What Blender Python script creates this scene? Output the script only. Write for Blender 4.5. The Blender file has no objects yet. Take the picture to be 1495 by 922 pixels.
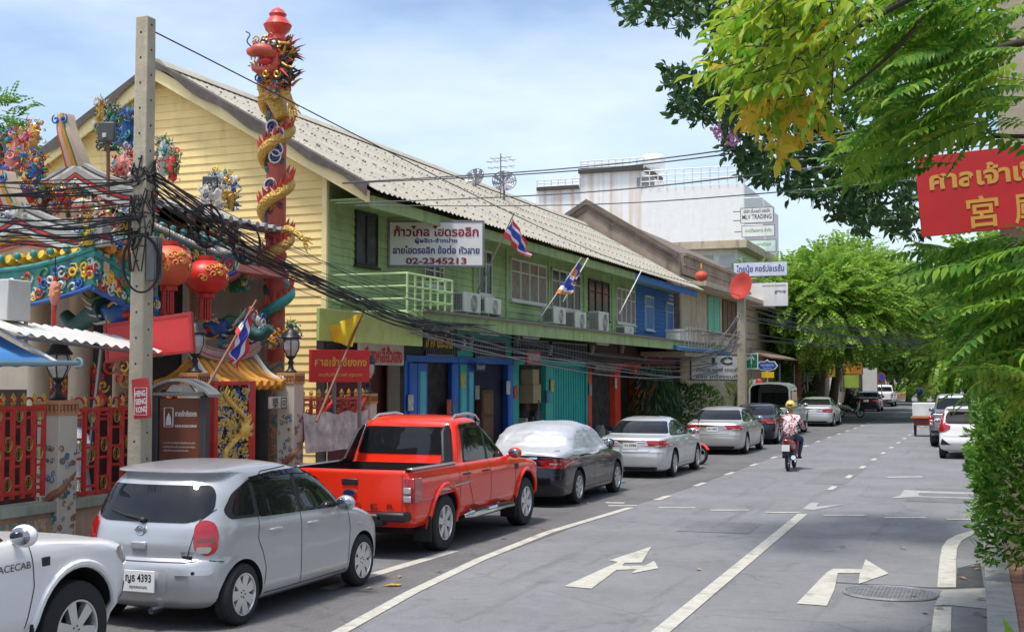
import bpy, bmesh, math, random
import numpy as np
from math import sin, cos, pi, radians, sqrt, atan2
from mathutils import Vector as V, Matrix as MX
from mathutils.bvhtree import BVHTree
from mathutils.geometry import delaunay_2d_cdt
from mathutils import noise as mnoise

sc = bpy.context.scene
C = sc.collection
# ------------------------------------------------------------------ camera
FPX, PU, PV, EYE = 1843.0, 747.5, 461.0, 2.36       # focal length in photo pixels, centre, eye height
PITCH = math.atan((552 - PV) / FPX)
YAW = math.atan2((1448 - PU) / FPX * 1.0, cos(PITCH) + sin(PITCH) * (552 - PV) / FPX)
cam = bpy.data.cameras.new('camera'); camo = bpy.data.objects.new('camera', cam); C.objects.link(camo)
cam.sensor_width = 36; cam.lens = 36 * FPX / 1495; cam.clip_start = 0.1; cam.clip_end = 3000
camo.location = (0, 0, EYE); camo.rotation_euler = (pi / 2 + PITCH, 0, YAW)
sc.camera = camo
# ------------------------------------------------------------------ light
SUN_EL, SUN_AZ = radians(73), radians(205)           # azimuth of the sun, clockwise from +Y
sd = V((sin(SUN_AZ) * cos(SUN_EL), cos(SUN_AZ) * cos(SUN_EL), sin(SUN_EL)))
sun = bpy.data.lights.new('sun', 'SUN'); sun.energy = 2.4; sun.angle = radians(10); sun.color = (1, .955, .88)
suno = bpy.data.objects.new('sun', sun); C.objects.link(suno)
suno.rotation_euler = (-sd).to_track_quat('-Z', 'Y').to_euler()
w = bpy.data.worlds.new('World'); sc.world = w; w.use_nodes = True
nt = w.node_tree; nt.nodes.clear()
def wn(t, **k):
    n = nt.nodes.new(t)
    for a, b in k.items(): setattr(n, a, b)
    return n
wo = wn('ShaderNodeOutputWorld'); bg = wn('ShaderNodeBackground'); bg.inputs[1].default_value = 0.127
sky = wn('ShaderNodeTexSky', sky_type='NISHITA', sun_disc=False, sun_elevation=SUN_EL, sun_rotation=SUN_AZ, air_density=1.0, dust_density=1.8, ozone_density=1.6)
tc = wn('ShaderNodeTexCoord'); mp = wn('ShaderNodeMapping'); mp.inputs['Scale'].default_value = (1.3, 1.3, 4.2); mp.inputs['Location'].default_value = (3.1, 1.7, .4)
no = wn('ShaderNodeTexNoise'); no.inputs['Scale'].default_value = 1.7; no.inputs['Detail'].default_value = 7; no.inputs['Roughness'].default_value = .55
rp = wn('ShaderNodeValToRGB'); rp.color_ramp.elements[0].position = .38; rp.color_ramp.elements[1].position = .74
mxc = wn('ShaderNodeMix', data_type='RGBA'); mxc.inputs[7].default_value = (6.6, 6.9, 7.2, 1)
ms = wn('ShaderNodeMath', operation='MULTIPLY_ADD'); ms.inputs[1].default_value = .5; ms.inputs[2].default_value = .0
L = nt.links.new
L(tc.outputs['Generated'], mp.inputs[0]); L(mp.outputs[0], no.inputs['Vector']); L(no.outputs[0], rp.inputs[0]); L(rp.outputs[0], ms.inputs[0])
L(ms.outputs[0], mxc.inputs[0]); L(sky.outputs[0], mxc.inputs[6]); L(mxc.outputs[2], bg.inputs[0]); L(bg.outputs[0], wo.inputs[0])
sc.view_settings.view_transform = 'Standard'; sc.view_settings.look = 'None'; sc.view_settings.gamma = 1
sc.view_settings.exposure = 0.72
# ------------------------------------------------------------------ pixel helpers (photo pixel -> place on a known plane)
def ray(u, v):
    x, y = (u - PU) / FPX, -(v - PV) / FPX
    f = cos(PITCH) - sin(PITCH) * y; z = sin(PITCH) + cos(PITCH) * y
    return V((cos(YAW) * x - sin(YAW) * f, sin(YAW) * x + cos(YAW) * f, z))
def atx(u, v, x): r = ray(u, v); return r * (x / r.x) + V((0, 0, EYE))
def aty(u, v, y): r = ray(u, v); return r * (y / r.y) + V((0, 0, EYE))
def atz(u, v, z=0): r = ray(u, v); return r * ((z - EYE) / r.z) + V((0, 0, EYE))
def yx(u, x): return atx(u, 500, x).y
def rectx(u0, u1, v0, v1, x):        # y0, y1, z0, z1 of a picture rectangle lying in the plane x
    uc = (u0 + u1) / 2
    return yx(u0, x), yx(u1, x), atx(uc, v1, x).z, atx(uc, v0, x).z
# ------------------------------------------------------------------ materials
def S(r, g, b):
    f = lambda c: (c / 255 / 12.92) if c <= 10.3 else ((c / 255 + .055) / 1.055) ** 2.4
    return (f(r), f(g), f(b))
_M = {}
def mat(name, col, rough=.6, metal=0, var=.12, vs=2.0, bump=0, bs=30, coat=0, island=0, dirt=0, spec=.5, emit=0, alpha=1):
    if name in _M: return _M[name]
    m = bpy.data.materials.new(name); m.use_nodes = True; t = m.node_tree; b = t.nodes['Principled BSDF']
    b.inputs['Roughness'].default_value = rough; b.inputs['Metallic'].default_value = metal
    b.inputs['Coat Weight'].default_value = coat; b.inputs['Coat Roughness'].default_value = .04; b.inputs['Specular IOR Level'].default_value = spec
    c3 = (*col, 1)
    tcn = t.nodes.new('ShaderNodeTexCoord'); lk = t.links.new; last = None
    if var or island or dirt:
        hs = t.nodes.new('ShaderNodeMix'); hs.data_type = 'RGBA'; hs.blend_type = 'MULTIPLY'; hs.inputs[0].default_value = 1; hs.inputs[6].default_value = c3
        n1 = t.nodes.new('ShaderNodeTexNoise'); n1.inputs['Scale'].default_value = vs; n1.inputs['Detail'].default_value = 6; n1.inputs['Roughness'].default_value = .65
        lk(tcn.outputs['Object'], n1.inputs['Vector'])
        mr = t.nodes.new('ShaderNodeMapRange'); mr.inputs[1].default_value = .3; mr.inputs[2].default_value = .7; mr.inputs[3].default_value = 1 - var; mr.inputs[4].default_value = 1 + var
        lk(n1.outputs[0], mr.inputs[0]); lk(mr.outputs[0], hs.inputs[7]); last = hs.outputs[2]
        if island:
            g = t.nodes.new('ShaderNodeNewGeometry'); m2 = t.nodes.new('ShaderNodeMix'); m2.data_type = 'RGBA'; m2.blend_type = 'MULTIPLY'; m2.inputs[0].default_value = 1
            r2 = t.nodes.new('ShaderNodeMapRange'); r2.inputs[3].default_value = 1 - island; r2.inputs[4].default_value = 1 + island
            lk(g.outputs['Random Per Island'], r2.inputs[0]); lk(last, m2.inputs[6]); lk(r2.outputs[0], m2.inputs[7]); last = m2.outputs[2]
        if dirt:
            n2 = t.nodes.new('ShaderNodeTexNoise'); n2.inputs['Scale'].default_value = 1; n2.inputs['Detail'].default_value = 8; n2.inputs['Roughness'].default_value = .7
            mpn = t.nodes.new('ShaderNodeMapping'); mpn.inputs['Scale'].default_value = (3, 3, .5); lk(tcn.outputs['Object'], mpn.inputs[0]); lk(mpn.outputs[0], n2.inputs['Vector'])
            r3 = t.nodes.new('ShaderNodeMapRange'); r3.inputs[1].default_value = .52; r3.inputs[2].default_value = .75; r3.inputs[4].default_value = dirt; lk(n2.outputs[0], r3.inputs[0])
            m3 = t.nodes.new('ShaderNodeMix'); m3.data_type = 'RGBA'; lk(r3.outputs[0], m3.inputs[0]); lk(last, m3.inputs[6]); m3.inputs[7].default_value = (.09, .075, .06, 1); last = m3.outputs[2]
        lk(last, b.inputs['Base Color'])
    else: b.inputs['Base Color'].default_value = c3
    if bump:
        n3 = t.nodes.new('ShaderNodeTexNoise'); n3.inputs['Scale'].default_value = bs; n3.inputs['Detail'].default_value = 5; lk(tcn.outputs['Object'], n3.inputs['Vector'])
        bp = t.nodes.new('ShaderNodeBump'); bp.inputs['Strength'].default_value = bump; bp.inputs['Distance'].default_value = .02; lk(n3.outputs[0], bp.inputs['Height']); lk(bp.outputs[0], b.inputs['Normal'])
    if emit: b.inputs['Emission Color'].default_value = c3; b.inputs['Emission Strength'].default_value = emit
    m.diffuse_color = c3; _M[name] = m; return m
def leafmat(name, c1, c2, tr=.35):
    if name in _M: return _M[name]
    m = bpy.data.materials.new(name); m.use_nodes = True; t = m.node_tree; b = t.nodes['Principled BSDF']; lk = t.links.new
    g = t.nodes.new('ShaderNodeNewGeometry'); mx = t.nodes.new('ShaderNodeMix'); mx.data_type = 'RGBA'
    mx.inputs[6].default_value = (*c1, 1); mx.inputs[7].default_value = (*c2, 1); lk(g.outputs['Random Per Island'], mx.inputs[0])
    lk(mx.outputs[2], b.inputs['Base Color']); b.inputs['Roughness'].default_value = .45; b.inputs['Specular IOR Level'].default_value = .35
    tl = t.nodes.new('ShaderNodeBsdfTranslucent'); lk(mx.outputs[2], tl.inputs[0]); ad = t.nodes.new('ShaderNodeMixShader'); ad.inputs[0].default_value = tr
    o = t.nodes['Material Output']; lk(b.outputs[0], ad.inputs[1]); lk(tl.outputs[0], ad.inputs[2]); lk(ad.outputs[0], o.inputs[0])
    _M[name] = m; return m
# ------------------------------------------------------------------ mesh builder
class MB:
    def __init__(s): s.v = []; s.f = []; s.mi = []; s.c = 0
    def add(s, vs, fs, mi=None):
        b = len(s.v); s.v += [tuple(p) for p in vs]; mi = s.c if mi is None else mi
        for f in fs: s.f.append([b + i for i in f]); s.mi.append(mi)
        return s
    def box(s, c, d, rz=0, R=None, mi=None):
        hx, hy, hz = d[0] / 2, d[1] / 2, d[2] / 2
        vs = [V((x, y, z)) for x in (-hx, hx) for y in (-hy, hy) for z in (-hz, hz)]
        R = R if R is not None else (MX.Rotation(rz, 3, 'Z') if rz else None)
        if R is not None: vs = [R @ p for p in vs]
        c = V(c)
        return s.add([p + c for p in vs], [(0, 1, 3, 2), (4, 6, 7, 5), (0, 4, 5, 1), (2, 3, 7, 6), (0, 2, 6, 4), (1, 5, 7, 3)], mi)
    def b2(s, x0, x1, y0, y1, z0, z1, mi=None): return s.box(((x0 + x1) / 2, (y0 + y1) / 2, (z0 + z1) / 2), (abs(x1 - x0), abs(y1 - y0), abs(z1 - z0)), mi=mi)
    def bar(s, p, q, wd, ht=None, mi=None):   # square bar between two points
        p, q = V(p), V(q); d = q - p; l = d.length
        if l < 1e-6: return s
        R = d.to_track_quat('Y', 'Z').to_matrix(); return s.box((p + q) / 2, (wd, l, ht or wd), R=R, mi=mi)
    def tube(s, pts, r, n=8, caps=True, closed=False, mi=None):
        pts = [V(p) for p in pts]; k = len(pts); rs = r if isinstance(r, (list, tuple)) else [r] * k
        vs = []; fs = []; up = None
        for i, p in enumerate(pts):
            a = pts[i - 1] if (i or closed) else p; b = pts[(i + 1) % k] if (i < k - 1 or closed) else p
            t = (b - a).normalized() if (b - a).length > 1e-9 else V((0, 0, 1))
            if up is None:
                up = V((0, 0, 1)) if abs(t.z) < .9 else V((1, 0, 0))
            x = t.cross(up)
            x = x.normalized() if x.length > 1e-6 else t.orthogonal().normalized()
            y = x.cross(t).normalized(); up = y
            for j in range(n):
                a_ = 2 * pi * j / n; vs.append(p + (x * cos(a_) + y * sin(a_)) * rs[i])
        for i in range(k if closed else k - 1):
            for j in range(n):
                i2 = (i + 1) % k; fs.append((i * n + j, i * n + (j + 1) % n, i2 * n + (j + 1) % n, i2 * n + j))
        if caps and not closed: fs.append(tuple(range(n))[::-1]); fs.append(tuple((k - 1) * n + j for j in range(n)))
        return s.add(vs, fs, mi)
    def cyl(s, p, q, r, r2=None, n=14, mi=None): return s.tube([p, q], [r, r if r2 is None else r2], n, mi=mi)
    def lathe(s, prof, c=(0, 0, 0), n=20, R=None, mi=None, cap=True):
        vs = []; fs = []; c = V(c); k = len(prof)
        for r, z in prof:
            for j in range(n):
                p = V((r * cos(2 * pi * j / n), r * sin(2 * pi * j / n), z)); vs.append((R @ p if R is not None else p) + c)
        for i in range(k - 1):
            for j in range(n): fs.append((i * n + j, i * n + (j + 1) % n, (i + 1) * n + (j + 1) % n, (i + 1) * n + j))
        if cap: fs.append(tuple(range(n))[::-1]); fs.append(tuple((k - 1) * n + j for j in range(n)))
        return s.add(vs, fs, mi)
    def ell(s, c, r, nu=12, nv=8, R=None, mi=None, nz=0, seed=0):
        r = (r, r, r) if not hasattr(r, '__len__') else r; vs = []; fs = []; c = V(c)
        for i in range(nv + 1):
            th = pi * i / nv
            for j in range(nu):
                ph = 2 * pi * j / nu; p = V((sin(th) * cos(ph), sin(th) * sin(ph), cos(th)))
                if nz: p *= 1 + nz * mnoise.noise(p * 2.2 + V((seed, seed * 1.7, 0)))
                p = V((p.x * r[0], p.y * r[1], p.z * r[2])); vs.append((R @ p if R is not None else p) + c)
        for i in range(nv):
            for j in range(nu):
                a, b, c_, d = i * nu + j, i * nu + (j + 1) % nu, (i + 1) * nu + (j + 1) % nu, (i + 1) * nu + j
                if i == 0: fs.append((a, c_, d))
                elif i == nv - 1: fs.append((a, b, d))
                else: fs.append((a, b, c_, d))
        return s.add(vs, [f[::-1] for f in fs], mi)
    def prism(s, pts, off, mi=None):   # planar outline pushed along off
        pts = [V(p) for p in pts]; off = V(off); n = len(pts)
        return s.add(pts + [p + off for p in pts], [tuple(range(n))[::-1], tuple(range(n, 2 * n))] + [(i, (i + 1) % n, n + (i + 1) % n, n + i) for i in range(n)], mi)
    def grid(s, fn, nu, nv, mi=None):
        vs = [fn(i / nu, j / nv) for i in range(nu + 1) for j in range(nv + 1)]
        return s.add(vs, [(i * (nv + 1) + j, (i + 1) * (nv + 1) + j, (i + 1) * (nv + 1) + j + 1, i * (nv + 1) + j + 1) for i in range(nu) for j in range(nv)], mi)
    def quad(s, a, b, c, d, mi=None): return s.add([a, b, c, d], [(0, 1, 2, 3)], mi)
    def torus(s, c, R_, r, R=None, n=20, m=8, mi=None, sx=1):
        c = V(c); pts = []
        for i in range(n):
            p = V((R_ * cos(2 * pi * i / n) * sx, R_ * sin(2 * pi * i / n), 0)); pts.append((R @ p if R is not None else p) + c)
        return s.tube(pts, r, m, closed=True, mi=mi)
    def build(s, name, mats, parent=None, smooth=True, bevel=0, angle=38, seg=2):
        me = bpy.data.meshes.new(name); me.from_pydata(s.v, [], s.f)
        mats = mats if isinstance(mats, (list, tuple)) else [mats]
        for m in mats: me.materials.append(m)
        if len(mats) > 1: me.polygons.foreach_set('material_index', s.mi)
        bm = bmesh.new(); bm.from_mesh(me); bmesh.ops.recalc_face_normals(bm, faces=bm.faces); bm.to_mesh(me); bm.free()
        if smooth: me.shade_smooth(); me.set_sharp_from_angle(angle=radians(angle))
        return link(name, me, parent, bevel, seg)
WORLD = set()
def link(name, me, parent=None, bevel=0, seg=2):
    o = bpy.data.objects.new(name, me); C.objects.link(o)
    if parent is not None:
        o.parent = parent
        if parent.name in WORLD: o.location = -parent.location
    if bevel:
        b = o.modifiers.new('bevel', 'BEVEL'); b.width = bevel; b.segments = seg; b.limit_method = 'ANGLE'; b.angle_limit = radians(40)
    return o
def tag(o, label=None, cat=None, group=None, kind=None):
    if label: o['label'] = label
    if cat: o['category'] = cat
    if group: o['group'] = group
    if kind: o['kind'] = kind
    return o
def thing(name, label, cat, loc=(0, 0, 0), rz=0, group=None, world=False):
    o = bpy.data.objects.new(name, None); C.objects.link(o); o.empty_display_size = .2
    o.location = loc; o.rotation_euler = (0, 0, rz); tag(o, label, cat, group)
    if world: WORLD.add(o.name)
    return o
def dup(o, loc=None, rz=None, label=None, scale=None):
    def cp(a, par):
        c = a.copy(); C.objects.link(c); c.parent = par
        for ch in list(a.children): cp(ch, c)
        return c
    c = cp(o, None)
    if loc is not None: c.location = loc
    if rz is not None: c.rotation_euler = (0, 0, rz)
    if scale: c.scale = (scale,) * 3
    if label: c['label'] = label
    return c
def struct(o): o['kind'] = 'structure'; return o
def evmesh(o, name):
    dg = bpy.context.evaluated_depsgraph_get(); dg.update()
    me = bpy.data.meshes.new_from_object(o.evaluated_get(dg)); me.name = name; return me
_TX = {}
def text(s, size, m, parent, org, xd=(0, 1, 0), up=(0, 0, 1), align='CENTER', ext=.004, name='lettering', bold=0, fit=None, sub=False, shear=0):
    """lettering as a mesh: org is the middle of the line, fit the wanted width"""
    cu = bpy.data.curves.new('lettering', 'FONT'); cu.body = s; cu.size = 1; cu.align_x = 'CENTER'; cu.align_y = 'CENTER'; cu.extrude = 0; cu.offset = bold; cu.resolution_u = 3; cu.shear = shear
    o = bpy.data.objects.new('lettering', cu); C.objects.link(o); me = evmesh(o, name); bpy.data.objects.remove(o); bpy.data.curves.remove(cu)
    xs = [v.co.x for v in me.vertices]
    if not xs: return None
    wd = max(xs) - min(xs); k = size; kx = size if not fit else fit / wd; cx = (max(xs) + min(xs)) / 2; ys = [v.co.y for v in me.vertices]; cy = (max(ys) + min(ys)) / 2
    xd, up = V(xd).normalized(), V(up).normalized(); n = xd.cross(up); org = V(org)
    for v in me.vertices: v.co = org + xd * ((v.co.x - cx) * kx) + up * ((v.co.y - cy) * k) + n * ext
    me.materials.clear(); me.materials.append(m)
    return link(name, me, parent)
R = random.Random(7)
# ------------------------------------------------------------------ ground, road, kerbs, markings
def asphalt(name, c, k=.16):
    m = mat(name, c, .82, var=0, spec=.35); t = m.node_tree; b = t.nodes['Principled BSDF']; lk = t.links.new; N = t.nodes.new
    tcn = N('ShaderNodeTexCoord')
    def nz(scale, det, lo, hi, a, b_, mpn=None):
        n_ = N('ShaderNodeTexNoise'); n_.inputs['Scale'].default_value = scale; n_.inputs['Detail'].default_value = det; n_.inputs['Roughness'].default_value = .7
        if mpn: q = N('ShaderNodeMapping'); q.inputs['Scale'].default_value = mpn; lk(tcn.outputs['Object'], q.inputs[0]); lk(q.outputs[0], n_.inputs['Vector'])
        else: lk(tcn.outputs['Object'], n_.inputs['Vector'])
        r = N('ShaderNodeMapRange'); r.inputs[1].default_value = lo; r.inputs[2].default_value = hi; r.inputs[3].default_value = a; r.inputs[4].default_value = b_; lk(n_.outputs[0], r.inputs[0]); return r.outputs[0], n_
    f1, _ = nz(.45, 5, .3, .7, 1 - k, 1 + k); f2, n2 = nz(70, 3, .25, .75, .58, 1.42); f3, _ = nz(1, 6, .56, .72, 1, .72, (2.6, .16, 1)); f4, _ = nz(6, 4, .35, .65, .94, 1.06)
    f5, _ = nz(2.2, 7, .57, .74, 1, .58)
    vo = N('ShaderNodeTexVoronoi'); vo.feature = 'DISTANCE_TO_EDGE'; vo.inputs['Scale'].default_value = .42; wv_ = N('ShaderNodeTexNoise'); wv_.inputs['Scale'].default_value = 2.5; wv_.inputs['Detail'].default_value = 4; vm = N('ShaderNodeMix'); vm.data_type = 'RGBA'; vm.inputs[0].default_value = .14; lk(tcn.outputs['Object'], wv_.inputs['Vector']); lk(tcn.outputs['Object'], vm.inputs[6]); lk(wv_.outputs['Color'], vm.inputs[7]); lk(vm.outputs[2], vo.inputs['Vector'])
    cr = N('ShaderNodeMapRange'); cr.inputs[1].default_value = .002; cr.inputs[2].default_value = .007; cr.inputs[3].default_value = .8; lk(vo.outputs['Distance'], cr.inputs[0]); f6_, _ = nz(.35, 3, .5, .56, 0, 1); ck_ = N('ShaderNodeMath'); ck_.operation = 'MAXIMUM'; lk(cr.outputs[0], ck_.inputs[0]); lk(f6_, ck_.inputs[1]); f7 = ck_.outputs[0]
    cur = None
    for f in (f1, f2, f3, f4, f5, f7):
        if cur is None: cur = f
        else: mm = N('ShaderNodeMath'); mm.operation = 'MULTIPLY'; lk(cur, mm.inputs[0]); lk(f, mm.inputs[1]); cur = mm.outputs[0]
    mx = N('ShaderNodeMix'); mx.data_type = 'RGBA'; mx.blend_type = 'MULTIPLY'; mx.inputs[0].default_value = 1; mx.inputs[6].default_value = (*c, 1); lk(cur, mx.inputs[7]); lk(mx.outputs[2], b.inputs['Base Color'])
    bp = N('ShaderNodeBump'); bp.inputs['Strength'].default_value = .6; bp.inputs['Distance'].default_value = .006; lk(n2.outputs[0], bp.inputs['Height']); lk(bp.outputs[0], b.inputs['Normal']); return m
ASP = asphalt('asphalt', (.2, .202, .21)); ASP2 = asphalt('parking_asphalt', (.14, .135, .135), .22)
CON = mat('concrete', (.4, .385, .36), .85, var=.16, vs=3, bump=.3, bs=40, dirt=.4); CON2 = mat('kerb_concrete', (.42, .4, .37), .85, var=.2, vs=5, bump=.3, bs=30, dirt=.5)
def sheet(name, pts, z, m, kind='structure'):
    mb = MB(); mb.add([(x, y, z) for x, y in pts], [tuple(range(len(pts)))]); o = mb.build(name, m, smooth=False); o['kind'] = kind; return o
sheet('ground', [(-1500, -300), (1500, -300), (1500, 2600), (-1500, 2600)], -.012, mat('earth', (.17, .15, .12), .95, var=.25, vs=.5))
sheet('road', [(-9.25, -30), (1.4, -30), (1.4, 420), (-9.25, 420)], 0, ASP)
sheet('parking_lane', [(-9.2, -30), (-5.72, -30), (-5.72, 11), (-6.2, 14), (-6.28, 22.5), (-6.15, 27), (-6.15, 140), (-9.2, 140)], .004, ASP2)
# footways
mb = MB(); mb.b2(-30, -9.38, -30, 420, -.3, .13); struct(mb.build('left_footway', CON, smooth=False))
mb = MB()
for i in range(40): mb.b2(-9.376, -9.2, -20 + i * 8, -20 + i * 8 + 7.985, -.3, .142)
struct(mb.build('left_kerb', CON2, bevel=.015))
def kerbcurve():
    p = [(-.06, -5), (-.06, 9), (-.08, 13), (-.13, 17), (-.17, 20.3)]
    for i in range(1, 9): a = pi / 2 * i / 8; p.append((-.17 + .6 * (1 - cos(a)) , 20.3 + .7 * sin(a)))
    p += [(.9, 21.1), (1.05, 21.5), (1.1, 23), (1.1, 420)]; return p
KC = kerbcurve(); mb = MB(); vs = []
for i, p in enumerate(KC):
    a, b = KC[max(0, i - 1)], KC[min(len(KC) - 1, i + 1)]; d = V((b[0] - a[0], b[1] - a[1])).normalized(); n_ = V((d.y, -d.x)); vs += [(p[0], p[1], -.3), (p[0], p[1], .15), (p[0] + n_.x * .26, p[1] + n_.y * .26, .15), (p[0] + n_.x * .26, p[1] + n_.y * .26, -.3)]
mb.add(vs, [(4 * i + j, 4 * i + 4 + j, 4 * i + 5 + j, 4 * i + 1 + j) for i in range(len(KC) - 1) for j in range(3)]); struct(mb.build('right_kerb', CON2, angle=30))
def paving():
    m = mat('red_paving', (.42, .2, .14), .85, var=.2, vs=4, bump=.15, bs=60); t = m.node_tree; b = t.nodes['Principled BSDF']; br = t.nodes.new('ShaderNodeTexBrick'); br.inputs['Scale'].default_value = 1.0; br.inputs['Mortar Size'].default_value = .012; br.inputs['Brick Width'].default_value = .3; br.inputs['Row Height'].default_value = .3; br.offset = 0
    br.inputs['Color1'].default_value = (.44, .21, .15, 1); br.inputs['Color2'].default_value = (.36, .16, .11, 1); br.inputs['Mortar'].default_value = (.16, .12, .1, 1); tcn = t.nodes.new('ShaderNodeTexCoord'); t.links.new(tcn.outputs['Object'], br.inputs['Vector'])
    mx = t.nodes.new('ShaderNodeMix'); mx.data_type = 'RGBA'; mx.blend_type = 'MULTIPLY'; mx.inputs[0].default_value = .7; old = b.inputs['Base Color'].links[0].from_socket; sc2 = t.nodes.new('ShaderNodeMix'); sc2.data_type = 'RGBA'; sc2.blend_type = 'DIVIDE'; sc2.inputs[0].default_value = 1; sc2.inputs[7].default_value = (.42, .2, .14, 1)
    t.links.new(old, sc2.inputs[6]); t.links.new(br.outputs[0], mx.inputs[6]); t.links.new(sc2.outputs[2], mx.inputs[7]); t.links.new(mx.outputs[2], b.inputs['Base Color']); return m
mb = MB(); q = [(p[0] + .2, p[1]) for p in KC[:5]] + [(.5, 20.4), (1.0, 20.8), (1.3, 21.4), (1.3, 420), (9, 420), (9, -5)]; mb.add([(x, y, .138) for x, y in q], [tuple(range(len(q)))]); struct(mb.build('right_footway', paving(), smooth=False))
# painted markings
PNT = mat('road_paint', (.5, .48, .42), .7, var=.16, vs=9, dirt=.8, bump=.15, bs=70); PNT2 = mat('worn_road_paint', (.36, .355, .35), .8, var=.2, vs=12, dirt=.5)
def mark(pp, m=PNT, z=.008): # outline in photo pixels, laid on the road surface
    return sheet('road_marking', [tuple(atz(u, v, z)[:2]) for u, v in pp], z, m)
def band(pts, wd, m=PNT, z=.008):
    vs = []
    for i, p in enumerate(pts):
        a, b = pts[max(0, i - 1)], pts[min(len(pts) - 1, i + 1)]; d = V((b[0] - a[0], b[1] - a[1])).normalized(); n_ = V((-d.y, d.x)) * wd / 2; vs += [(p[0] + n_.x, p[1] + n_.y, z), (p[0] - n_.x, p[1] - n_.y, z)]
    mb = MB(); mb.add(vs, [(2 * i, 2 * i + 1, 2 * i + 3, 2 * i + 2) for i in range(len(pts) - 1)]); return struct(mb.build('road_marking', m, smooth=False))
band([(-5.3, 7)] + [tuple(atz(u, v)[:2]) for u, v in ((497, 922), (600, 865), (700, 817), (800, 777), (920, 741))], .15)
band([(-2.8, 6)] + [tuple(atz(u, v)[:2]) for u, v in ((965, 922), (1172, 750))], .17)
for u0, u1, v in ((888, 930, 738), (962, 1015, 741), (1038, 1093, 744.5), (1118, 1168, 748), (1202, 1262, 752), (1291, 1352, 755.5), (1382, 1440, 758)):
    a, b = atz(u0, v), atz(u1, v); band([(a.x, a.y), (b.x, b.y)], .16)
for i in range(34):
    y = 24.0 + 3.42 * i; band([(-6.12, y), (-6.12, y + 1.0)], .13 if i else .15, PNT if i < 14 else PNT2)
    if i: band([(-3.25, y + .1), (-3.25, y + 1.05)], .13, PNT if i < 14 else PNT2)
f5 = lambda L_: [(480 + x * .3478, 660 + y * .3478) for x, y in L_]; f6 = lambda L_: [(900 + x * .398, 660 + y * .398) for x, y in L_]
mark(f5([(988, 560), (1103, 570), (1207, 492), (1292, 489), (1268, 507), (1383, 485), (1366, 454), (1327, 474), (1232, 474), (1242, 462), (1314, 461), (1354, 394), (1177, 452), (1214, 459)]))
mark(f6([(660, 553), (772, 561), (800, 500), (812, 441), (893, 441), (888, 481), (999, 443), (914, 391), (900, 427), (795, 425), (770, 440)]))
mark(f6([(683, 207), (712, 184), (743, 184), (733, 198), (840, 189), (720, 211)]), PNT2)
mark(f6([(1005, 168), (1043, 156), (1055, 137), (1120, 140), (1310, 147), (1310, 152), (1112, 148), (1105, 155), (1120, 160), (1310, 165), (1310, 169), (1100, 162)]), PNT2)
mark(f6([(988, 93), (1000, 88), (1122, 86), (1122, 91)]), PNT2)
band([(-7.02, 12.6), (-6.98, 14.2), (-6.93, 16.0)], .17); band([(-6.9, 23.2), (-6.55, 23.25)], .2)
mark(f6([(1155, 660), (1166, 567), (1229, 565), (1227, 660)])); mark(f6([(1172, 560), (1178, 528), (1232, 528), (1230, 556)]), PNT2)
band([tuple(atz(*p)[:2]) for p in f6([(1211, 497), (1213, 440), (1216, 390), (1222, 350), (1238, 325), (1266, 308), (1300, 297), (1340, 287)])], .2)
sheet('concrete_gutter', [tuple(atz(u, v)[:2]) for u, v in f6([(1195, 505), (1352, 500), (1362, 575), (1235, 562), (1168, 560)])], .006, CON)
band([tuple(atz(*p)[:2]) for p in f6([(805, 478), (900, 484), (1000, 488), (1150, 498), (1260, 497), (1352, 494)])], .035, mat('tar_seam', (.02, .02, .02), .9), .0095)
for px, py, pw, pl in ((-4.6, 19.3, 1.1, 1.5), (-1.6, 25.5, 1.3, 3.2), (-7.9, 13.9, .9, 1.2), (-4.0, 29.0, .9, 5.0)): sheet('road_patch', [(px, py), (px + pw, py + .05), (px + pw - .04, py + pl), (px + .03, py + pl)], .0052, asphalt('patch_asphalt', (.172, .173, .178), .2))
sheet('tar_patch', [tuple(atz(u, v)[:2]) for u, v in f6([(1250, 425), (1335, 405), (1348, 492), (1245, 495)])], .0055, mat('wet_tar', (.05, .048, .045), .6, var=.4, vs=6))
# storm drain grating
g0 = atz(*f6([(1005, 520)])[0]); gx = (atz(*f6([(1170, 520)])[0]) - g0).length; gy = (atz(*f6([(1005, 496)])[0]).y - atz(*f6([(1005, 545)])[0]).y) / 2
t = thing('drain_grating', 'round iron drain grating set in the road beside the right turn arrow', 'drain cover', (g0.x, g0.y, 0)); STL = mat('old_iron', (.26, .26, .27), .6, .2, var=.3, vs=8)
mb = MB(); pts = [(gx * cos(2 * pi * i / 40), gy * sin(2 * pi * i / 40), .012) for i in range(40)]; mb.tube(pts, .02, 6, closed=True); mb.build('rim', STL, t)
mb = MB(); mb.add([(x, y, .007) for x, y, z in pts], [tuple(range(40))]); mb.build('pit_shade', mat('pit_shade_paint', (.012, .012, .012), .9), t, smooth=False)  # flat disc above the road, the dark of a pit painted on
mb = MB()
for i in range(-11, 12):
    x = gx * i / 12; h = gy * sqrt(max(0, 1 - (i / 12) ** 2)); mb.bar((x - .0, -h, .014), (x, h, .014), .014, .008); y = gy * i / 12; h = gx * sqrt(max(0, 1 - (i / 12) ** 2)); mb.bar((-h, y, .0165), (h, y, .0165), .014, .008)
mb.build('grid_bars', STL, t, smooth=False)
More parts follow.
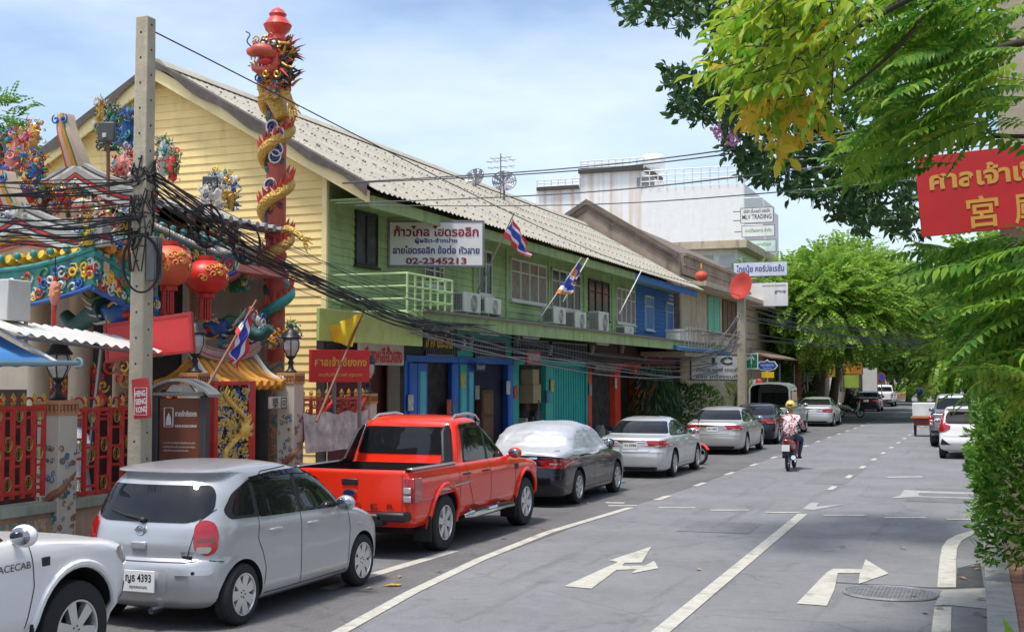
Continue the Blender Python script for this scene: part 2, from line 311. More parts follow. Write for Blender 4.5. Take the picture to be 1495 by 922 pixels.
# fallen leaves
def leaflet(mb, c, l, w_, rz, tilt=.2, mi=None):
    d = V((cos(rz), sin(rz), 0)); n_ = V((-d.y, d.x, 0)); c = V(c); mb.add([c - d * l / 2, c + n_ * w_ / 2 + V((0, 0, tilt * w_)), c + d * l / 2 + V((0, 0, .3 * tilt * l)), c - n_ * w_ / 2 + V((0, 0, tilt * w_))], [(0, 1, 2), (0, 2, 3)], mi)
mb = MB(); g = atz(571, 856); leaflet(mb, (0, 0, .012), .2, .1, .3); leaflet(mb, (.06, .05, .012), .14, .08, 1.4); o = mb.build('fallen_leaf', mat('yellow_leaf', (.6, .36, .03), .6), smooth=False); o.location = g; tag(o, 'big yellow fallen leaf on the asphalt by the white lane line', 'leaf')
base = None
for i, (u, v) in enumerate([(583, 843), (540, 860), (640, 836), (735, 787), (793, 773), (858, 735), (1066, 697), (968, 700), (1230, 799), (1318, 801), (1422, 828), (1428, 832), (1405, 845), (1350, 895), (1432, 876), (1438, 900), (1425, 897), (1372, 890), (1335, 872), (1020, 832)]):
    g = atz(u, v); z = .012
    if base is None:
        mb = MB(); leaflet(mb, (0, 0, 0), .13, .06, 0, .3); base = o = mb.build('fallen_leaf', mat('brown_leaf', (.32, .2, .12), .8, island=.3), smooth=False)
    else: o = base.copy(); C.objects.link(o)
    o.location = (g.x, g.y, z); o.rotation_euler = (0, 0, R.random() * 6); tag(o, 'small brown dry leaf lying on the asphalt or gutter', 'leaf', 'dry leaves scattered on the road')
# ------------------------------------------------------------------ shophouse row
XF, XE, XC = -11.8, -10.75, -10.05           # facade, eave edge, canopy edge
Y0 = yx(474, XF); Y1 = yx(1018, XE)
YG = yx(928, XF); YB = yx(992, XF); ZE = atx(760, 341, XE).z
GRN = mat('green_boards', S(158, 181, 126), .75, var=.2, vs=1.5, dirt=.6, island=.1); GRN2 = mat('light_green', S(150, 172, 114), .75, var=.18, vs=3, dirt=.85); YEL = mat('yellow_boards', S(243, 216, 148), .75, var=.08, vs=1.2, dirt=.25, island=.06); YEL2 = mat('cream_trim', S(240, 222, 165), .7, var=.06, dirt=.25)
BLU = mat('blue_boards', S(55, 112, 178), .75, var=.12, vs=2, dirt=.2); GRYW = mat('grey_boards', S(178, 170, 152), .8, var=.15, dirt=.5); WHF = mat('white_frame', (.7, .7, .66), .6, var=.08, dirt=.3); DKF = mat('dark_frame', (.03, .028, .028), .6); ROOF = mat('fibre_cement_roof', S(172, 166, 150), .85, var=.16, vs=1.2, dirt=.5)
CURT = mat('curtain', (.3, .24, .2), .9, var=.3, vs=6); PANE = mat('window_pane', (.05, .055, .06), .22, var=.5, vs=3); LOWG = mat('low_wall', (.05, .05, .05), .9, var=.3)
row = thing('shophouse_row', 'long wooden shophouse row with yellow gable, green and blue upper boards and corrugated roof', 'building', (XF - 4, (Y0 + Y1) / 2, 0), world=True)
pk = aty(229, 93, Y0 - .25); XR, ZR = pk.x, pk.z; XB = XR - (XE - XR)          # ridge; far side eave
def siding(mb, x, y0, y1, z0, z1, dz=.155):    # lapped boards on a street wall
    n = int((z1 - z0) / dz); dz = (z1 - z0) / n
    for i in range(n): z = z0 + i * dz; mb.add([(x, y0, z + dz), (x + .022, y0, z), (x + .022, y1, z), (x, y1, z + dz), (x, y0, z)], [(0, 1, 2, 3)]); mb.quad((x, y0, z), (x + .022, y0, z), (x + .022, y1, z), (x, y1, z))
ZF = 3.72
mb = MB(); mb.b2(XF - 8, XF - .05, Y0 + .06, Y1 - .4, .13, ZE + .3); mb.build('core_wall', LOWG, row, smooth=False)
mb = MB(); siding(mb, XF, Y0 + .04, YG, ZF - .1, ZE + .28); mb.build('green_wall', GRN, row, smooth=False)
mb = MB(); siding(mb, XF, YG, YB, ZF - .1, ZE + .22); mb.build('blue_wall', BLU, row, smooth=False)
mb = MB(); mb.b2(XF - .04, XF + .01, YB, Y1 - .3, ZF - .1, ZE + .2); mb.build('grey_wall', GRYW, row, smooth=False)
# gable
mb = MB(); sl = (ZR - ZE) / (XE - XR); zt = lambda x: ZR - abs(x - XR) * sl - .15; z = .13; dz = .158
while z < ZR - .2:
    z2 = min(z + dz, ZR - .16)
    def xs(zz): h = (ZR - .15 - zz) / sl; return max(XB + .6, XR - h), min(XF + .02, XR + h)
    a0, a1 = xs(z); b0, b1 = xs(z2)
    if a1 > a0: mb.quad((a0, Y0 - .02, z), (a1, Y0 - .02, z), (b1, Y0, z2), (b0, Y0, z2)); mb.quad((a0, Y0, z), (a1, Y0, z), (a1, Y0 - .02, z), (a0, Y0 - .02, z))
    z += dz
mb.build('gable_wall', YEL, row, smooth=False)
mb = MB(); mb.b2(XF - .06, XF + .045, Y0 - .045, Y0 + .06, .13, zt(XF) + .05); mb.build('corner_board', YEL2, row, bevel=.004)
YV = Y0 - .30                                 # verge
for s_, xe in ((1, XE + .02), (-1, XB)):
    ze = ZE - .05
    mb = MB(); mb.prism([(XR, YV, ZR - .10), (xe, YV, ze - .02), (xe, YV, ze - .26), (XR, YV, ZR - .36)], (0, .05, 0)); mb.build('bargeboard', YEL2, row, bevel=.005)
    mb = MB(); n = 30
    def wv(u): return .05 * sin(u * 23) + .035 * sin(u * 9 + 1)
    vs = []
    for i in range(n + 1): u = i / n; x = XR + (xe - XR) * u; z_ = ZR - .08 + (ze - ZR + .06) * u; vs += [(x, YV - .07, z_ + .12), (x, YV - .075, z_ - .06 + wv(u)), (x, YV + .10, z_ + .14)]
    mb.add(vs, [(3 * i, 3 * i + 1, 3 * i + 4, 3 * i + 3) for i in range(n)] + [(3 * i + 2, 3 * i, 3 * i + 3, 3 * i + 5) for i in range(n)]); mb.build('verge_flashing', mat('weathered_flashing', (.10, .085, .075), .9, var=.3, vs=5), row)
# corrugated roof, both slopes, one sheet each with its own waves
def corr(mb, xa, za, xb, zb, y0, y1, pitch=.177, amp=.028, rows=5):
    n = int((y1 - y0) / pitch * 4)
    for r in range(rows):
        u0, u1 = r / rows, (r + 1) / rows + .012; lift = .012
        vs = []
        for i in range(n + 1):
            y = y0 + (y1 - y0) * i / n; a = amp * sin(2 * pi * (y - y0) / pitch)
            vs += [(xa + (xb - xa) * u0, y, za + (zb - za) * u0 + a), (xa + (xb - xa) * u1, y, za + (zb - za) * u1 + a + lift)]
        mb.add(vs, [(2 * i, 2 * i + 1, 2 * i + 3, 2 * i + 2) for i in range(n)])
mb = MB(); corr(mb, XR, ZR, XE + .15, ZE - .06, YV, Y1 + .3, .22, .024); rf = mb.build('roof', ROOF, row, angle=80)
mb = MB(); corr(mb, XR, ZR, XB - .1, ZE - .05, YV, Y1 + .3, .25, .034, 2); mb.build('rear_roof', ROOF, row, angle=80)
mb = MB(); mb.prism([(XR + .28, YV, ZR - .1), (XR + .1, YV, ZR + .07), (XR, YV, ZR + .1), (XR - .1, YV, ZR + .07), (XR - .28, YV, ZR - .1)], (0, Y1 - YV + .3, 0)); mb.build('ridge_cap', ROOF, rf)
mb = MB()                                     # roofing bolts
for r, u in enumerate((.17, .37, .385, .57, .58, .77, .93)):
    for i in range(int((Y1 - YV) / .5)):
        y = YV + .06 + .5 * i; mb.box((XR + (XE + .15 - XR) * u, y, ZR + (ZE - .06 - ZR) * u + .045), (.035, .035, .03))
mb.build('roof_bolts', mat('bolt_dark', (.19, .18, .155), .7), rf, smooth=False)['kind'] = 'stuff'
mb = MB(); mb.b2(XE - .06, XE, YV + .2, yx(928, XE), ZE - .36, ZE - .13); mb.build('eave_fascia', GRN2, row, bevel=.005)
mb = MB(); mb.b2(XE - .06, XE, yx(928, XE) + .01, Y1 + .1, ZE - .36, ZE - .13); mb.build('blue_fascia', BLU, row, bevel=.005)
mb = MB(); mb.b2(XF, XE - .06, Y0 + .05, Y1, ZE - .17, ZE - .14); mb.build('soffit', GRN, row, smooth=False)
# windows
def window(par, u0, u1, v0, v1, n=2, fm=WHF, x=XF, rail=True, pane=PANE, curtain=False, fw=.055):
    y0, y1, z0, z1 = rectx(u0, u1, v0, v1, x); mb = MB(); e = x + .055
    for (a, b, c, d) in ((y0, y1, z1 - fw, z1), (y0, y1, z0, z0 + fw)): mb.b2(x - .02, e, a, b, c, d)
    for k in range(n + 1): y = y0 + (y1 - y0) * k / n; mb.b2(x - .02, e + .004, max(y0, y - fw / 2), min(y1, y + fw / 2), z0 + .002, z1 - .002)
    if rail: zz = z0 + (z1 - z0) * .68; mb.b2(x - .02, e - .006, y0 + .02, y1 - .02, zz, zz + .03)
    w_ = mb.build('window', fm, par, bevel=.004); mb = MB(); mb.b2(x - .02, x + .028, y0 + .01, y1 - .01, z0 + .01, z1 - .01); mb.build('pane', CURT if curtain else pane, w_, smooth=False)
    mb = MB(); mb.b2(x - .02, e + .05, y0 - .05, y1 + .05, z0 - .05, z0 - .004); mb.build('sill', fm, w_, bevel=.004); return w_
window(row, 516, 548, 310, 388, 2, DKF, rail=False)
window(row, 617, 645, 386, 418, 2); window(row, 697, 716, 365, 431, 2); window(row, 744, 796, 382, 442, 4, curtain=True); window(row, 804, 846, 396, 452, 4); window(row, 858, 888, 410, 467, 3, DKF); window(row, 899, 926, 422, 473, 4, curtain=True)
GB = mat('blue_white_frame', S(150, 190, 225), .6); LB2 = mat('blue_pane', S(60, 120, 190), .3)
window(row, 941, 953, 432, 482, 1, WHF, pane=LB2); window(row, 972, 982, 442, 487, 1, WHF, pane=LB2)
SHB = mat('shutter_board', S(165, 160, 140), .85, var=.2, vs=4); window(row, 994, 1005, 438, 492, 2, SHB, pane=SHB); window(row, 1007, 1021, 442, 502, 4, mat('brown_frame', (.14, .07, .05), .7), curtain=True)
mb = MB(); mb.b2(XF - .02, XF + .06, YB - .06, YB + .06, ZF, ZE + .1); mb.build('white_post', WHF, row)
for u in (477, 640, 690, 738, 800, 852, 893): y = yx(u, XF); MB().b2(XF, XF + .05, y - .05, y + .05, ZF, ZE).build('upper_post', GRN, row, smooth=False)
# canopy over the footway
ya = yx(617, XC); yb = yx(1062, XC); mb = MB(); zc = atx(692, 483, XC).z + .02; ztp = atx(692, 461, XC).z
mb.prism([(XF, ya, ztp + .14), (XC, ya, ztp), (XC, ya, zc - .02), (XC - .06, ya, zc - .02), (XC - .06, ya, zc + .12), (XF, ya, zc + .3)], (0, yb - ya, 0)); cnp = mb.build('canopy', GRN2, row, smooth=False)
mb = MB(); mb.b2(XC, XC + .07, ya, yb, ztp - .03, ztp + .02); mb.build('canopy_gutter', mat('rusty_grey', (.2, .17, .15), .8, dirt=.5), cnp)
mb = MB(); y0, y1, z0, z1 = rectx(466, 617, 457, 501, XC + .05); mb.b2(XC, XC + .05, y0, y1, z0, z1); fb = mb.build('canopy_front_board', mat('pale_green_board', S(172, 196, 116), .65, var=.14, dirt=.6), row, bevel=.004)
mb = MB(); mb.b2(XF, XC, Y0, y1, z1 - .08, z1); mb.build('canopy_deck', GRN2, fb, smooth=False)
# balcony rail
RAIL = mat('rail_green', S(185, 212, 150), .5); bal = MB(); xb_ = XC - .1; yA, yB = max(Y0 + .15, yx(482, xb_)), yx(660, xb_); zA, zB = atx(560, 453, xb_).z, atx(560, 392, xb_).z
for k in range(4): z = zA + (zB - zA) * (.05 + .95 * k / 3); bal.tube([(XF, yA, z), (xb_, yA, z), (xb_, yB, z), (XF, yB, z)], .022, 6)
for k in range(7): y = yA + (yB - yA) * k / 6; bal.tube([(xb_, y, zA - .25), (xb_, y, zB)], .022, 6)
bal.build('balcony_rail', RAIL, row)
# ground floor bays
TEAL = mat('teal_paint', S(56, 178, 166), .6, var=.12, dirt=.35); TEAL2 = mat('teal_panel', S(95, 200, 200), .6, var=.12, dirt=.25); BLUD = mat('blue_door', S(46, 112, 208), .55, var=.15, dirt=.25); REDD = mat('red_door', S(232, 74, 44), .6, var=.15, dirt=.3); DRK = mat('shop_dark', (.04, .034, .034), .9, var=.8, vs=4); MAR = mat('maroon_wall', (.1, .02, .025), .8, var=.3); BRN = mat('brown_wood', (.13, .055, .03), .7, var=.25, vs=5); BEIG = mat('beige_post', S(190, 170, 128), .8, dirt=.4)  # the near-black shop paint stands in for shade in unlit rooms
XG = XF + .12; ZD = 2.72
def bay(u0, u1, open0, open1, fm, back=DRK, top=None, tm=None, zd=ZD, depth=2.2, doors=()):
    """one shop bay: frame, header, back panel mostly painted as the shade of an unlit room, leaves folded at the sides"""
    y0, y1 = yx(u0, XG), yx(u1, XG); o0, o1 = yx(open0, XG), yx(open1, XG); mb = MB()
    mb.b2(XF - .06, XG, y0, o0, .13, zd); mb.b2(XF - .06, XG, o1, y1, .13, zd); mb.b2(XF - .06, XG + .03, y0, y1, zd, zd + .14); b = mb.build('shop_front', fm, row, bevel=.006)
    mb = MB(); mb.b2(XF - .055, XG - .02, y0, y1, zd + .14, zc + .3); mb.build('header', tm or fm, b, smooth=False)
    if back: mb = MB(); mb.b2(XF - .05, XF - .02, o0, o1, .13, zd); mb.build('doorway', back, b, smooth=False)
    return b, o0, o1
def leafdoor(par, u0, u1, m, pm=None, ang=0, x=None, zd=ZD - .03, name='door'):
    x = x or XG + .02; y0, y1 = yx(u0, x), yx(u1, x); mb = MB(); mb.b2(x - .02, x + .025, y0, y1, .16, zd); d = mb.build(name, m, par, bevel=.006)
    for a, b in ((.28, 1.2), (1.32, zd - .18)): MB().b2(x + .02, x + .034, y0 + (y1 - y0) * .2, y1 - (y1 - y0) * .2, a, b).build('door_panel', pm or m, d, bevel=.008)
    return d
def grille(par, u0, u1, z0, z1, n, m=DKF, x=None):
    x = x or XG + .03; y0, y1 = yx(u0, x), yx(u1, x); mb = MB(); mb.b2(x - .02, x - .012, y0, y1, z0, z1, 1)
    for k in range(n + 1): y = y0 + (y1 - y0) * k / n; mb.b2(x, x + .015, y - .012, y + .012, z0, z1)
    mb.b2(x, x + .02, y0, y1, z0, z0 + .04); mb.b2(x, x + .02, y0, y1, z1 - .04, z1); return mb.build('grille', [mat('grille_grey', S(120, 128, 135), .6), DRK], par, smooth=False)
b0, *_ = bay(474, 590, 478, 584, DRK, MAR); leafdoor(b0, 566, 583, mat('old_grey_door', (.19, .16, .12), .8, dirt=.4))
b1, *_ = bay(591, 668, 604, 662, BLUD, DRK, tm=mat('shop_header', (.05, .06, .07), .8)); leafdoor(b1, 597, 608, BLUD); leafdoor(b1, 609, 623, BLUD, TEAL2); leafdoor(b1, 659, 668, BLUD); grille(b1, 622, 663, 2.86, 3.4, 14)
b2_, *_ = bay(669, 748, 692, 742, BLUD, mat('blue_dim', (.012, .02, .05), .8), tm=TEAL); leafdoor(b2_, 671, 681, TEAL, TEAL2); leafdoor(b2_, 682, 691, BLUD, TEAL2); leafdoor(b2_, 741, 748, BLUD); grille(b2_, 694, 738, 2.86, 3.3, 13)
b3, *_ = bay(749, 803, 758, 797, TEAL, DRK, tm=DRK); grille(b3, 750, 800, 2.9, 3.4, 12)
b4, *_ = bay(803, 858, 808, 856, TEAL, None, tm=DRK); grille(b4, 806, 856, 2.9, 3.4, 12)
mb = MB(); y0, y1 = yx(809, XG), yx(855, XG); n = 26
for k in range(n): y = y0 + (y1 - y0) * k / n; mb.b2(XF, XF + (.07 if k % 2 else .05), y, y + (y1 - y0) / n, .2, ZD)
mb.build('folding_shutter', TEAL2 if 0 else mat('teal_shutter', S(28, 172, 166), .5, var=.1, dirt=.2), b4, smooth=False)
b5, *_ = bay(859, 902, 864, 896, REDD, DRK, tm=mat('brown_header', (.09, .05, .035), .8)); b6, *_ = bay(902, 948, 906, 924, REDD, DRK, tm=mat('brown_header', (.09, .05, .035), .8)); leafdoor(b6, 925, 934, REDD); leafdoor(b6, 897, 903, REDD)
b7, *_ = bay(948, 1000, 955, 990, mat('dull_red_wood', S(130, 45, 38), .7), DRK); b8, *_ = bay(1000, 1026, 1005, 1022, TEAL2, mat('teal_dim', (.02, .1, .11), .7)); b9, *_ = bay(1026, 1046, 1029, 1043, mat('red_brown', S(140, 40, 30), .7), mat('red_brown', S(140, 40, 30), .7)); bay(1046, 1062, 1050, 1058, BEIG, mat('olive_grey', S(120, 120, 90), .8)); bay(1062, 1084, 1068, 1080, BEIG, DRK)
# goods inside the doorways
def goods(u0, u1, x, n, zmax, pal, label, seed, name='goods_stack'):
    r = random.Random(seed); y0, y1 = yx(u0, x), yx(u1, x); t = thing(name, label, 'shop goods', (x, (y0 + y1) / 2, .13))
    for k in range(n):
        y = y0 + (y1 - y0) * (k + .5) / n - (y0 + y1) / 2; h = zmax * r.uniform(.45, 1); w_ = abs(y1 - y0) / n * .8; mb = MB(); c = pal[r.randrange(len(pal))]
        if r.random() < .5: mb.cyl((r.uniform(-.1, .1), y, 0), (r.uniform(-.1, .1), y + r.uniform(-.1, .1), h), w_ / 2, n=12)
        else: mb.box((0, y, h / 2), (.25, w_, h)); mb.box((0, y, h + .06), (.2, w_ * .7, .12))
        mb.build('piece', mat('goods_%d%d%d' % tuple(int(q * 99) for q in c), c, .6, var=.3), t, bevel=.01)
    return t
goods(627, 655, XG + .25, 5, 1.0, [(.02, .02, .02), (.25, .03, .03), (.4, .38, .33), (.1, .1, .11)], 'dark goods with red pieces in the first blue doorway', 1)
goods(668, 690, XG + .55, 4, 1.25, [(.45, .43, .42), (.05, .05, .06), (.3, .3, .32)], 'grey metal goods standing between the two blue doorways', 2)
goods(750, 770, XG + .5, 5, 1.15, [(.35, .2, .12), (.4, .36, .3), (.12, .1, .1)], 'upright brown rolls leaning at the teal doorway', 3)
goods(772, 785, XG + .2, 4, 1.9, [(.05, .05, .05), (.3, .3, .28), (.15, .13, .12)], 'dark hanging goods inside the teal doorway', 4)
goods(868, 893, XG + .35, 5, .9, [(.05, .05, .05), (.35, .33, .3), (.2, .2, .18)], 'dark goods piled in the red framed doorway', 5)
t = thing('wooden_cabinet', 'tall brown wooden cabinet inside the second blue doorway', 'cabinet', (XG, yx(704, XG) + .25, .13)); mb = MB(); mb.b2(-.12, .05, -.38, .38, 0, 1.95); mb.build('cabinet_body', BRN, t, bevel=.015)
for z in (.15, .75, 1.35): MB().b2(.05, .07, -.33, .33, z, z + .52).build('cabinet_door', mat('brown_wood2', (.17, .07, .035), .6, var=.2, vs=6), t, bevel=.008)
t = thing('cardboard_box', 'beige boxes stacked high inside the teal doorway', 'box', (XG + .12, yx(768, XG), 1.5)); MB().b2(-.2, .2, -.3, .3, .2, .7).build('box_body', mat('cardboard', (.4, .3, .18), .8), t, bevel=.01); MB().b2(-.18, .18, -.28, .2, .7, 1.1).build('box_body', mat('cardboard', (.4, .3, .18), .8), t, bevel=.01)
MB().b2(-.05, .0, -.3, .3, 0, .2).build('shelf', BRN, t)
# air conditioners
def aircon(label, u0, u1, v0, v1, x=None, old=0):
    x = x or XC - .75; y0, y1, z0, z1 = rectx(u0, u1, v0, v1, x); h = z1 - z0; w_ = min(max(.5, y1 - y0), 1.0); yc = (y0 + y1) / 2
    t = thing('air_conditioner', label, 'air conditioner', (x, yc, z0), group='air conditioner units above the canopy'); W = mat('aircon_white', (.62, .61, .56), .5, var=.08, dirt=.35)
    mb = MB(); mb.b2(-.34, 0, -w_ / 2, w_ / 2, .06, h); c = mb.build('casing', W, t, bevel=.015); r_ = min(w_, h) * .38
    mb = MB()
    for k in range(5): mb.torus((.004, w_ * .1, h * .53), r_ * (k + 1) / 5, .006, MX.Rotation(pi / 2, 3, 'Y'), 20, 4)
    for k in range(8): a = pi * k / 4; mb.bar((.004, w_ * .1, h * .53), (.004, w_ * .1 + r_ * cos(a), h * .53 + r_ * sin(a)), .007)
    mb.build('fan_guard', W, c); MB().cyl((-.01, w_ * .1, h * .53), (.003, w_ * .1, h * .53), r_, n=20).build('fan_opening', mat('fan_dark', (.05, .05, .05), .7), c)
    mb = MB()
    for k in range(9): z = .12 + (h - .2) * k / 8; mb.b2(-.3, -.04, -w_ / 2 - .012, -w_ / 2, z, z + .022)
    for k in range(6): y = -.3 + .25 * k / 5; mb.b2(y, y + .012, -w_ / 2 - .01, -w_ / 2 - .001, .1, h - .05)
    mb.build('side_louvre', mat('louvre_grey', (.2, .2, .19), .6), c, smooth=False); mb = MB()
    for y in (-w_ * .35, w_ * .35): mb.b2(-.36, .02, y - .025, y + .025, 0, .06)
    mb.build('bracket', mat('bracket_grey', (.25, .24, .22), .7), t)
aircon('big white air conditioner left of the tall flag pole foot', 676, 703, 427, 460); aircon('white air conditioner just right of the tall flag pole foot', 707, 734, 435, 462)
aircon('white air conditioner below the four pane window with orange flag', 805, 830, 449, 476); aircon('white air conditioner between the orange flag pole and dark window', 834, 862, 455, 484); aircon('narrow white air conditioner under the dark framed window', 872, 892, 455, 488); aircon('small grey air conditioner at the end of the green boards', 908, 930, 476, 494)
# satellite dishes and aerial on the roof
GM = mat('aerial_grey', (.2, .2, .21), .5, .6)
def dish(label, u, v, y, r, m=None, solid=False, rz=.5):
    p = aty(u, v, y); zb = ZR - abs(p.x - XR) * sl if not solid else p.z - 1; zb = min(zb, p.z - .3); t = thing('satellite_dish', label, 'satellite dish', (p.x, p.y, zb)); h = p.z - zb; Rm = MX.Rotation(rz, 3, 'Z') @ MX.Rotation(radians(62), 3, 'X')
    mb = MB()
    if solid: mb.lathe([(.001, 0), (r * .5, r * .07), (r, r * .26), (r, r * .28), (r * .5, r * .09), (.001, .02)], (0, 0, h), 28, Rm)
    else:
        for k in range(1, 6): mb.torus(V((0, 0, h)) + Rm @ V((0, 0, r * .3 * (k / 5) ** 2)), r * k / 5, .012, Rm, 26, 4)
        for k in range(16): a = 2 * pi * k / 16; mb.tube([V((0, 0, h)) + Rm @ V((r * q * cos(a), r * q * sin(a), r * .3 * q * q)) for q in (0, .33, .66, 1)], .01, 4)
        mb.add([V((0, 0, h)) + Rm @ V((r * q * cos(2 * pi * k / 16), r * q * sin(2 * pi * k / 16), r * .3 * q * q)) for k in range(16) for q in (.15, 1)], [(2 * k, 2 * k + 1, (2 * k + 3) % 32, (2 * k + 2) % 32) for k in range(0, 16, 2)], 1)
    mb.build('dish', [m or GM, GM], t); mb = MB(); mb.tube([(0, 0, 0), (0, 0, h)], .035); [mb.tube([V((0, 0, h)) + Rm @ V((r * cos(a), r * sin(a), r * .28)), V((0, 0, h)) + Rm @ V((0, 0, r * .9))], .01, 4) for a in (0, 2.1, 4.2)]; mb.ell(V((0, 0, h)) + Rm @ V((0, 0, r * .9)), .05); mb.build('mount', GM, t)
yr_ = 40.0
dish('wire mesh satellite dish standing right of the tall aerial mast', 736, 267, 37, .38, rz=.4); dish('wire mesh satellite dish lying back on the ridge left of the aerial mast', 694, 263, 36, .36, rz=-.2)
p = aty(731, 240, 37.5); t = thing('aerial_mast', 'thin tv aerial mast with crossed rods above the roof ridge', 'aerial', (p.x, p.y, ZR - 1)); mb = MB(); mb.tube([(0, 0, 0), (0, 0, p.z - ZR + 1.35)], .02); mb.build('mast', GM, t); mb = MB()
for z, l in ((1.1, .5), (1.2, .35), (.9, .45)): z += p.z - ZR; mb.tube([(-l, 0, z), (l, .1, z + .05)], .012, 5); [mb.tube([(x, -.2, z), (x, .2, z)], .008, 4) for x in (-l * .8, -l * .3, l * .3, l * .8)]
mb.build('rods', GM, t)
# meters, lamps and notices on the shop fronts
g0 = None
for k, u in enumerate((672, 684, 752, 800, 862, 906, 940, 962)):
    y = yx(u, XG + .04)
    if g0 is None: t = g0 = thing('electric_meter', '', 'electric meter', group='electric meters above the shop doors'); MB().b2(0, .1, -.1, .1, 0, .3).build('casing', mat('meter_grey', (.28, .28, .27), .5, var=.2, dirt=.4), t, bevel=.02); MB().cyl((.09, 0, .2), (.13, 0, .2), .08).build('dial', LG0 if 0 else mat('meter_glass', (.4, .42, .42), .15), t)
    else: t = dup(g0)
    t.location = (XG + .03, y, 3.0 + .1 * (k % 3)); t['label'] = 'grey electric meter box above the shop doors'
g0 = None
for k, u in enumerate((640, 715, 775, 880)):
    y = yx(u, XC - .6)
    if g0 is None: t = g0 = thing('tube_lamp', '', 'lamp', group='tube lamps under the canopy'); MB().b2(-.04, .04, -.6, .6, 0, .06).build('batten', WHF, t); MB().tube([(0, -.58, -.03), (0, .58, -.03)], .018).build('tube', mat('tube_white', (.75, .76, .76), .3), t)
    else: t = dup(g0)
    t.location = (XC - .6, y, zc + .02); t['label'] = 'white tube lamp fixed under the shop canopy'
rr = random.Random(41); g0 = None; NC = [(.6, .58, .5), (.55, .1, .06), (.1, .2, .45), (.6, .45, .1), (.3, .32, .3)]
for k, u in enumerate((600, 656, 664, 676, 697, 742, 753, 800, 806, 862, 899, 927, 933)):
    c = NC[k % 5]; t = tag(MB().b2(-.006, .006, -.13, .13, -.17, .17).build('notice', mat('notice_%d' % (k % 5), c, .7, var=.35, vs=9), bevel=0), ('cream', 'red', 'blue', 'yellow', 'grey')[k % 5] + ' faded paper notice stuck on a shop door post', 'notice', 'paper notices on the shop doors'); t.location = (XG + .05, yx(u, XG + .05), rr.uniform(1.5, 2.4))
# ------------------------------------------------------------------ vehicles
def pchip(x, y, xi):
    x = np.array(x, float); y = np.array(y, float); h = np.diff(x); d = np.diff(y) / h; m = np.zeros_like(y); m[0], m[-1] = d[0], d[-1]
    for i in range(1, len(x) - 1):
        if d[i - 1] * d[i] > 0: w1, w2 = 2 * h[i] + h[i - 1], h[i] + 2 * h[i - 1]; m[i] = (w1 + w2) / (w1 / d[i - 1] + w2 / d[i])
    k = np.clip(np.searchsorted(x, xi) - 1, 0, len(x) - 2); t = (xi - x[k]) / h[k]
    return (1 + 2 * t) * (1 - t) ** 2 * y[k] + t * (1 - t) ** 2 * h[k] * m[k] + t * t * (3 - 2 * t) * y[k + 1] + t * t * (t - 1) * h[k] * m[k + 1]
def outline(yr, yf, w_, rr, rf, br, bf, tp):
    ym, hl = (yr + yf) / 2, max((yf - yr) / 2, .01); rr = min(rr, w_ * .9, hl * .9); rf = min(rf, w_ * .9, hl * .9); p = []
    e = lambda x, y0, b: y0 + b * (x / w_) ** 2
    for i in range(8): x = (w_ - rr) * i / 8; p.append((x, e(x, yr, br)))
    c0 = e(w_ - rr, yr, br) + rr
    for i in range(7): a = -pi / 2 + pi / 2 * i / 6; p.append((w_ - rr + rr * cos(a), c0 + rr * sin(a)))
    c1 = e(w_ - rf, yf, -bf) - rf; c1 = max(c1, c0 + .001)
    for i in range(1, 25): p.append((w_, c0 + (c1 - c0) * i / 25))
    for i in range(7): a = pi / 2 * i / 6; p.append((w_ - rf + rf * cos(a), c1 + rf * sin(a)))
    for i in range(1, 9): x = (w_ - rf) * (1 - i / 8); p.append((x, min(e(x, yf, -bf), 9)))
    p = [(x * (1 - tp * min(1.2, abs((y - ym) / hl)) ** 3), y) for x, y in p]
    return p + [(-x, y) for x, y in p[-2:0:-1]]
def shell(rows, dz=.013, tp=.05, z0=None, z1=None, mbx=None, disp=None):
    r = np.array(rows, float); a, b = (r[0, 0] if z0 is None else z0), (r[-1, 0] if z1 is None else z1)
    zs = np.linspace(a, b, max(8, int((b - a) / dz))); cols = [pchip(r[:, 0], r[:, k], zs) for k in range(1, 8)]
    mb = mbx or MB(); vs = []; n = 0
    for i, z in enumerate(zs):
        o = outline(*[c[i] for c in cols], tp); n = len(o); vs += [(x, y, z) for x, y in o]
    if disp: vs = [disp(V(p)) for p in vs]
    k = len(zs); fs = [(i * n + j, i * n + (j + 1) % n, (i + 1) * n + (j + 1) % n, (i + 1) * n + j) for i in range(k - 1) for j in range(n)]
    fs += [tuple(range(n))[::-1], tuple((k - 1) * n + j for j in range(n))]
    mb.add(vs, fs); return mb
def cz(p, n=2):   # round the corners of an outline
    q = []; k = len(p); rad = (.05, .05, .12)[n]
    for i in range(k):
        b = V(p[i]); a = V(p[i - 1]) - b; c = V(p[(i + 1) % k]) - b; e = min(rad, a.length * .45, c.length * .45); a = b + a.normalized() * e; c = b + c.normalized() * e
        q += [tuple(a.lerp(b, t).lerp(b.lerp(c, t), t)) for t in (0, .33, .67, 1)]
    return q
AX = {'x+': lambda a, b: (V((4, a, b)), V((-1, 0, 0))), 'x-': lambda a, b: (V((-4, a, b)), V((1, 0, 0))), 'y-': lambda a, b: (V((a, -6, b)), V((0, 1, 0))),
      'r+': lambda a, b: (V((.8 * a + 3.6, .6 * a - 4.8, b)), V((-.6, .8, 0))), 'r-': lambda a, b: (V((-.8 * a - 3.6, .6 * a - 4.8, b)), V((.6, .8, 0))),
      'y+': lambda a, b: (V((a, 6, b)), V((0, -1, 0))), 'z+': lambda a, b: (V((a, b, 5)), V((0, 0, -1)))}
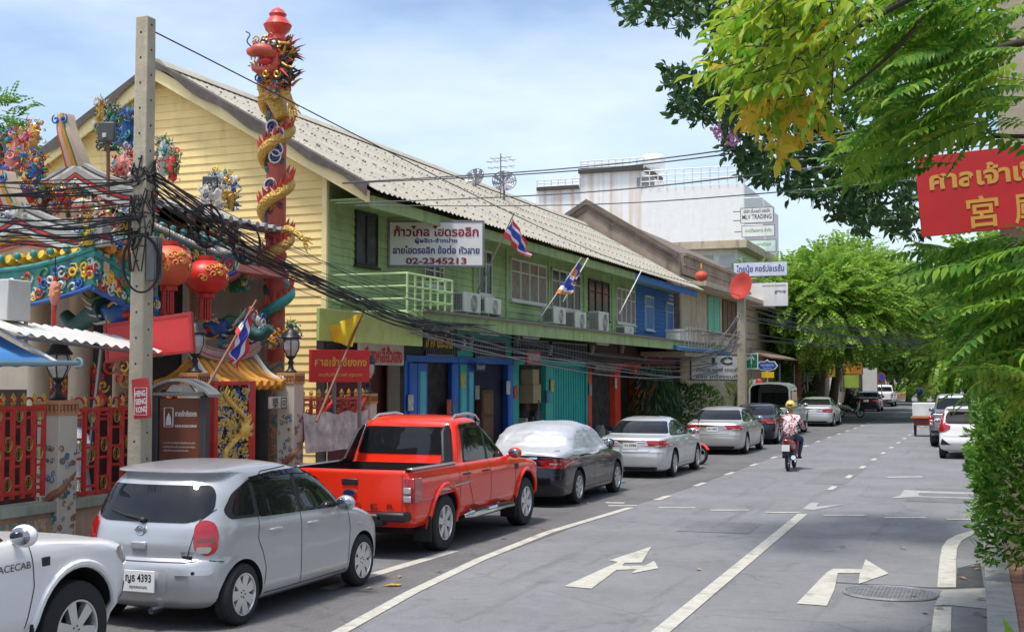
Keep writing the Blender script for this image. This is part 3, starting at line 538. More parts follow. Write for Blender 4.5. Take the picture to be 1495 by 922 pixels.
class Skin:      # lays windows, lamps and seams onto a body's surface
    def __init__(s, o): me = o.data; s.b = BVHTree.FromPolygons([v.co for v in me.vertices], [list(p.vertices) for p in me.polygons])
    def hit(s, ax, a, b):
        o, d = AX[ax](a, b); h = s.b.ray_cast(o, d)
        if h[0] is None: h = s.b.find_nearest(o + d * 4); return h[0], -d
        n = h[1]; n = n if n.dot(d) < 0 else -n; return h[0], n
    def patch(s, poly, ax, m, name, parent, off=.005, res=.05, skirt=.02):
        P = []
        for i in range(len(poly)):
            a, b = poly[i], poly[(i + 1) % len(poly)]; k = max(1, int(math.dist(a, b) / res))
            P += [(a[0] + (b[0] - a[0]) * j / k, a[1] + (b[1] - a[1]) * j / k) for j in range(k)]
        nb = len(P); xs, ys = [p[0] for p in P], [p[1] for p in P]
        def ins(x, y):
            c = False
            for i in range(nb):
                (x1, y1), (x2, y2) = P[i], P[i - 1]
                if (y1 > y) != (y2 > y) and x < (x2 - x1) * (y - y1) / (y2 - y1) + x1: c = not c
            return c
        Q = [V(p) for p in P]; gx = np.arange(min(xs) + res / 2, max(xs), res); gy = np.arange(min(ys) + res / 2, max(ys), res)
        for x in gx:
            for y in gy:
                if ins(x, y) and min((x - p[0]) ** 2 + (y - p[1]) ** 2 for p in P) > (res * .4) ** 2: Q.append(V((x, y)))
        vs2, _, fs, *_ = delaunay_2d_cdt(Q, [(i, (i + 1) % nb) for i in range(nb)], [], 1, 1e-5)
        mb = MB(); H = [s.hit(ax, p[0], p[1]) for p in vs2]; mb.add([h[0] + h[1] * off for h in H], fs)
        if skirt:
            for i in range(nb):
                j = (i + 1) % nb
                if i < len(H) and j < len(H): mb.add([H[i][0] + H[i][1] * off, H[j][0] + H[j][1] * off, H[j][0] - H[j][1] * skirt, H[i][0] - H[i][1] * skirt], [(0, 1, 2, 3)])
        return mb.build(name, m, parent, angle=50)
    def strip(s, pts, ax, wd, mb, off=.003, res=.04):   # a thin seam along a line
        P = []
        for i in range(len(pts) - 1):
            a, b = pts[i], pts[i + 1]; k = max(1, int(math.dist(a, b) / res)); P += [(a[0] + (b[0] - a[0]) * j / k, a[1] + (b[1] - a[1]) * j / k) for j in range(k)]
        P.append(pts[-1]); vs = []
        for i, p in enumerate(P):
            a, b = P[max(0, i - 1)], P[min(len(P) - 1, i + 1)]; d = V((b[0] - a[0], b[1] - a[1])).normalized(); nn = V((-d.y, d.x)) * wd / 2
            for sg in (1, -1): h = s.hit(ax, p[0] + nn.x * sg, p[1] + nn.y * sg); vs.append(h[0] + h[1] * off)
        mb.add(vs, [(2 * i, 2 * i + 1, 2 * i + 3, 2 * i + 2) for i in range(len(P) - 1)])
BLK = mat('black_plastic', (.012, .012, .013), .5, var=0); RUB = mat('rubber', (.018, .018, .019), .75, var=.2, bump=.2, bs=60)
GLS = mat('dark_glass', (.012, .014, .016), .025, var=0, spec=.45); WELL = mat('wheel_well', (.008, .008, .008), .9, var=0)
CHR = mat('chrome', (.75, .76, .78), .12, 1, var=0); ALU = mat('alloy', (.62, .63, .64), .25, .85, var=.05); RED_L = mat('red_lamp', (.38, .006, .01), .12, var=0, coat=1)
CLR_L = mat('clear_lamp', (.42, .41, .4), .12, .3, var=0, coat=.6); WHT = mat('white_plate', (.78, .78, .76), .4, var=.04); SEAM = mat('panel_gap', (.03, .03, .032), .8, var=0)
def paint(n, c, metal=0, rough=.28): return mat('paint_' + n, c, rough, metal, var=.04, vs=1.5, coat=.65, spec=.3)
def body(rows, root, pm, axles, wr, wz, name='body', tp=.05, boxes=(), wdep=.36, dz=.013, hw=.9):
    mb = shell(rows, dz, tp); tmp = mb.build('tmp', [pm, WELL]); cut = MB()
    for y in axles:
        for s_ in (-1, 1): cut.cyl((s_ * (hw - wdep), y, wz), (s_ * (hw + .3), y, wz), wr, n=40)
    for b in boxes: cut.b2(*b)
    co = cut.build('cut', [WELL], smooth=False); bm_ = tmp.modifiers.new('b', 'BOOLEAN'); bm_.operation = 'DIFFERENCE'; bm_.object = co; bm_.solver = 'EXACT'
    me = evmesh(tmp, name); me.materials.clear(); me.materials.append(pm); me.materials.append(WELL)
    for p in me.polygons:
        c = p.center; p.material_index = 0
        for y in axles:
            if (c.y - y) ** 2 + (c.z - wz) ** 2 < (wr + .004) ** 2 and abs(p.normal.x) < .95 or (abs(c.x) < hw - wdep + .01 and (c.y - y) ** 2 + (c.z - wz) ** 2 < wr * wr and abs(p.normal.x) > .9): p.material_index = 1
        for b in boxes:
            if b[0] - .005 <= c.x <= b[1] + .005 and b[2] - .005 <= c.y <= b[3] + .005 and b[4] - .005 <= c.z < b[5]: p.material_index = 1
    me.shade_smooth(); me.set_sharp_from_angle(angle=radians(32))
    for o in (tmp, co): bpy.data.objects.remove(o)
    return link(name, me, root)
def wheel(root, x, y, r, wd, rr, sp=7, style='spoke', seed=0):
    sg = 1 if x > 0 else -1; Rm = MX.Rotation(sg * pi / 2, 3, 'Y'); c = V((x, y, r))
    mb = MB(); h = wd / 2
    mb.lathe([(rr - .02, -h), (rr, -h), (r - .035, -h), (r - .008, -h + .02), (r, -h + .045), (r, -.012), (r - .008, -.01), (r - .008, .01), (r, .012), (r, h - .045), (r - .008, h - .02), (r - .035, h), (rr + .015, h + .004), (rr, h - .012), (rr - .02, h - .05)], c, 40, Rm, cap=False)
    wh = mb.build('wheel', RUB, root, angle=25)
    m2 = MB(); m2.c = 0
    m2.lathe([(rr + .004, h - .008), (rr + .002, h + .002), (rr - .012, h + .002), (rr - .02, h - .02), (rr - .03, -h * .3)], c, 40, Rm, cap=False)
    m2.lathe([(.001, h - .012), (.05, h - .015), (.06, h - .03), (.06, h - .07)], c, 16, Rm, cap=False)
    for k in range(sp):
        a = 2 * pi * k / sp + seed; ca, sa = cos(a), sin(a)
        def P(rad, t, d): q = Rm @ V((rad * ca - t * sa, rad * sa + t * ca, d)); return q + c
        wi, wo_ = (.035, .05) if style == 'wide' else (.02, .03)
        vs = [P(.04, -wi, h - .014), P(.04, wi, h - .014), P(rr - .012, wo_, h - .006), P(rr - .012, -wo_, h - .006), P(.04, -wi * 1.2, h - .06), P(.04, wi * 1.2, h - .06), P(rr - .012, wo_ * 1.1, h - .05), P(rr - .012, -wo_ * 1.1, h - .05)]
        m2.add(vs, [(0, 1, 2, 3), (7, 6, 5, 4), (0, 4, 5, 1), (1, 5, 6, 2), (2, 6, 7, 3), (3, 7, 4, 0)])
    m2.c = 1; m2.cyl(c + Rm @ V((0, 0, -h * .4)), c + Rm @ V((0, 0, h - .085)), rr - .03, n=24)
    for k in range(5): a = 2 * pi * k / 5 + .3; q = c + Rm @ V((.033 * cos(a), .033 * sin(a), h - .016)); m2.cyl(q, q + Rm @ V((0, 0, .006)), .007, n=6)
    m2.build('rim', [ALU, WELL], wh, angle=30); return wh
def mirror(root, x, y, z, pm, sg):
    mb = MB(); mb.ell((x + sg * .12, y, z), (.115, .07, .085), 14, 10); mb.bar((x - sg * .03, y + .02, z - .05), (x + sg * .08, y + .02, z - .04), .05, .03); o = mb.build('wing_mirror', pm, root)
    MB().ell((x + sg * .12, y - .045, z), (.095, .03, .066), 12, 8).build('mirror_glass', mat('mirror_silver', (.3, .32, .34), .08, .9, var=0), o)
def plate(root, c, s='', wd=.34, ht=.15, m=None, tm=None, s2='', nrm=-1):
    mb = MB(); mb.box(c, (wd, .012, ht)); o = mb.build('number_plate', m or WHT, root, bevel=.004)
    xd = (1, 0, 0) if nrm < 0 else (-1, 0, 0); y = c[1] + nrm * .006
    if s: text(s, ht * .5, tm or BLK, o, (c[0], y, c[2] + ht * .12), xd=xd, fit=wd * .8, ext=.002, bold=.02)
    if s2: text(s2, ht * .2, tm or BLK, o, (c[0], y, c[2] - ht * .3), xd=xd, fit=wd * .55, ext=.002, bold=.015)
    return o
def handles(sk, root, pts, m, sides=(1, -1)):
    for sg in sides:
        for (y, z) in pts:
            p, n = sk.hit('x+' if sg > 0 else 'x-', y, z); mb = MB()
            mb.tube([p + V((sg * -.01, -.09, 0)), p + V((sg * .028, -.075, .004)), p + V((sg * .034, 0, .007)), p + V((sg * .028, .075, .004)), p + V((sg * -.01, .09, 0))], .014, 8)
            mb.build('door_handle', m, root)
def seams(sk, root, lines, wd=.008):
    mb = MB()
    for ax, pts in lines:
        sk.strip(pts, ax, wd, mb)
        if ax == 'x+': sk.strip(pts, 'x-', wd, mb)
    return mb.build('panel_gap', SEAM, root, smooth=False)
def win2(sk, root, poly, m=GLS, name='side_window', off=.006):
    for ax in ('x+', 'x-'): sk.patch(poly, ax, m, name, root, off)
def sym(p): return p + [(-x, z) for x, z in p[::-1]]
def mir(p): return [(-x, z) for x, z in p]
def lamps(sk, root, poly, m=RED_L, ax='y-', off=.014, name='tail_light'):
    a = sk.patch(poly, ax, m, name, root, off, res=.035); b = sk.patch(mir(poly), ax, m, name, root, off, res=.035); return a, b

# --- generic saloon, nose towards +Y
def sedan_rows(l, wd, h, deck=.98, ds=0):
    f, r, q = l / 2, -l / 2, wd / 2; k = h / 1.45
    return [(.17, r + .25, f - .25, q * .86, .2, .3, .05, .2), (.22, r + .08, f - .1, q * .95, .25, .38, .08, .22), (.35, r + .01, f - .01, q * .985, .28, .42, .1, .25), (.5, r, f, q, .28, .42, .1, .26),
            (.62, r + .02, f - .03, q, .26, .4, .1, .26), (.72 * k, r + .05, f - .12, q * .995, .22, .36, .1, .26), (.8 * k, r + .06, f - .38, q * .985, .2, .32, .09, .25), (.88 * k, r + .07, f - .85, q * .97, .18, .3, .08, .22),
            (.94 * k, r + .09, f - 1.12, q * .95, .18, .3, .08, .2), (deck * k, r + .16, f - 1.28, q * .925, .16, .28, .08, .18), ((deck + .025) * k, r + .42, f - 1.36, q * .905, .16, .26, .1, .16), ((deck + .05) * k, r + .62, f - 1.44, q * .895, .2, .25, .12, .15),
            (1.13 * k, r + .78, f - 1.6, q * .85, .2, .24, .12, .14), (1.25 * k, r + .98, f - 1.82, q * .79, .2, .22, .12, .14), (1.35 * k, r + 1.2, f - 2.05, q * .73, .22, .25, .14, .16), (1.405 * k, r + 1.45, f - 2.25, q * .66, .25, .3, .18, .18), (1.435 * k, r + 1.75, f - 2.4, q * .55, .25, .3, .2, .2), (1.45 * k, r + 2.0, f - 2.5, q * .3, .15, .15, .1, .1)]
def saloon(label, x, y_ra, l, wd, h, pm, wb=2.65, group=None, light='wide', cover=None, lod=0, plate_s='', name='parked_car', glass=GLS, deckz=.98):
    r = -l / 2; ra = r + (l - wb) * .53; fa = ra + wb; R_ = .32; k = h / 1.45
    t = thing(name, label, 'car', (x, y_ra - ra, 0), group=group)
    rows = sedan_rows(l, wd, h, deckz); b = body(rows, t, pm, (ra, fa), R_ + .06, R_ + .01, hw=wd / 2, dz=.013 if not lod else .03); sk = Skin(b); q = wd / 2; f = l / 2
    gz = 1.01 * k; top = 1.345 * k
    xs_ = [(r + .98, gz + .03), (r + 1.25, gz + .01), (r + 1.62, gz), (r + 1.62, top), (r + 1.42, top - .03), (r + 1.2, 1.22 * k)]
    win2(sk, t, cz([(r + .98, gz + .07), (r + 1.0, gz + .02), (r + 1.98, gz), (r + 1.98, top), (r + 1.55, top), (r + 1.3, 1.29 * k)], 1), glass)
    win2(sk, t, cz([(r + 2.05, gz), (f - 1.62, gz - .01), (f - 1.66, gz + .05), (f - 2.06, 1.28 * k), (f - 2.22, top), (r + 2.05, top)], 1), glass)
    win2(sk, t, cz([(r + .93, gz + .07), (r + .95, gz), (f - 1.55, gz - .03), (f - 1.6, gz + .06), (f - 2.02, 1.29 * k), (f - 2.2, top + .025), (r + 1.55, top + .025), (r + 1.22, 1.28 * k)], 1), BLK, 'window_surround', .0035)
    sk.patch(cz(sym([(q * .84, 1.06 * k), (q * .80, 1.14 * k), (q * .68, 1.345 * k)]), 1), 'y-', glass, 'rear_window', t, .006)
    sk.patch(cz(sym([(q * .83, 1.04 * k), (q * .68, 1.34 * k)]), 1), 'y+', glass, 'windscreen', t, .006)
    if light == 'wide': P = [(q * .97, .70 * k), (q * .97, .87 * k), (q * .62, .885 * k), (q * .55, .84 * k), (q * .58, .71 * k)]
    elif light == 'tall': P = [(q * .98, .66 * k), (q * .97, .9 * k), (q * .68, .9 * k), (q * .6, .72 * k), (q * .72, .64 * k)]
    else: P = [(q * .99, .76 * k), (q * .97, .92 * k), (q * .66, .9 * k), (q * .6, .79 * k), (q * .8, .75 * k)]
    A = lamps(sk, t, cz(P, 1)); side = [(r - .02, P[0][1]), (r + .3, P[0][1] + .05), (r + .26, P[1][1] - .02), (r - .02, P[1][1])]
    for a_ in A:
        c0 = 1 if a_ is A[0] else -1; sk.patch([(c0 * q * .68, .77 * k), (c0 * q * .9, .77 * k), (c0 * q * .9, .8 * k), (c0 * q * .68, .8 * k)], 'y-', CLR_L, 'reversing_light', a_, .017)
    for ax in ('x+', 'x-'): sk.patch(cz(side, 1), ax, RED_L, 'tail_light_corner', A[0] if ax == 'x+' else A[1], .012)
    p, n = sk.hit('y-', 0, .76 * k); plate(t, (0, p.y - .012, .78 * k), plate_s, .36, .15)
    sk.patch(cz(sym([(q * .42, .895 * k), (q * .42, .865 * k)]), 1), 'y-', CHR, 'chrome_strip', t, .012)
    seams(sk, t, [('x+', [(r + 1.08, gz - .02), (r + 1.2, .75), (r + 1.12, .55)]), ('x+', [(r + 2.02, top + .02), (r + 2.02, .3)]), ('x+', [(f - 1.5, gz - .02), (f - 1.42, .75), (f - 1.45, .32)]), ('x+', [(r + 1.15, .3), (f - 1.45, .3)]),
                   ('y-', [(-q * .55, .68 * k), (-q * .5, .64 * k), (q * .5, .64 * k), (q * .55, .68 * k)]), ('y-', [(-q * .9, .6), (q * .9, .6)])])
    handles(sk, t, [(r + 1.35, .88 * k), (r + 2.3, .87 * k)], pm)
    for sg in (1, -1):
        mirror(t, sg * q * .92, f - 1.78, gz + .04, pm, sg)
        for a_ in (ra, fa): wheel(t, sg * (q - .115), a_, R_, .2, .21, 7, seed=a_)
    MB().cyl((-q * .5, r - .03, .22), (-q * .5, r + .2, .22), .03).build('exhaust_pipe', CHR, t)
    sk.patch(cz(sym([(q * .7, .2), (q * .75, .28)]), 1), 'y-', BLK, 'bumper_trim', t, .006)
    if cover:
        def dsp(p):
            n_ = .03 + mnoise.noise(V((p.x * 1.5, p.y * 1.5, p.z * 2))) * .03 - .03 * abs(mnoise.noise(V((p.x * 3, p.y * 2 + p.z * 2, 1)))) - .022 * abs(mnoise.noise(V((p.x * 5 + p.z * 4, p.y * 5, 4)))) - .012 * abs(mnoise.noise(V((p.x * 12, p.y * 9, p.z * 12)))); d = V((p.x, (p.y - .0) * .25, .35 if p.z > 1.2 else 0)); d.normalize()
            low = max(0, (1.06 - p.z) / .2); lift = .07 * mnoise.noise(V((p.x * 2.1, p.y * 2.1, 1))) * min(1, low * 2) + (.06 * low if p.y > 0 else 0)
            return p + d * (.035 + n_) + V((0, 0, lift))
        rr_ = [(z, a_ , b_ , c_, d_, e_, f_, g_) for (z, a_, b_, c_, d_, e_, f_, g_) in rows]
        shell(rr_, .012, .05, z0=.9 * k, disp=dsp).build('car_cover', cover, t, angle=60)
    return t, sk
SIL = paint('silver', (.48, .49, .505), .45, .3); SILW = paint('silver_white', (.6, .61, .62), .4, .3); BEI = paint('warm_silver', (.5, .49, .46), .45, .3)
BLKP = paint('black', (.008, .009, .014), 0, .2); WPT = paint('white', (.8, .8, .79), 0, .3); REDP = paint('red', (.82, .03, .008), 0, .25); GRYP = paint('grey', (.28, .29, .3), .5, .3); OLV = paint('pale_grey', (.42, .45, .42), 0, .45)

# --- small silver hatchback
def hatchback(label, x, y_ra, pm, tall=0, name='parked_hatchback'):
    t = thing(name, label, 'car', (x, y_ra + 1.22, 0))
    rows = [(0.17,-1.55,1.75,0.7,0.42,0.3,0.13,0.15), (0.22,-1.7,1.88,0.79,0.37,0.36,0.13,0.2), (0.32,-1.8,1.96,0.825,0.37,0.42,0.13,0.24), (0.48,-1.83,1.98,0.832,0.37,0.44,0.13,0.26), (0.6,-1.81,1.97,0.833,0.37,0.44,0.13,0.27), (0.655,-1.78,1.95,0.833,0.37,0.42,0.13,0.27), (0.68,-1.755,1.92,0.833,0.37,0.4,0.13,0.26), (0.78,-1.75,1.8,0.832,0.37,0.38,0.13,0.26), (0.87,-1.735,1.55,0.828,0.37,0.36,0.13,0.25), (0.94,-1.72,1.25,0.818,0.37,0.34,0.13,0.22), (1.0,-1.695,1.05,0.802,0.37,0.32,0.13,0.2), (1.1,-1.65,0.9,0.775,0.37,0.3,0.13,0.2), (1.25,-1.57,0.66,0.735,0.37,0.28,0.13,0.18), (1.37,-1.48,0.4,0.69,0.414,0.28,0.13,0.18), (1.435,-1.42,0.18,0.65,0.39,0.3,0.13,0.2), (1.455,-1.5,0.1,0.63,0.265,0.3,0.12,0.2), (1.475,-1.5,0,0.61,0.256,0.3,0.12,0.2), (1.5,-1.3,-0.15,0.54,0.26,0.3,0.12,0.2), (1.52,-1.0,-0.3,0.42,0.25,0.25,0.12,0.15), (1.53,-0.8,-0.45,0.22,0.12,0.12,0.12,0.05)]
    b = body(rows, t, pm, (-1.22, 1.23), .335, .295, hw=.835, tp=.075, dz=.009); sk = Skin(b)
    win2(sk, t, cz([(-1.42, 1.1), (-1.38, 1.02), (.86, .95), (.92, .985), (.52, 1.265), (.26, 1.375), (-.15, 1.405), (-.6, 1.4), (-1.0, 1.365), (-1.27, 1.26)], 1), BLK, 'window_surround', .0035)
    win2(sk, t, cz([(-1.34, 1.08), (-1.3, 1.05), (-1.0, 1.035), (-1.0, 1.36), (-1.1, 1.33), (-1.25, 1.23)], 1))
    win2(sk, t, cz([(-.93, 1.0), (-.2, .98), (-.2, 1.385), (-.5, 1.385), (-.93, 1.35)], 1))
    win2(sk, t, cz([(-.13, .98), (.82, .965), (.86, .99), (.5, 1.26), (.25, 1.355), (-.13, 1.385)], 1))
    mb = MB()
    for ax in ('x+', 'x-'): sk.strip([(-.98, 1.36), (-.55, 1.39), (-.13, 1.392), (.25, 1.365), (.5, 1.26)], ax, .045, mb, .016)
    mb.build('window_visor', GLS, t)
    sk.patch(cz(sym([(.5, 1.0), (.655, 1.08), (.615, 1.26), (.55, 1.335)]), 2), 'y-', GLS, 'rear_window', t, .006)
    sk.patch(cz(sym([(.7, 1.02), (.52, 1.42)]), 2), 'y+', GLS, 'windscreen', t, .006)
    for ax in ('r+', 'r-'):
        a_ = sk.patch(cz([(-.57, .76), (-.55, .98), (-.47, 1.03), (-.37, 1.0), (-.33, .9), (-.35, .74), (-.44, .69)], 2), ax, RED_L, 'tail_light', t, .018, res=.03)
        sk.patch(cz([(-.53, .725), (-.42, .725), (-.40, .785), (-.54, .785)], 1), ax, CLR_L, 'reversing_light', a_, .022); sk.patch(cz([(-.535, .83), (-.375, .83), (-.37, .86), (-.53, .86)], 1), ax, mat('amber_lamp', (.2, .035, .02), .15, var=0, coat=.6), 'indicator', a_, .022)
    mb = MB(); mb.tube([sk.hit('y-', .0, 1.03)[0] + V((0, -.03, 0)), sk.hit('y-', -.22, 1.06)[0] + V((0, -.035, 0)), sk.hit('y-', -.42, 1.1)[0] + V((0, -.025, 0))], [.018, .013, .009]); mb.ell(sk.hit('y-', .0, 1.02)[0] + V((0, -.02, 0)), (.04, .03, .03)); mb.build('rear_wiper', BLK, t)
    p, n = sk.hit('y-', 0, .93); mb = MB(); mb.torus(p + V((0, -.008, 0)), .045, .008, MX.Rotation(pi / 2, 3, 'X'), 24); mb.box(p + V((0, -.01, 0)), (.13, .012, .02)); mb.build('badge', CHR, t)
    p, n = sk.hit('y-', 0, .79); MB().box(p + V((0, -.012, .0)), (.17, .03, .075)).build('tailgate_handle', pm, t, bevel=.015)
    p, n = sk.hit('y-', -.1, .46); sk.patch(cz(sym([(.34, .36), (.36, .58)]), 1), 'y-', pm, 'plate_recess', t, .004); plate(t, (.07, p.y - .02, .47), 'ญธ 4393', .36, .2, s2='กรุงเทพมหานคร')
    for sg in (1, -1):
        sk.patch(cz([(sg * .42, .53), (sg * .72, .53), (sg * .73, .58), (sg * .42, .585)], 1), 'y-', pm, 'bumper_strip', t, .018)
        q_ = sk.hit('y-', sg * .6, .555)[0]; MB().cyl(q_ + V((0, -.028, 0)), q_, .016).build('parking_sensor', BLK, t)
    for tx, x_, z_, wd in (('MARCH', -.5, .735, .17), ('PURE DRIVE', .5, .73, .17)):
        p, n = sk.hit('y-', x_, z_); text(tx, .035, mat('dark_letters', (.03, .03, .03), .4, var=0), t, p + V((0, -.006, 0)), xd=(1, 0, 0), up=(0, .1, 1), fit=wd, name='model_lettering')
    p, n = sk.hit('y-', .5, .69); MB().box(p + V((0, -.004, 0)), (.12, .006, .03)).build('model_badge', BLK, t)
    seams(sk, t, [('x+', [(-.95, .97), (-.98, .8), (-.9, .66), (-.84, .5), (-.86, .34)]), ('x+', [(-.17, 1.42), (-.17, .25)]), ('x+', [(.86, .95), (.9, .7), (.86, .3)]), ('x+', [(-.84, .25), (.86, .25)]), ('x+', [(-.95, .97), (-1.0, 1.3), (-.7, 1.43), (-.17, 1.45)]), ('y-', [(-.6, .66), (-.5, .645), (.5, .645), (.6, .66)]), ('y-', [(.5, .66), (.53, .8), (.57, 1.02), (.66, 1.12)]), ('x+', [(-1.62, .66), (-1.5, .64)])])
    handles(sk, t, [(-.68, .86), (.05, .85)], pm)
    for sg in (1, -1):
        mirror(t, sg * .80, .62, 1.0, pm, sg)
        for a_ in (-1.22, 1.23): wheel(t, sg * .735, a_, .295, .17, .2, 7, 'wide', seed=.2)
    MB().cyl((.2, -1.83, .2), (.2, -1.5, .2), .03).build('exhaust_pipe', CHR, t)
    p = sk.hit('x+', 1.15, .72)[0]; MB().ell(p, (.012, .035, .018)).build('side_indicator', CLR_L, t)
    return t
def tall_hatch(label, x, y_ra, pm):
    t = thing('parked_hatchback', label, 'car', (x, y_ra + 1.25, 0))
    rows = [(.2, -1.6, 1.8, .72, .2, .3, .05, .15), (.3, -1.8, 1.98, .82, .2, .4, .1, .2), (.5, -1.9, 2.0, .845, .2, .42, .1, .25), (.68, -1.86, 1.95, .845, .2, .42, .1, .25), (.8, -1.83, 1.7, .84, .2, .4, .1, .25), (.95, -1.8, 1.2, .82, .2, .34, .1, .2), (1.05, -1.76, 1.0, .8, .2, .3, .1, .2), (1.25, -1.64, .65, .74, .2, .28, .1, .18), (1.42, -1.56, .3, .68, .2, .28, .1, .18), (1.49, -1.62, .1, .63, .2, .3, .1, .2), (1.515, -1.5, -.1, .55, .2, .3, .12, .2), (1.53, -1.0, -.4, .3, .12, .12, .05, .05)]
    b = body(rows, t, pm, (-1.25, 1.25), .35, .31, hw=.845, tp=.045, dz=.015); sk = Skin(b)
    win2(sk, t, cz([(-1.3, 1.05), (-.2, 1.0), (-.2, 1.42), (-1.1, 1.4)], 1)); win2(sk, t, cz([(-.13, 1.0), (.85, .98), (.3, 1.38), (-.13, 1.42)], 1))
    sk.patch(cz(sym([(.66, 1.03), (.6, 1.38)]), 2), 'y-', GLS, 'rear_window', t, .006)
    A = lamps(sk, t, cz([(.83, .78), (.82, 1.05), (.74, 1.42), (.66, 1.4), (.7, 1.02), (.5, .98), (.5, .9), (.66, .8)], 1), off=.02)
    for sg in (1, -1): sk.patch([(sg * .5, .42), (sg * .78, .42), (sg * .74, .6)], 'y-', BLK, 'bumper_vent', t, .008)
    plate(t, (0, -1.87, .83), '', .34, .15)
    p = sk.hit('y-', 0, 1.46)[0]; MB().box((0, -1.6, 1.48), (1.15, .2, .035)).build('roof_spoiler', pm, t, bevel=.012)
    seams(sk, t, [('x+', [(-.17, 1.43), (-.17, .28)]), ('x+', [(-.9, 1.0), (-.85, .4)]), ('y-', [(-.7, .66), (.7, .66)])]); handles(sk, t, [(-.65, .9), (.1, .88)], pm)
    for sg in (1, -1):
        mirror(t, sg * .82, .65, 1.03, pm, sg)
        for a_ in (-1.25, 1.25): wheel(t, sg * .745, a_, .3, .18, .2, 7)
    return t
# --- pickups
def pickup(label, x, y_ra, pm, kind='double', name='parked_pickup', detail=1, tailtxt='', glass=GLS, hood=0, plm=None):
    t = thing(name, label, 'pickup truck', (x, y_ra + 1.55, 0))
    bot = [(.40, -2.45, 2.3, .84, .1, .3, .02, .2), (.48, -2.55, 2.48, .90, .1, .36, .03, .25), (.6, -2.6, 2.58, .925, .1, .4, .03, .28), (.8, -2.6, 2.6, .932, .1, .4, .03, .28), (.95, -2.6, 2.56, .928, .1, .38, .03, .28), (1.02, -2.6, 2.4, .918, .1, .36, .03, .28), (1.07, -2.6, 2.0, .905, .1, .3, .03, .24), (1.11, -2.6, 1.6, .89, .1, .28, .03, .2), (1.14, -2.59, 1.35, .875, .1, .25, .03, .18), (1.155, -2.57, 1.28, .86, .1, .2, .03, .15)]
    ra, fa = -1.55, 1.67
    yb = -1.02 if kind == 'double' else -.55
    b = body(bot, t, pm, (ra, fa), .47, .42, hw=.925, tp=.02, dz=.011, boxes=[(-.79, .79, -2.53, yb - .06, .7, 1.4)]); sk = Skin(b)
    cabr = [(1.06, yb, 1.28, .862, .08, .3, .03, .2), (1.15, yb + .02, 1.2, .85, .08, .3, .03, .2), (1.3, yb + .06, .95, .825, .08, .28, .03, .18), (1.5, yb + .12, .62, .785, .1, .26, .03, .16), (1.66, yb + .17, .36, .745, .12, .26, .03, .16), (1.74, yb + .22, .22, .715, .14, .28, .05, .18), (1.785, yb + .32, .05, .65, .18, .28, .08, .18), (1.81, yb + .5, -.15, .48, .2, .2, .08, .1), (1.82, yb + .6, -.2, .2, .1, .1, .04, .05)]
    cab = shell(cabr, .012, .02).build('cab', pm, t); ck = Skin(cab); ym = .12 if kind == 'double' else -.1
    win2(ck, t, cz([(yb + .26 if kind == 'double' else yb + .1, 1.15), (1.12, 1.11), (1.06, 1.2), (.46, 1.62), (.34, 1.67), (yb + .34, 1.67)], 1), BLK, 'window_surround', .0035)
    if kind == 'double':
        win2(ck, t, cz([(-.72, 1.17), (ym - .05, 1.15), (ym - .05, 1.63), (-.5, 1.64), (-.62, 1.56)], 1), glass)
    else: win2(ck, t, cz([(yb + .12, 1.17), (ym - .05, 1.16), (ym - .05, 1.62), (yb + .22, 1.62)], 1), glass)
    win2(ck, t, cz([(ym + .04, 1.15), (1.08, 1.13), (1.02, 1.2), (.44, 1.6), (.34, 1.64), (ym + .04, 1.64)], 1), glass)
    ck.patch(cz(sym([(.76, 1.27), (.675, 1.66)]), 1), 'y-', glass, 'rear_window', t, .008); ck.patch(cz(sym([(.72, 1.17), (.58, 1.66)]), 2), 'y+', glass, 'windscreen', t, .008)
    # wheels and flared arches
    for sg in (1, -1):
        ax = 'x+' if sg > 0 else 'x-'
        for a_ in (ra, fa):
            mb = MB(); pts = []
            for i in range(19):
                an = radians(-8 + 196 * i / 18); p, n = sk.hit(ax, a_ + .50 * cos(an), max(.43, .42 + .50 * sin(an))); pts.append(V((sg * (abs(p.x) + .004), a_ + .485 * cos(an), .42 + .485 * sin(an))))
            mb.tube(pts, .033, 8); mb.build('wheel_arch', pm, t); wheel(t, sg * .80, a_, .385, .25, .235, 6, 'wide', seed=.3)
        for a_ in (ra - .5, fa - .5): MB().box((sg * .80, a_, .35), (.26, .02, .34)).build('mud_flap', BLK, t)
        mirror(t, sg * .86, 1.0, 1.2, pm if detail else BLK, sg)
        A = sk.patch(cz([(sg * .93, .74), (sg * .93, 1.06), (sg * .76, 1.06), (sg * .76, .74)], 1), 'y-', RED_L, 'tail_light', t, .015)
        MB().b2(sg * .77, sg * .935, -2.585, -2.33, .73, 1.06).build('tail_light_housing', RED_L, A, bevel=.02)
        for z_ in (.79, .9): MB().b2(sg * .79, sg * .9, -2.625, -2.60, z_ - .045, z_ + .04).build('lamp_lens', CLR_L, A, bevel=.01)
        # headlamp
        sk.patch(cz([(sg * .9, .82), (sg * .88, .97), (sg * .62, .94), (sg * .58, .86)], 1), 'y+', CLR_L, 'headlight', t, .012); sk.patch(cz([(2.4, .8), (2.38, .98), (2.12, .97), (2.2, .86)], 1), ax, CLR_L, 'headlight_corner', t, .01)
    sk.patch(cz(sym([(.5, .72), (.54, .96)]), 1), 'y+', BLK, 'grille', t, .01); sk.patch(cz(sym([(.8, .5), (.84, .66)]), 1), 'y+', BLK, 'front_bumper_intake', t, .01)
    handles(sk, t, [(ym - .2, 1.0), (ym - .02 - .9 if kind == 'double' else ym - .3, 1.0)] if kind == 'double' else [(ym - .2, 1.0)], BLK)
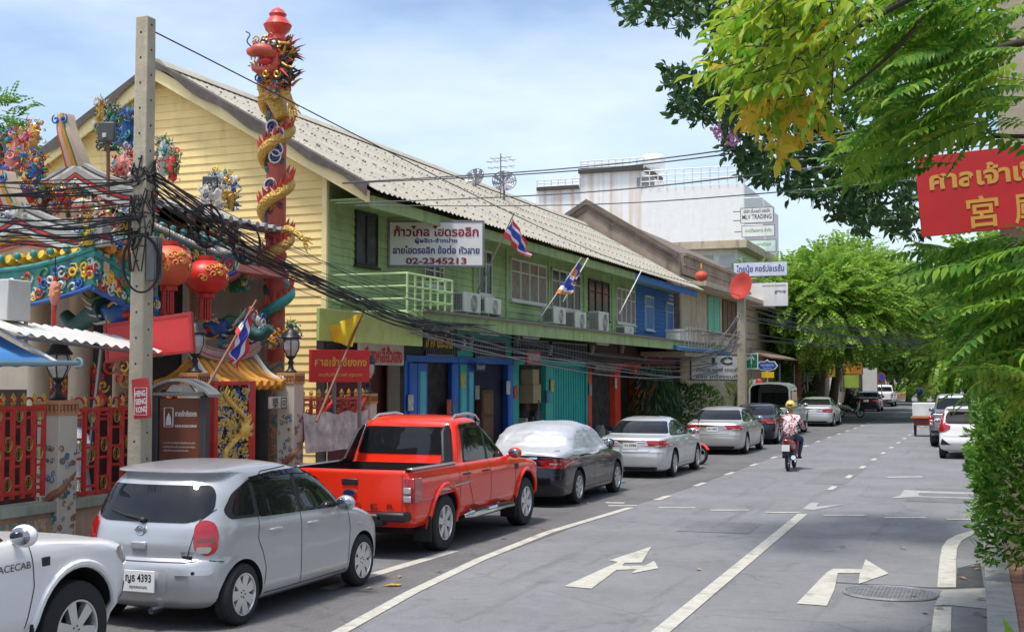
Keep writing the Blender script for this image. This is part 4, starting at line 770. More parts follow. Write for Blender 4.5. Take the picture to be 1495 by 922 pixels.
    lines = [('x+', [(ym, 1.14), (ym, .48)]), ('x+', [(1.15, 1.1), (1.17, .8), (1.1, .5)]), ('x+', [(yb + .25 if kind == 'double' else yb + .1, 1.13), (yb + .28, .9), (yb + .5 if kind == 'double' else yb + .2, .5)]), ('x+', [(yb - .03, 1.15), (yb - .03, .5)]), ('y-', [(-.755, 1.14), (-.755, .62), (.755, .62), (.755, 1.14)])]
    seams(sk, t, lines, .010)
    # tailgate details, bumper
    MB().box((0, -2.606, .995), (.24, .03, .085)).build('tailgate_handle', BLK, t, bevel=.015)
    mb = MB(); mb.box((0, -2.66, .52), (1.1, .18, .16)); mb.box((.66, -2.63, .56), (.42, .24, .13)); mb.box((-.66, -2.63, .56), (.42, .24, .13)); mb.build('rear_bumper', BLK, t, bevel=.035)
    plate(t, (-.03, -2.765, .56), 'กท 2857', .36, .17, m=plm)
    mb = MB(); mb.b2(-.87, -.78, -2.58, yb - .05, 1.155, 1.175); mb.b2(.78, .87, -2.58, yb - .05, 1.155, 1.175); mb.build('bed_rail', BLK, t, bevel=.008)
    mb = MB(); mb.b2(-.7, .7, -2.3, 2.2, .3, .42); mb.build('chassis', WELL, t)
    return t, sk, ck
# ------------------------------------------------------------------ buildings beyond the row
STUC = mat('stained_stucco', S(150, 135, 120), .9, var=.35, vs=1.2, dirt=.85, bump=.3, bs=12); CREAM = mat('cream_wall', S(192, 176, 150), .85, var=.18, dirt=.75); WHB = mat('white_wall', S(232, 232, 230), .85, var=.05, dirt=.12)
YO = Y1 + .45; xo = XF + .25
ob_ = thing('old_shophouse', 'weathered stucco shophouse block with stepped gable wall, beyond the corrugated roof', 'building', (xo - 5, YO + 12, 0), world=True)
pts = [aty(u, v, YO) for u, v in ((857, 291), (990, 368), (992, 392))]; pk2 = pts[0]; ZP = pts[1].z; YE = 75
lx = [pk2.x - (p.x - pk2.x) for p in pts[1:][::-1]]; prof = [(p.x, p.z) for p in pts] + [(pts[2].x, .1), (lx[0], .1), (lx[0], pts[2].z), (lx[1], pts[1].z)]
mb = MB(); mb.prism([(x, YO, z) for x, z in prof], (0, .3, 0)); mb.build('gable_wall', STUC, ob_, smooth=False)
for s_ in (1, -1):
    mb = MB(); a, b = pts[0], pts[1]; xx = lambda x: pk2.x + s_ * (x - pk2.x)
    for off, hh, dd in ((.0, .22, .14), (.35, .12, .07)): mb.prism([(pk2.x, YO - dd, a.z - off), (xx(b.x), YO - dd, b.z - off), (xx(b.x), YO - dd, b.z - off - hh), (pk2.x, YO - dd, a.z - off - hh)], (0, dd + .3 + (.05 if off == 0 else -.02), 0))
    mb.build('gable_coping', mat('dark_coping', S(110, 98, 88), .9, var=.3, dirt=.6), ob_, bevel=.01)
xo = pts[2].x; mb = MB(); mb.b2(xo - 8, xo - .02, YO + .3, YE, .13, ZP - .9); mb.build('street_wall', CREAM, ob_, smooth=False)
mb = MB(); mb.prism([(pk2.x, YO + .3, pk2.z - .3), (xo - .3, YO + .3, ZP - .3), (2 * pk2.x - xo + .3, YO + .3, ZP - .3)], (0, YE - YO - .3, 0)); mb.build('roof', mat('dark_tile', S(120, 105, 95), .9, var=.3), ob_, smooth=False)
mb = MB(); mb.b2(xo - .25, xo + .1, YO + .31, YE, ZP - .85, ZP - .1); mb.b2(xo - .28, xo + .2, YO + .32, YE, ZP - .12, ZP + .02); mb.b2(xo - .28, xo + .16, YO + .32, YE, ZP - .52, ZP - .44); mb.build('parapet', STUC, ob_, bevel=.01)
zsl = atx(1060, 425, xo + .9).z; mb = MB(); mb.b2(xo, xo + 1.0, YO + .35, YE, zsl - .08, zsl + .12); mb.build('floor_slab', CREAM, ob_, bevel=.01)
window(ob_, 1033, 1050, 434, 484, 2, mat('teal_shutter_pale', S(120, 190, 165), .7, dirt=.3), x=xo, pane=mat('teal_shutter_pale', S(120, 190, 165), .7, dirt=.3)); window(ob_, 1055, 1079, 440, 490, 4, mat('brown_shutter', S(120, 95, 80), .8), x=xo, pane=mat('brown_shutter', S(120, 95, 80), .8))
xb2 = XC + .1; mb = MB(); y0, y1 = yx(1000, xb2), yx(1092, xb2); z0 = atx(1050, 517, xb2).z; mb.b2(xo, xb2, y0, y1, z0 - .15, z0); mb.build('balcony_floor', CREAM, ob_, bevel=.01)
mb = MB()
for k in range(24): y = y0 + (y1 - y0) * k / 23; mb.tube([(xb2, y, z0), (xb2, y, z0 + .85)], .015, 5)
mb.tube([(xb2, y0, z0 + .85), (xb2, y1, z0 + .85)], .025, 6); mb.build('balcony_rail', mat('rusty_rail', (.3, .26, .22), .7), ob_)['kind'] = 'thing'
r = random.Random(5)
for k in range(9):
    y = y0 + (y1 - y0) * (k + .5) / 9; t = thing('storage_box', 'pale storage box among the balcony clutter of the old block', 'box', (xb2 - .5, y, z0), group='boxes piled on the balcony'); h = r.uniform(.4, .9); c = r.choice([(.5, .5, .48), (.42, .38, .34), (.55, .55, .55), (.3, .26, .24)])
    MB().b2(-.25, .25, -.4, .4, 0, h).build('box_body', mat('box_%d' % int(c[2] * 100), c, .7, var=.2, dirt=.4), t, bevel=.02); MB().b2(-.27, .27, -.42, .42, h, h + .06).build('lid', mat('box_%d' % int(c[2] * 100), c, .7, var=.2, dirt=.4), t, bevel=.01)
mb = MB(); ba, bb = yx(988, XC + .12), yx(1062, XC + .12); mb.prism([(XF, ba, 4.0), (XC + .25, ba, 3.42), (XC + .25, ba, 3.3), (XC + .2, ba, 3.3), (XF, ba, 3.9)], (0, bb - ba, 0)); mb.build('blue_canopy', mat('blue_tin', S(60, 105, 150), .6, var=.15, dirt=.5), ob_, smooth=False)
# big white building behind
YW = 92.0
wb = thing('white_building', 'tall white building with rust streaked blank wall and roof railings', 'building', (-22, YW + 8, 0), world=True); ZW = lambda u, v: aty(u, v, YW)
RUSTW = mat('white_wall_streaked', S(236, 236, 234), .85, var=.04, dirt=.1); t_ = RUSTW.node_tree; b_ = t_.nodes['Principled BSDF']; tcn = t_.nodes.new('ShaderNodeTexCoord'); mpn = t_.nodes.new('ShaderNodeMapping'); mpn.inputs['Scale'].default_value = (1.1, 1, .035); n_ = t_.nodes.new('ShaderNodeTexNoise'); n_.inputs['Scale'].default_value = 1.4; n_.inputs['Detail'].default_value = 6
rr_ = t_.nodes.new('ShaderNodeMapRange'); rr_.inputs[1].default_value = .5; rr_.inputs[2].default_value = .66; rr_.inputs[4].default_value = .6; mxx = t_.nodes.new('ShaderNodeMix'); mxx.data_type = 'RGBA'; old = b_.inputs['Base Color'].links[0].from_socket; mxx.inputs[7].default_value = (.5, .24, .06, 1)
for a, b in ((tcn.outputs['Object'], mpn.inputs[0]), (mpn.outputs[0], n_.inputs['Vector']), (n_.outputs[0], rr_.inputs[0]), (rr_.outputs[0], mxx.inputs[0]), (old, mxx.inputs[6]), (mxx.outputs[2], b_.inputs['Base Color'])): t_.links.new(a, b)
def blk(u0, u1, v, dep, m, name, y=YW, z0=0): a, b = aty(u0, v, y), aty(u1, v, y); mb = MB(); mb.b2(a.x, b.x, y, y + dep, z0, (a.z + b.z) / 2); return mb.build(name, m, wb, smooth=False)
blk(782, 1086, 284, 16, WHB, 'main_wall'); blk(846, 936, 250, 12, RUSTW, 'stair_tower', YW - .03); blk(782, 846, 277, 12, RUSTW, 'parapet', YW - .02); blk(936, 1086, 272, 14, WHB, 'parapet', YW - .025)
DG = mat('roof_dark', (.06, .055, .05), .8); a = aty(846, 254, YW); b = aty(936, 247, YW); mb = MB(); mb.b2(a.x, b.x + .2, YW - .35, YW + 6, a.z, a.z + .35); mb.build('roof_slab', DG, wb); a = aty(785, 279, YW); b = aty(846, 275, YW); mb = MB(); mb.b2(a.x, b.x, YW - .3, YW + 6, a.z, a.z + .25); mb.build('roof_slab', DG, wb)
def rail(u0, u1, v0, v1, n, y=YW - .1):
    a, b = aty(u0, v1, y), aty(u1, v1, y); h = aty(u0, v0, y).z - a.z; z = (a.z + b.z) / 2; mb = MB()
    for k in range(n + 1): x = a.x + (b.x - a.x) * k / n; mb.tube([(x, y, z), (x, y, z + h)], .05, 5)
    for q in (.35, .68, 1): mb.tube([(a.x, y, z + h * q), (b.x, y, z + h * q)], .045, 5)
    mb.build('roof_railing', mat('white_rail', (.68, .68, .68), .5), wb)
rail(848, 940, 233, 248, 9); rail(784, 846, 262, 276, 6); rail(936, 1088, 246, 270, 12)
a = aty(940, 232, YW + 3); b = aty(966, 249, YW + 3); mb = MB(); mb.lathe([(.9, 0), (.95, .1), (.95, 1.0), (.8, 1.25), (.1, 1.35)], ((a.x + b.x) / 2, YW + 3, b.z), 20); mb.build('water_tank', WHB, wb)
mb = MB(); a, b = aty(930, 272, YW - .05), aty(955, 258, YW - .05); mb.b2(a.x, b.x, YW - .08, YW + .1, a.z, b.z); mb.build('roof_window', mat('grey_glass', (.22, .23, .24), .2), wb)
mb = MB(); a = aty(1086, 290, YW); [mb.tube([(a.x, YW - .2, z), (a.x + 1.4, YW - .2, z), (a.x + 1.6, YW - .2, z - 1.3)], .05, 5) for z in (a.z, a.z - 2)]; mb.tube([(a.x + .05, YW - .2, 0), (a.x + .05, YW - .2, a.z + 1.5)], .06, 6); mb.build('steel_frame', mat('white_rail', (.68, .68, .68), .5), wb)
ab = thing('annex_building', 'low white annex with flat roof and small windows below the tall white building', 'building', (-18, 80, 0), world=True); Yn = 78
def bk2(u0, u1, v0, v1, dep, m, name, y=Yn): a, b = aty(u0, v0, y), aty(u1, v1, y); mb = MB(); mb.b2(a.x, b.x, y, y + dep, b.z, (a.z + aty(u1, v0, y).z) / 2); return mb.build(name, m, ab, bevel=.01)
bk2(960, 1078, 360, 560, 10, WHB, 'wall'); bk2(955, 1090, 352, 361, 12, CREAM, 'roof_slab', Yn - .8); w_ = bk2(1008, 1041, 373, 397, .2, mat('pale_green_pane', S(150, 175, 160), .2), 'window', Yn - .06); bk2(1050, 1072, 372, 402, .15, mat('white_grille', (.55, .55, .55), .5), 'window', Yn - .07)
# signs: board, border and lettering
def sign(name, label, c, wd, ht, m, lines, xd=(1, 0, 0), up=(0, 0, 1), th=.06, frame=None, cat='sign', group=None, post=None):
    c = V(c); xd, up = V(xd).normalized(), V(up).normalized(); n = xd.cross(up); t = thing(name, label, cat, c, group=group); Rm = MX((xd, n, up)).transposed()
    mb = MB(); mb.box((0, 0, 0), (wd, th, ht), R=Rm); b = mb.build('board', m, t, bevel=.008)
    if frame:
        mb = MB()
        for s_ in (-1, 1): mb.box(up * s_ * (ht / 2 - .02) + n * .004, (wd + .004, th + .006, .045), R=Rm); mb.box(xd * s_ * (wd / 2 - .02) + n * .004, (.045, th + .008, ht + .002), R=Rm)
        mb.build('frame', frame, t, bevel=.004)
    for s, fx, fz, size, fit, tm, *bo in lines: text(s, size, tm, t, xd * fx * wd + up * fz * ht + n * (th / 2), xd, up, fit=fit * wd, ext=.008, bold=bo[0] if bo else .015)
    if post:
        mb = MB()
        for q in post: mb.bar(V(q[0]), V(q[1]), q[2])
        mb.build('bracket', GM, t)
    return t
WS = mat('sign_white', (.74, .74, .72), .45, var=.05, dirt=.2); TR = mat('letter_red', (.25, .012, .03), .5, var=0); TB = mat('letter_navy', (.03, .045, .16), .5, var=0); TK = mat('letter_dark', (.05, .05, .06), .5, var=0); RS = mat('sign_red', (.5, .018, .02), .45, var=.1, dirt=.15); TG = mat('letter_gold', (.62, .33, .06), .4, var=.05); TRB = mat('letter_bright_red', (.6, .02, .03), .5, var=0)
xs_ = XE + .15; y0, y1, z0, z1 = rectx(571, 704, 322, 389, xs_)
sign('shop_sign', 'long white sign with red and navy Thai lettering and a phone number on green boards', atx(637, 356, XE - .1), 2.02, .98, WS, [('ก้าวไกล ไฮดรอลิก', 0, .27, .25, .88, TR, .03), ('ผู้ผลิต-จำหน่าย', 0, .06, .115, .44, TB, .03), ('สายไฮดรอลิก ข้อต่อ หัวสาย', 0, -.13, .19, .9, TB, .03), ('02-2345213', 0, -.37, .18, .63, TR, .035)], xd=(.93, .36, 0), frame=GM, th=.09, post=[((-.85, -.2, .3), (-1.0, -.35, .3), .05), ((-.85, -.2, -.3), (-1.0, -.35, -.3), .05)])
q = aty(1105, 314, 84)
sign('advert_sign', 'top white sign of the stacked three, with two lines of dark lettering', q, 2.2, 1.05, WS, [('บริษัท เอ็มแอลวี เทรดดิ้ง', 0, .28, .3, .8, TK), ('MLV TRADING', 0, -.1, .42, .88, TK)], frame=GM, post=[((-1.6, .1, .3), (-.9, .1, .3), .06), ((-1.6, .1, -.3), (-.9, .1, -.3), .06)])
TGn = mat('letter_green', (.1, .35, .2), .5, var=0)
sign('advert_sign', 'middle white sign of the stacked three with one faint green line', aty(1107, 337, 84), 2.2, .8, WS, [('อาณัติผลการ จำกัด', 0, .05, .3, .8, TGn)], frame=GM, post=[((-1.6, .1, 0), (-.9, .1, 0), .06)]); sign('advert_sign', 'lowest pale green sign of the stacked three below the middle one', aty(1109, 359, 84), 2.2, .85, mat('sign_pale_green', (.6, .72, .66), .5, dirt=.2), [('เจริญพาณิชย์', 0, .1, .25, .7, TGn)], frame=GM, post=[((-1.6, .1, 0), (-.9, .1, 0), .06)])
sign('advert_sign', 'pale lavender sign with blue Thai lettering projecting over the street', aty(1110, 393, 66), 2.75, .7, mat('sign_lavender', (.6, .64, .78), .5, dirt=.15), [('ไทยนุ้ย คอร์ปอเรชั่น', 0, 0, .42, .9, TB, .02)], th=.12, post=[((-2.2, .1, .1), (-1.3, .1, .1), .07), ((-2.2, .1, -.2), (-1.3, .1, -.2), .07)])
qq = sign('advert_sign', 'large weathered white sign with small dark words at both ends, below the lavender one', aty(1117, 430, 63), 2.25, 1.15, WS, [('the', -.38, .1, .24, .16, TK), ('group', .34, .1, .24, .25, TK), ('BANGKOK BUSINESS', .2, .38, .09, .5, TK)], th=.1, post=[((-1.9, .1, .2), (-1.1, .1, .2), .07)])
sign('shop_sign', 'white board sign with black lettering hung under the blue canopy', atx(1046, 536, XC + .1) , 2.3, 1.0, WS, [('I C', .1, .25, .4, .4, TK, .05), ('จำหน่าย อะไหล่ รถยนต์', 0, -.08, .2, .8, TK), ('ซ่อม เครื่องยนต์', 0, -.34, .18, .8, TK)], xd=V((.75, .66, 0)), frame=TK)
sign('shop_sign', 'red lettered Thai sign board under the pale green canopy board', atx(557, 517, XG + .5) , yx(590, XG + .5) - yx(526, XG + .5), .42, mat('sign_pinkish', (.5, .42, .38), .6, dirt=.3), [('เซียงหลีฮั่วเฮง', 0, 0, .36, .9, TRB, .03)], xd=(0, 1, 0))
sign('shop_sign', 'small black sign with yellow lettering above the first blue doors', atx(639, 497, XG + .6), yx(662, XG + .6) - yx(619, XG + .6), .4, mat('sign_black', (.02, .02, .02), .6), [('โชคชัยอะไหล่', 0, 0, .34, .92, mat('letter_yellow', (.6, .38, .03), .5, var=0), .03)], xd=(0, 1, 0))
sign('shop_sign', 'little red sign with white lettering above the teal doorway', atx(778, 521, XG + .6), 1.05, .38, RS, [('หมายเลข', 0, 0, .3, .8, WS, .03)], xd=(0, 1, 0)); sign('shop_sign', 'small dark blue plate with white lettering on the grille', atx(701, 535, XG + .2), .6, .2, mat('plate_blue', (.02, .03, .16), .5), [('บ้านเลขที่', 0, 0, .13, .8, WS)], xd=(0, 1, 0), th=.03)
sign('shop_sign', 'brown carved name board above the red framed doors', atx(884, 536, XG + .3), 2.6, .3, mat('sign_brown', (.1, .06, .04), .6), [('เฮงเจริญยนต์ อะไหล่', 0, 0, .22, .9, BEIG)], xd=(0, 1, 0))
# ------------------------------------------------------------------ street signs by the second pole
sx, sy = -8.95, 58.0; SG = mat('sign_green', (.01, .2, .1), .4); SBl = mat('sign_blue', (.02, .07, .36), .4); SY = mat('sign_yellow', (.75, .5, .02), .4)
p = aty(1097, 527, sy); t = sign('traffic_sign', 'green traffic sign with white straight arrow on a thin post', p, .62, .72, SG, [('↑', 0, .12, .55, .5, WS, .03), ('!', 0, -.34, .14, .07, WS)], frame=WS, th=.03); MB().tube([(0, .04, .4), (0, .04, -p.z + .13)], .03).build('post', GM, t)
p = aty(1120, 534, sy + 1); t = thing('street_name_sign', 'blue pointed street name sign with white lettering on its own post', 'sign', p); mb = MB(); hx = [(-.5, 0), (-.36, .22), (-.1, .22), (-.04, .28), (.04, .28), (.1, .22), (.36, .22), (.5, 0), (.34, -.17), (.1, -.22), (-.1, -.22), (-.34, -.17)]; mb.prism([(x, -.015, z) for x, z in hx], (0, .03, 0)); mb.build('board', WS, t); mb = MB(); mb.prism([(x * .9, -.02, z * .84) for x, z in hx], (0, .02, 0)); mb.build('board_face', SBl, t)
text('ถนนทรงวาด', .17, WS, t, (0, -.02, .04), (1, 0, 0), fit=.6); text('Song Wat Rd', .09, WS, t, (0, -.02, -.11), (1, 0, 0), fit=.4); MB().tube([(0, .04, .3), (0, .04, -p.z + .13)], .03).build('post', WS, t)
p = aty(1121, 547, sy + 1); sign('street_sign', 'plain small yellow plate under the blue street name sign', p - V((0, .03, 0)), .58, .27, SY, [], th=.02)
p = aty(1099, 565, sy - .6); t = thing('striped_post', 'red and white striped post with small boxes beneath the green sign', 'post', (p.x, p.y, .13)); RW = mat('red_white_red', (.5, .03, .03), .5); zz = .0
for k in range(8): MB().box((0, 0, .15 + k * .27), (.3 if k % 2 else .26, .2, .268)).build('stripe', WS if k % 2 else RW, t, bevel=.01)
mb = MB(); mb.ell((.28, -.02, 1.95), (.2, .12, .28), 12, 8); mb.tube([(.28, 0, 0), (.28, 0, 1.7)], .05); mb.build('red_bell', RW, t)
# red and white sacks / notice boxes near it
for i, (u, v, y) in enumerate(((1104, 582, 57), (1110, 572, 60))):
    p = aty(u, v, y); t = thing('notice_box', ['white box with red band standing at the foot of the striped post', 'grey and white box mounted behind the striped post'][i], 'box', (p.x, p.y, .13)); MB().b2(-.18, .18, -.15, .15, 0, p.z).build('box_body', WS, t, bevel=.02); MB().b2(-.185, .185, -.155, .155, .3, .55).build('band', RW if i == 0 else GM, t, bevel=.01)
# ------------------------------------------------------------------ poles
PCN = mat('pole_concrete', S(172, 162, 140), .9, var=.14, vs=4, dirt=.45, bump=.3, bs=25)
def pole(label, x, y, z, w0=.2, w1=.16, m=None, holes=True):
    t = thing('utility_pole', label, 'utility pole', (x, y, .13)); mb = MB(); a, b = w0 / 2, w1 / 2; mb.add([(sx_ * h, sy_ * h, zz) for zz, h in ((0, a), (z - .13, b)) for sx_, sy_ in ((-1, -1), (1, -1), (1, 1), (-1, 1))], [(0, 1, 2, 3), (7, 6, 5, 4)] + [(i, (i + 1) % 4, 4 + (i + 1) % 4, 4 + i) for i in range(4)]); mb.build('shaft', m or PCN, t, bevel=.018)
    if holes:
        mb = MB()
        for k in range(int((z - .6) / .3)): zz = .6 + k * .3; h = a + (b - a) * zz / z; mb.cyl((0, -h - .002, zz), (0, -h + .01, zz), .014, n=8); mb.cyl((h + .002, 0, zz + .1), (h - .01, 0, zz + .1), .014, n=8)
        mb.build('bolt_hole', mat('hole_dark', (.03, .025, .02), .9), t)
    return t
XP, YP = -9.3, 12.27; ZPT = atx(214, 26, XP).z
pole('tall square concrete pole in front of the shrine carrying the tangled cables', XP, YP, ZPT, .215, .17)
X2 = -9.0; Y2 = yx(1083, X2); pole('weathered concrete pole at the far end of the shop canopy', X2, Y2, atx(1083, 425, X2).z, .34, .28)
XR2, YR2 = .34, 17.2; pole('thick pale concrete pole holding the red shrine banner, rising behind the hedge', XR2, YR2, 8.5, .46, .40)
p = atx(1077, 415, X2 + .25); t = thing('red_dish', 'round red dish mounted on top of the far concrete pole', 'satellite dish', (X2, Y2, p.z)); mb = MB(); mb.lathe([(.001, 0), (.3, .04), (.52, .14), (.54, .14), (.3, .02), (.001, -.02)], (.1, -.2, .05), 28, MX.Rotation(-.5, 3, 'Z') @ MX.Rotation(radians(78), 3, 'X')); mb.build('dish', mat('dish_red', (.5, .05, .03), .5), t); MB().tube([(0, 0, -.3), (.1, -.1, 0)], .03).build('mount', GM, t)
p = atx(1024, 403, xo + 1.3); t = thing('paper_lantern', 'small red lantern hanging on the old stucco block', 'lantern', p); mb = MB(); mb.ell((0, 0, 0), (.24, .24, .2), 16, 10); mb.build('lantern_body', mat('lantern_red_small', (.55, .07, .03), .6), t); MB().cyl((0, 0, .28), (0, 0, .5), .03).build('cap', TG, t)
# ------------------------------------------------------------------ cables
CAB = mat('cable_black', (.012, .012, .013), .55, var=0); CABG = mat('cable_grey', (.12, .125, .13), .6, var=0)
def spl(P, n=10):
    P = [V(p) for p in P]; out = []
    for i in range(len(P) - 1):
        a, b, c, d = P[max(0, i - 1)], P[i], P[i + 1], P[min(len(P) - 1, i + 2)]
        for j in range(n): t = j / n; out.append(.5 * ((2 * b) + (c - a) * t + (2 * a - 5 * b + 4 * c - d) * t * t + (3 * b - a - 3 * c + d) * t ** 3))
    return out + [P[-1]]
def cable(P, r, label, group, m=CAB, n=10, name='cable'):
    p = spl(P, n); o0 = V(p[0]); mb = MB(); mb.tube([q - o0 for q in p], r, 6); o = mb.build(name, m); o.location = o0; tag(o, label, 'cable', group); return o
r = random.Random(11)
GA = 'black cable of the bundle from the shrine pole down to the shop canopy'; A = [(222, 268, XP + .12), (290, 318, -9.36), (380, 372, -9.45), (490, 425, -9.6), (600, 470, -9.75), (700, 500, -9.9), (800, 520, -9.95), (900, 533, -9.95), (1000, 535, -9.9), (1083, 505, X2 + .2)]
for i in range(22):
    dz, dx = r.uniform(-.2, .2), r.uniform(-.1, .08); tight = .5; P = []
    for k, (u, v, x) in enumerate(A): q = atx(u, v, x); f = 1 if k in (0, 1) else (tight + r.uniform(-.2, .25)); f *= 1.3 if k > 5 else 1; P.append(q + V((dx * f, 0, dz * f + r.uniform(-.07, .07))))
    if i % 4: P = P[:5] + [atx(640 + 4 * i, 474, XC + .06)]
    else: P = P[:5] + [p_ + V((0, 0, .16)) for p_ in P[5:9]] + P[9:]
    cable(P, r.choice([.005, .007, .009, .012]), 'black cable in the thick bundle sagging from shrine pole along the shop canopy', GA)
GB_ = 'thin loose cables between the shrine pole and the green boards'
for i in range(9):
    a = atx(222, r.uniform(255, 330), XP + .1); b = atx(r.uniform(560, 660), r.uniform(440, 475), -9.8); c = (a + b) / 2 - V((0, 0, r.uniform(-.12, .25))); cable([a, c, b], .005, 'thin loose cable hanging beside the thick bundle from the shrine pole', GB_)
GC = 'cables running left from the shrine pole'
for i in range(21):
    v1 = r.choice([258, 262, 270, 276, 290, 296, 312, 318, 334, 338, 342]) + r.uniform(-3, 3); v0 = v1 + r.uniform(0, 26) - 2; a = atx(214, v1, XP - .02 + r.uniform(-.1, .12)); xq = r.uniform(-9.9, -9.4); b = atx(-25, v0, xq); b2 = atx(-190, v0 + r.uniform(-10, 10), xq - .1); c = (a + b) / 2 - V((0, 0, r.uniform(-.03, .12)))
    cable([a, c, b, b2], r.choice([.006, .008, .01, .014]), 'black cable running left from the shrine pole past the temple roof', GC)
GD = 'cables strung along the shop canopy'
for i in range(7):
    x = XC + r.uniform(.1, .35); us = [600, 700, 800, 900, 1000, 1080]; vs_ = [478, 507, 524, 538, 545, 528]; dv = r.uniform(-8, 10); P = [atx(u, v + dv + r.uniform(-5, 5), x) for u, v in zip(us, vs_)]; cable(P, r.choice([.008, .011, .016]), 'grey cable strung along the canopy edge above the shop doors', GD, CABG if i % 3 else CAB)
# high wires to the right pole
for i, (u, v, uz, vz) in enumerate(((500, 246, 1470, 158), (500, 268, 1470, 168), (490, 297, 1470, 208), (520, 300, 1470, 250))):
    a = atx(u, v, XE + .1); a = V((a.x, a.y, min(a.z, ZE - .1))); b = aty(uz, vz, YR2 - .2); cable([a, (a + b) / 2 - V((0, 0, .18)), b], .011 if i != 3 else .009, 'grey wire crossing the street from the long eave towards the tree', 'wires crossing the street', CABG)
a = V((XP, YP, ZPT - .12)); b = atx(1083, 432, X2); cable([a, (a + b) / 2 + V((0, 0, -.9 + .35)), b], .009, 'single thin wire from the top of the shrine pole along the roof', 'single wires')
for i in range(12):
    p0 = atx(1086, r.uniform(440, 500), X2); p1 = aty(1345, r.uniform(488, 510), 66); cable([p0, (p0 + p1) / 2 - V((0, 0, r.uniform(.05, .45))), p1], .014, 'cable crossing in front of the big trees from the far pole', 'cables crossing before the trees', mat('cable_pale', (.05, .055, .055), .6, var=0))
for i in range(10):
    p0 = atx(1080, r.uniform(440, 510), X2); p1 = atx(r.uniform(1000, 1060), r.uniform(500, 530), XC + .2); cable([p0, (p0 + p1) / 2 - V((0, 0, r.uniform(.05, .4))), p1], .013, 'loose cable tangled around the far concrete pole', 'tangled cables at the far pole', CABG)
# coils
for i, (u, v, x, ru, rv, nloops, lab) in enumerate(((205, 385, XP + .14, .21, .33, 5, 'oval coil of spare black cable hung on the shrine pole'), (302, 330, -9.37, .2, .27, 5, 'black cable coil hanging from the bundle nearest the pole'), (359, 356, -9.42, .19, .27, 4, 'black cable coil hanging beside the dragon column'))):
    c = atx(u, v, x); t = thing('cable_coil', lab, 'cable coil', c); rr = random.Random(i)
    for k in range(nloops):
        mb = MB(); d = V((rr.uniform(-.02, .02), rr.uniform(-.02, .02), rr.uniform(-.02, .02))); pts = [(d.x + k * .012 + (.0 if i else 0), (ru + d.y) * cos(2 * pi * j / 28), (rv + d.z) * sin(2 * pi * j / 28)) for j in range(28)]; Rz = MX.Rotation(-.6, 3, 'Z'); mb.tube([Rz @ V(p_) for p_ in pts], .009, 5, closed=True); mb.build('loop', CAB, t)
c = atx(226, 378, XP + .18); t = thing('junction_box', 'grey ribbed junction box strapped to the shrine pole', 'junction box', c); mb = MB(); mb.b2(-.06, .06, -.09, .07, -.26, .26); mb.build('casing', mat('box_dark_grey', (.12, .12, .125), .6), t, bevel=.012); mb = MB()
for k in range(4): mb.b2(.06, .072, -.075 + .035 * k, -.06 + .035 * k, -.24, .24)
mb.build('rib', mat('box_dark_grey', (.12, .12, .125), .6), t)
# pole clutter: small cable knots
t = thing('cable_knot', 'knot of twisted cables wrapped round the shrine pole', 'cable knot', (XP, YP, atx(215, 300, XP).z)); rr = random.Random(3)
for k in range(16):
    mb = MB(); a0 = rr.uniform(0, 6); z = rr.uniform(-.55, .45); pts = [(.13 * cos(a0 + j * .5) * (1 + .15 * sin(j)), .13 * sin(a0 + j * .5) * (1 + .15 * cos(j * 1.3)), z + .03 * j * rr.uniform(-.6, .8)) for j in range(13)]; mb.tube(pts, rr.choice([.008, .011]), 5); mb.build('strand', CAB, t)
for k in range(6):
    mb = MB(); x0 = rr.uniform(-.1, .12); pts = [(x0, -.12, .1), (x0 + rr.uniform(-.1, .15), -.16, -.35), (x0 + rr.uniform(-.05, .1), -.14, -.8)]; mb.tube(spl(pts, 5), .009, 5); mb.build('strand', CAB, t)
# red banner on the right pole
q0 = aty(1340, 279, YR2 - .45); wd = 2.5; cx = q0.x + wd / 2; zc2 = q0.z; tilt = .03
sign('shrine_banner', 'big red hanging banner with gold Thai and Chinese lettering on the right pole', (cx, YR2 - .45, zc2), wd, 1.02, RS, [('ศาลเจ้าเซียงกง', -.03, .2, .30, .82, TG, .035), ('宮', -.2, -.26, .42, .15, TG, .015), ('廟', .02, -.26, .42, .15, TG, .015)], xd=(1, .05, .07), up=(-.07, 0, 1), frame=TG if 0 else None, th=.03, post=[((-.35, .02, .2), (-.35, .26, .2), .05)])
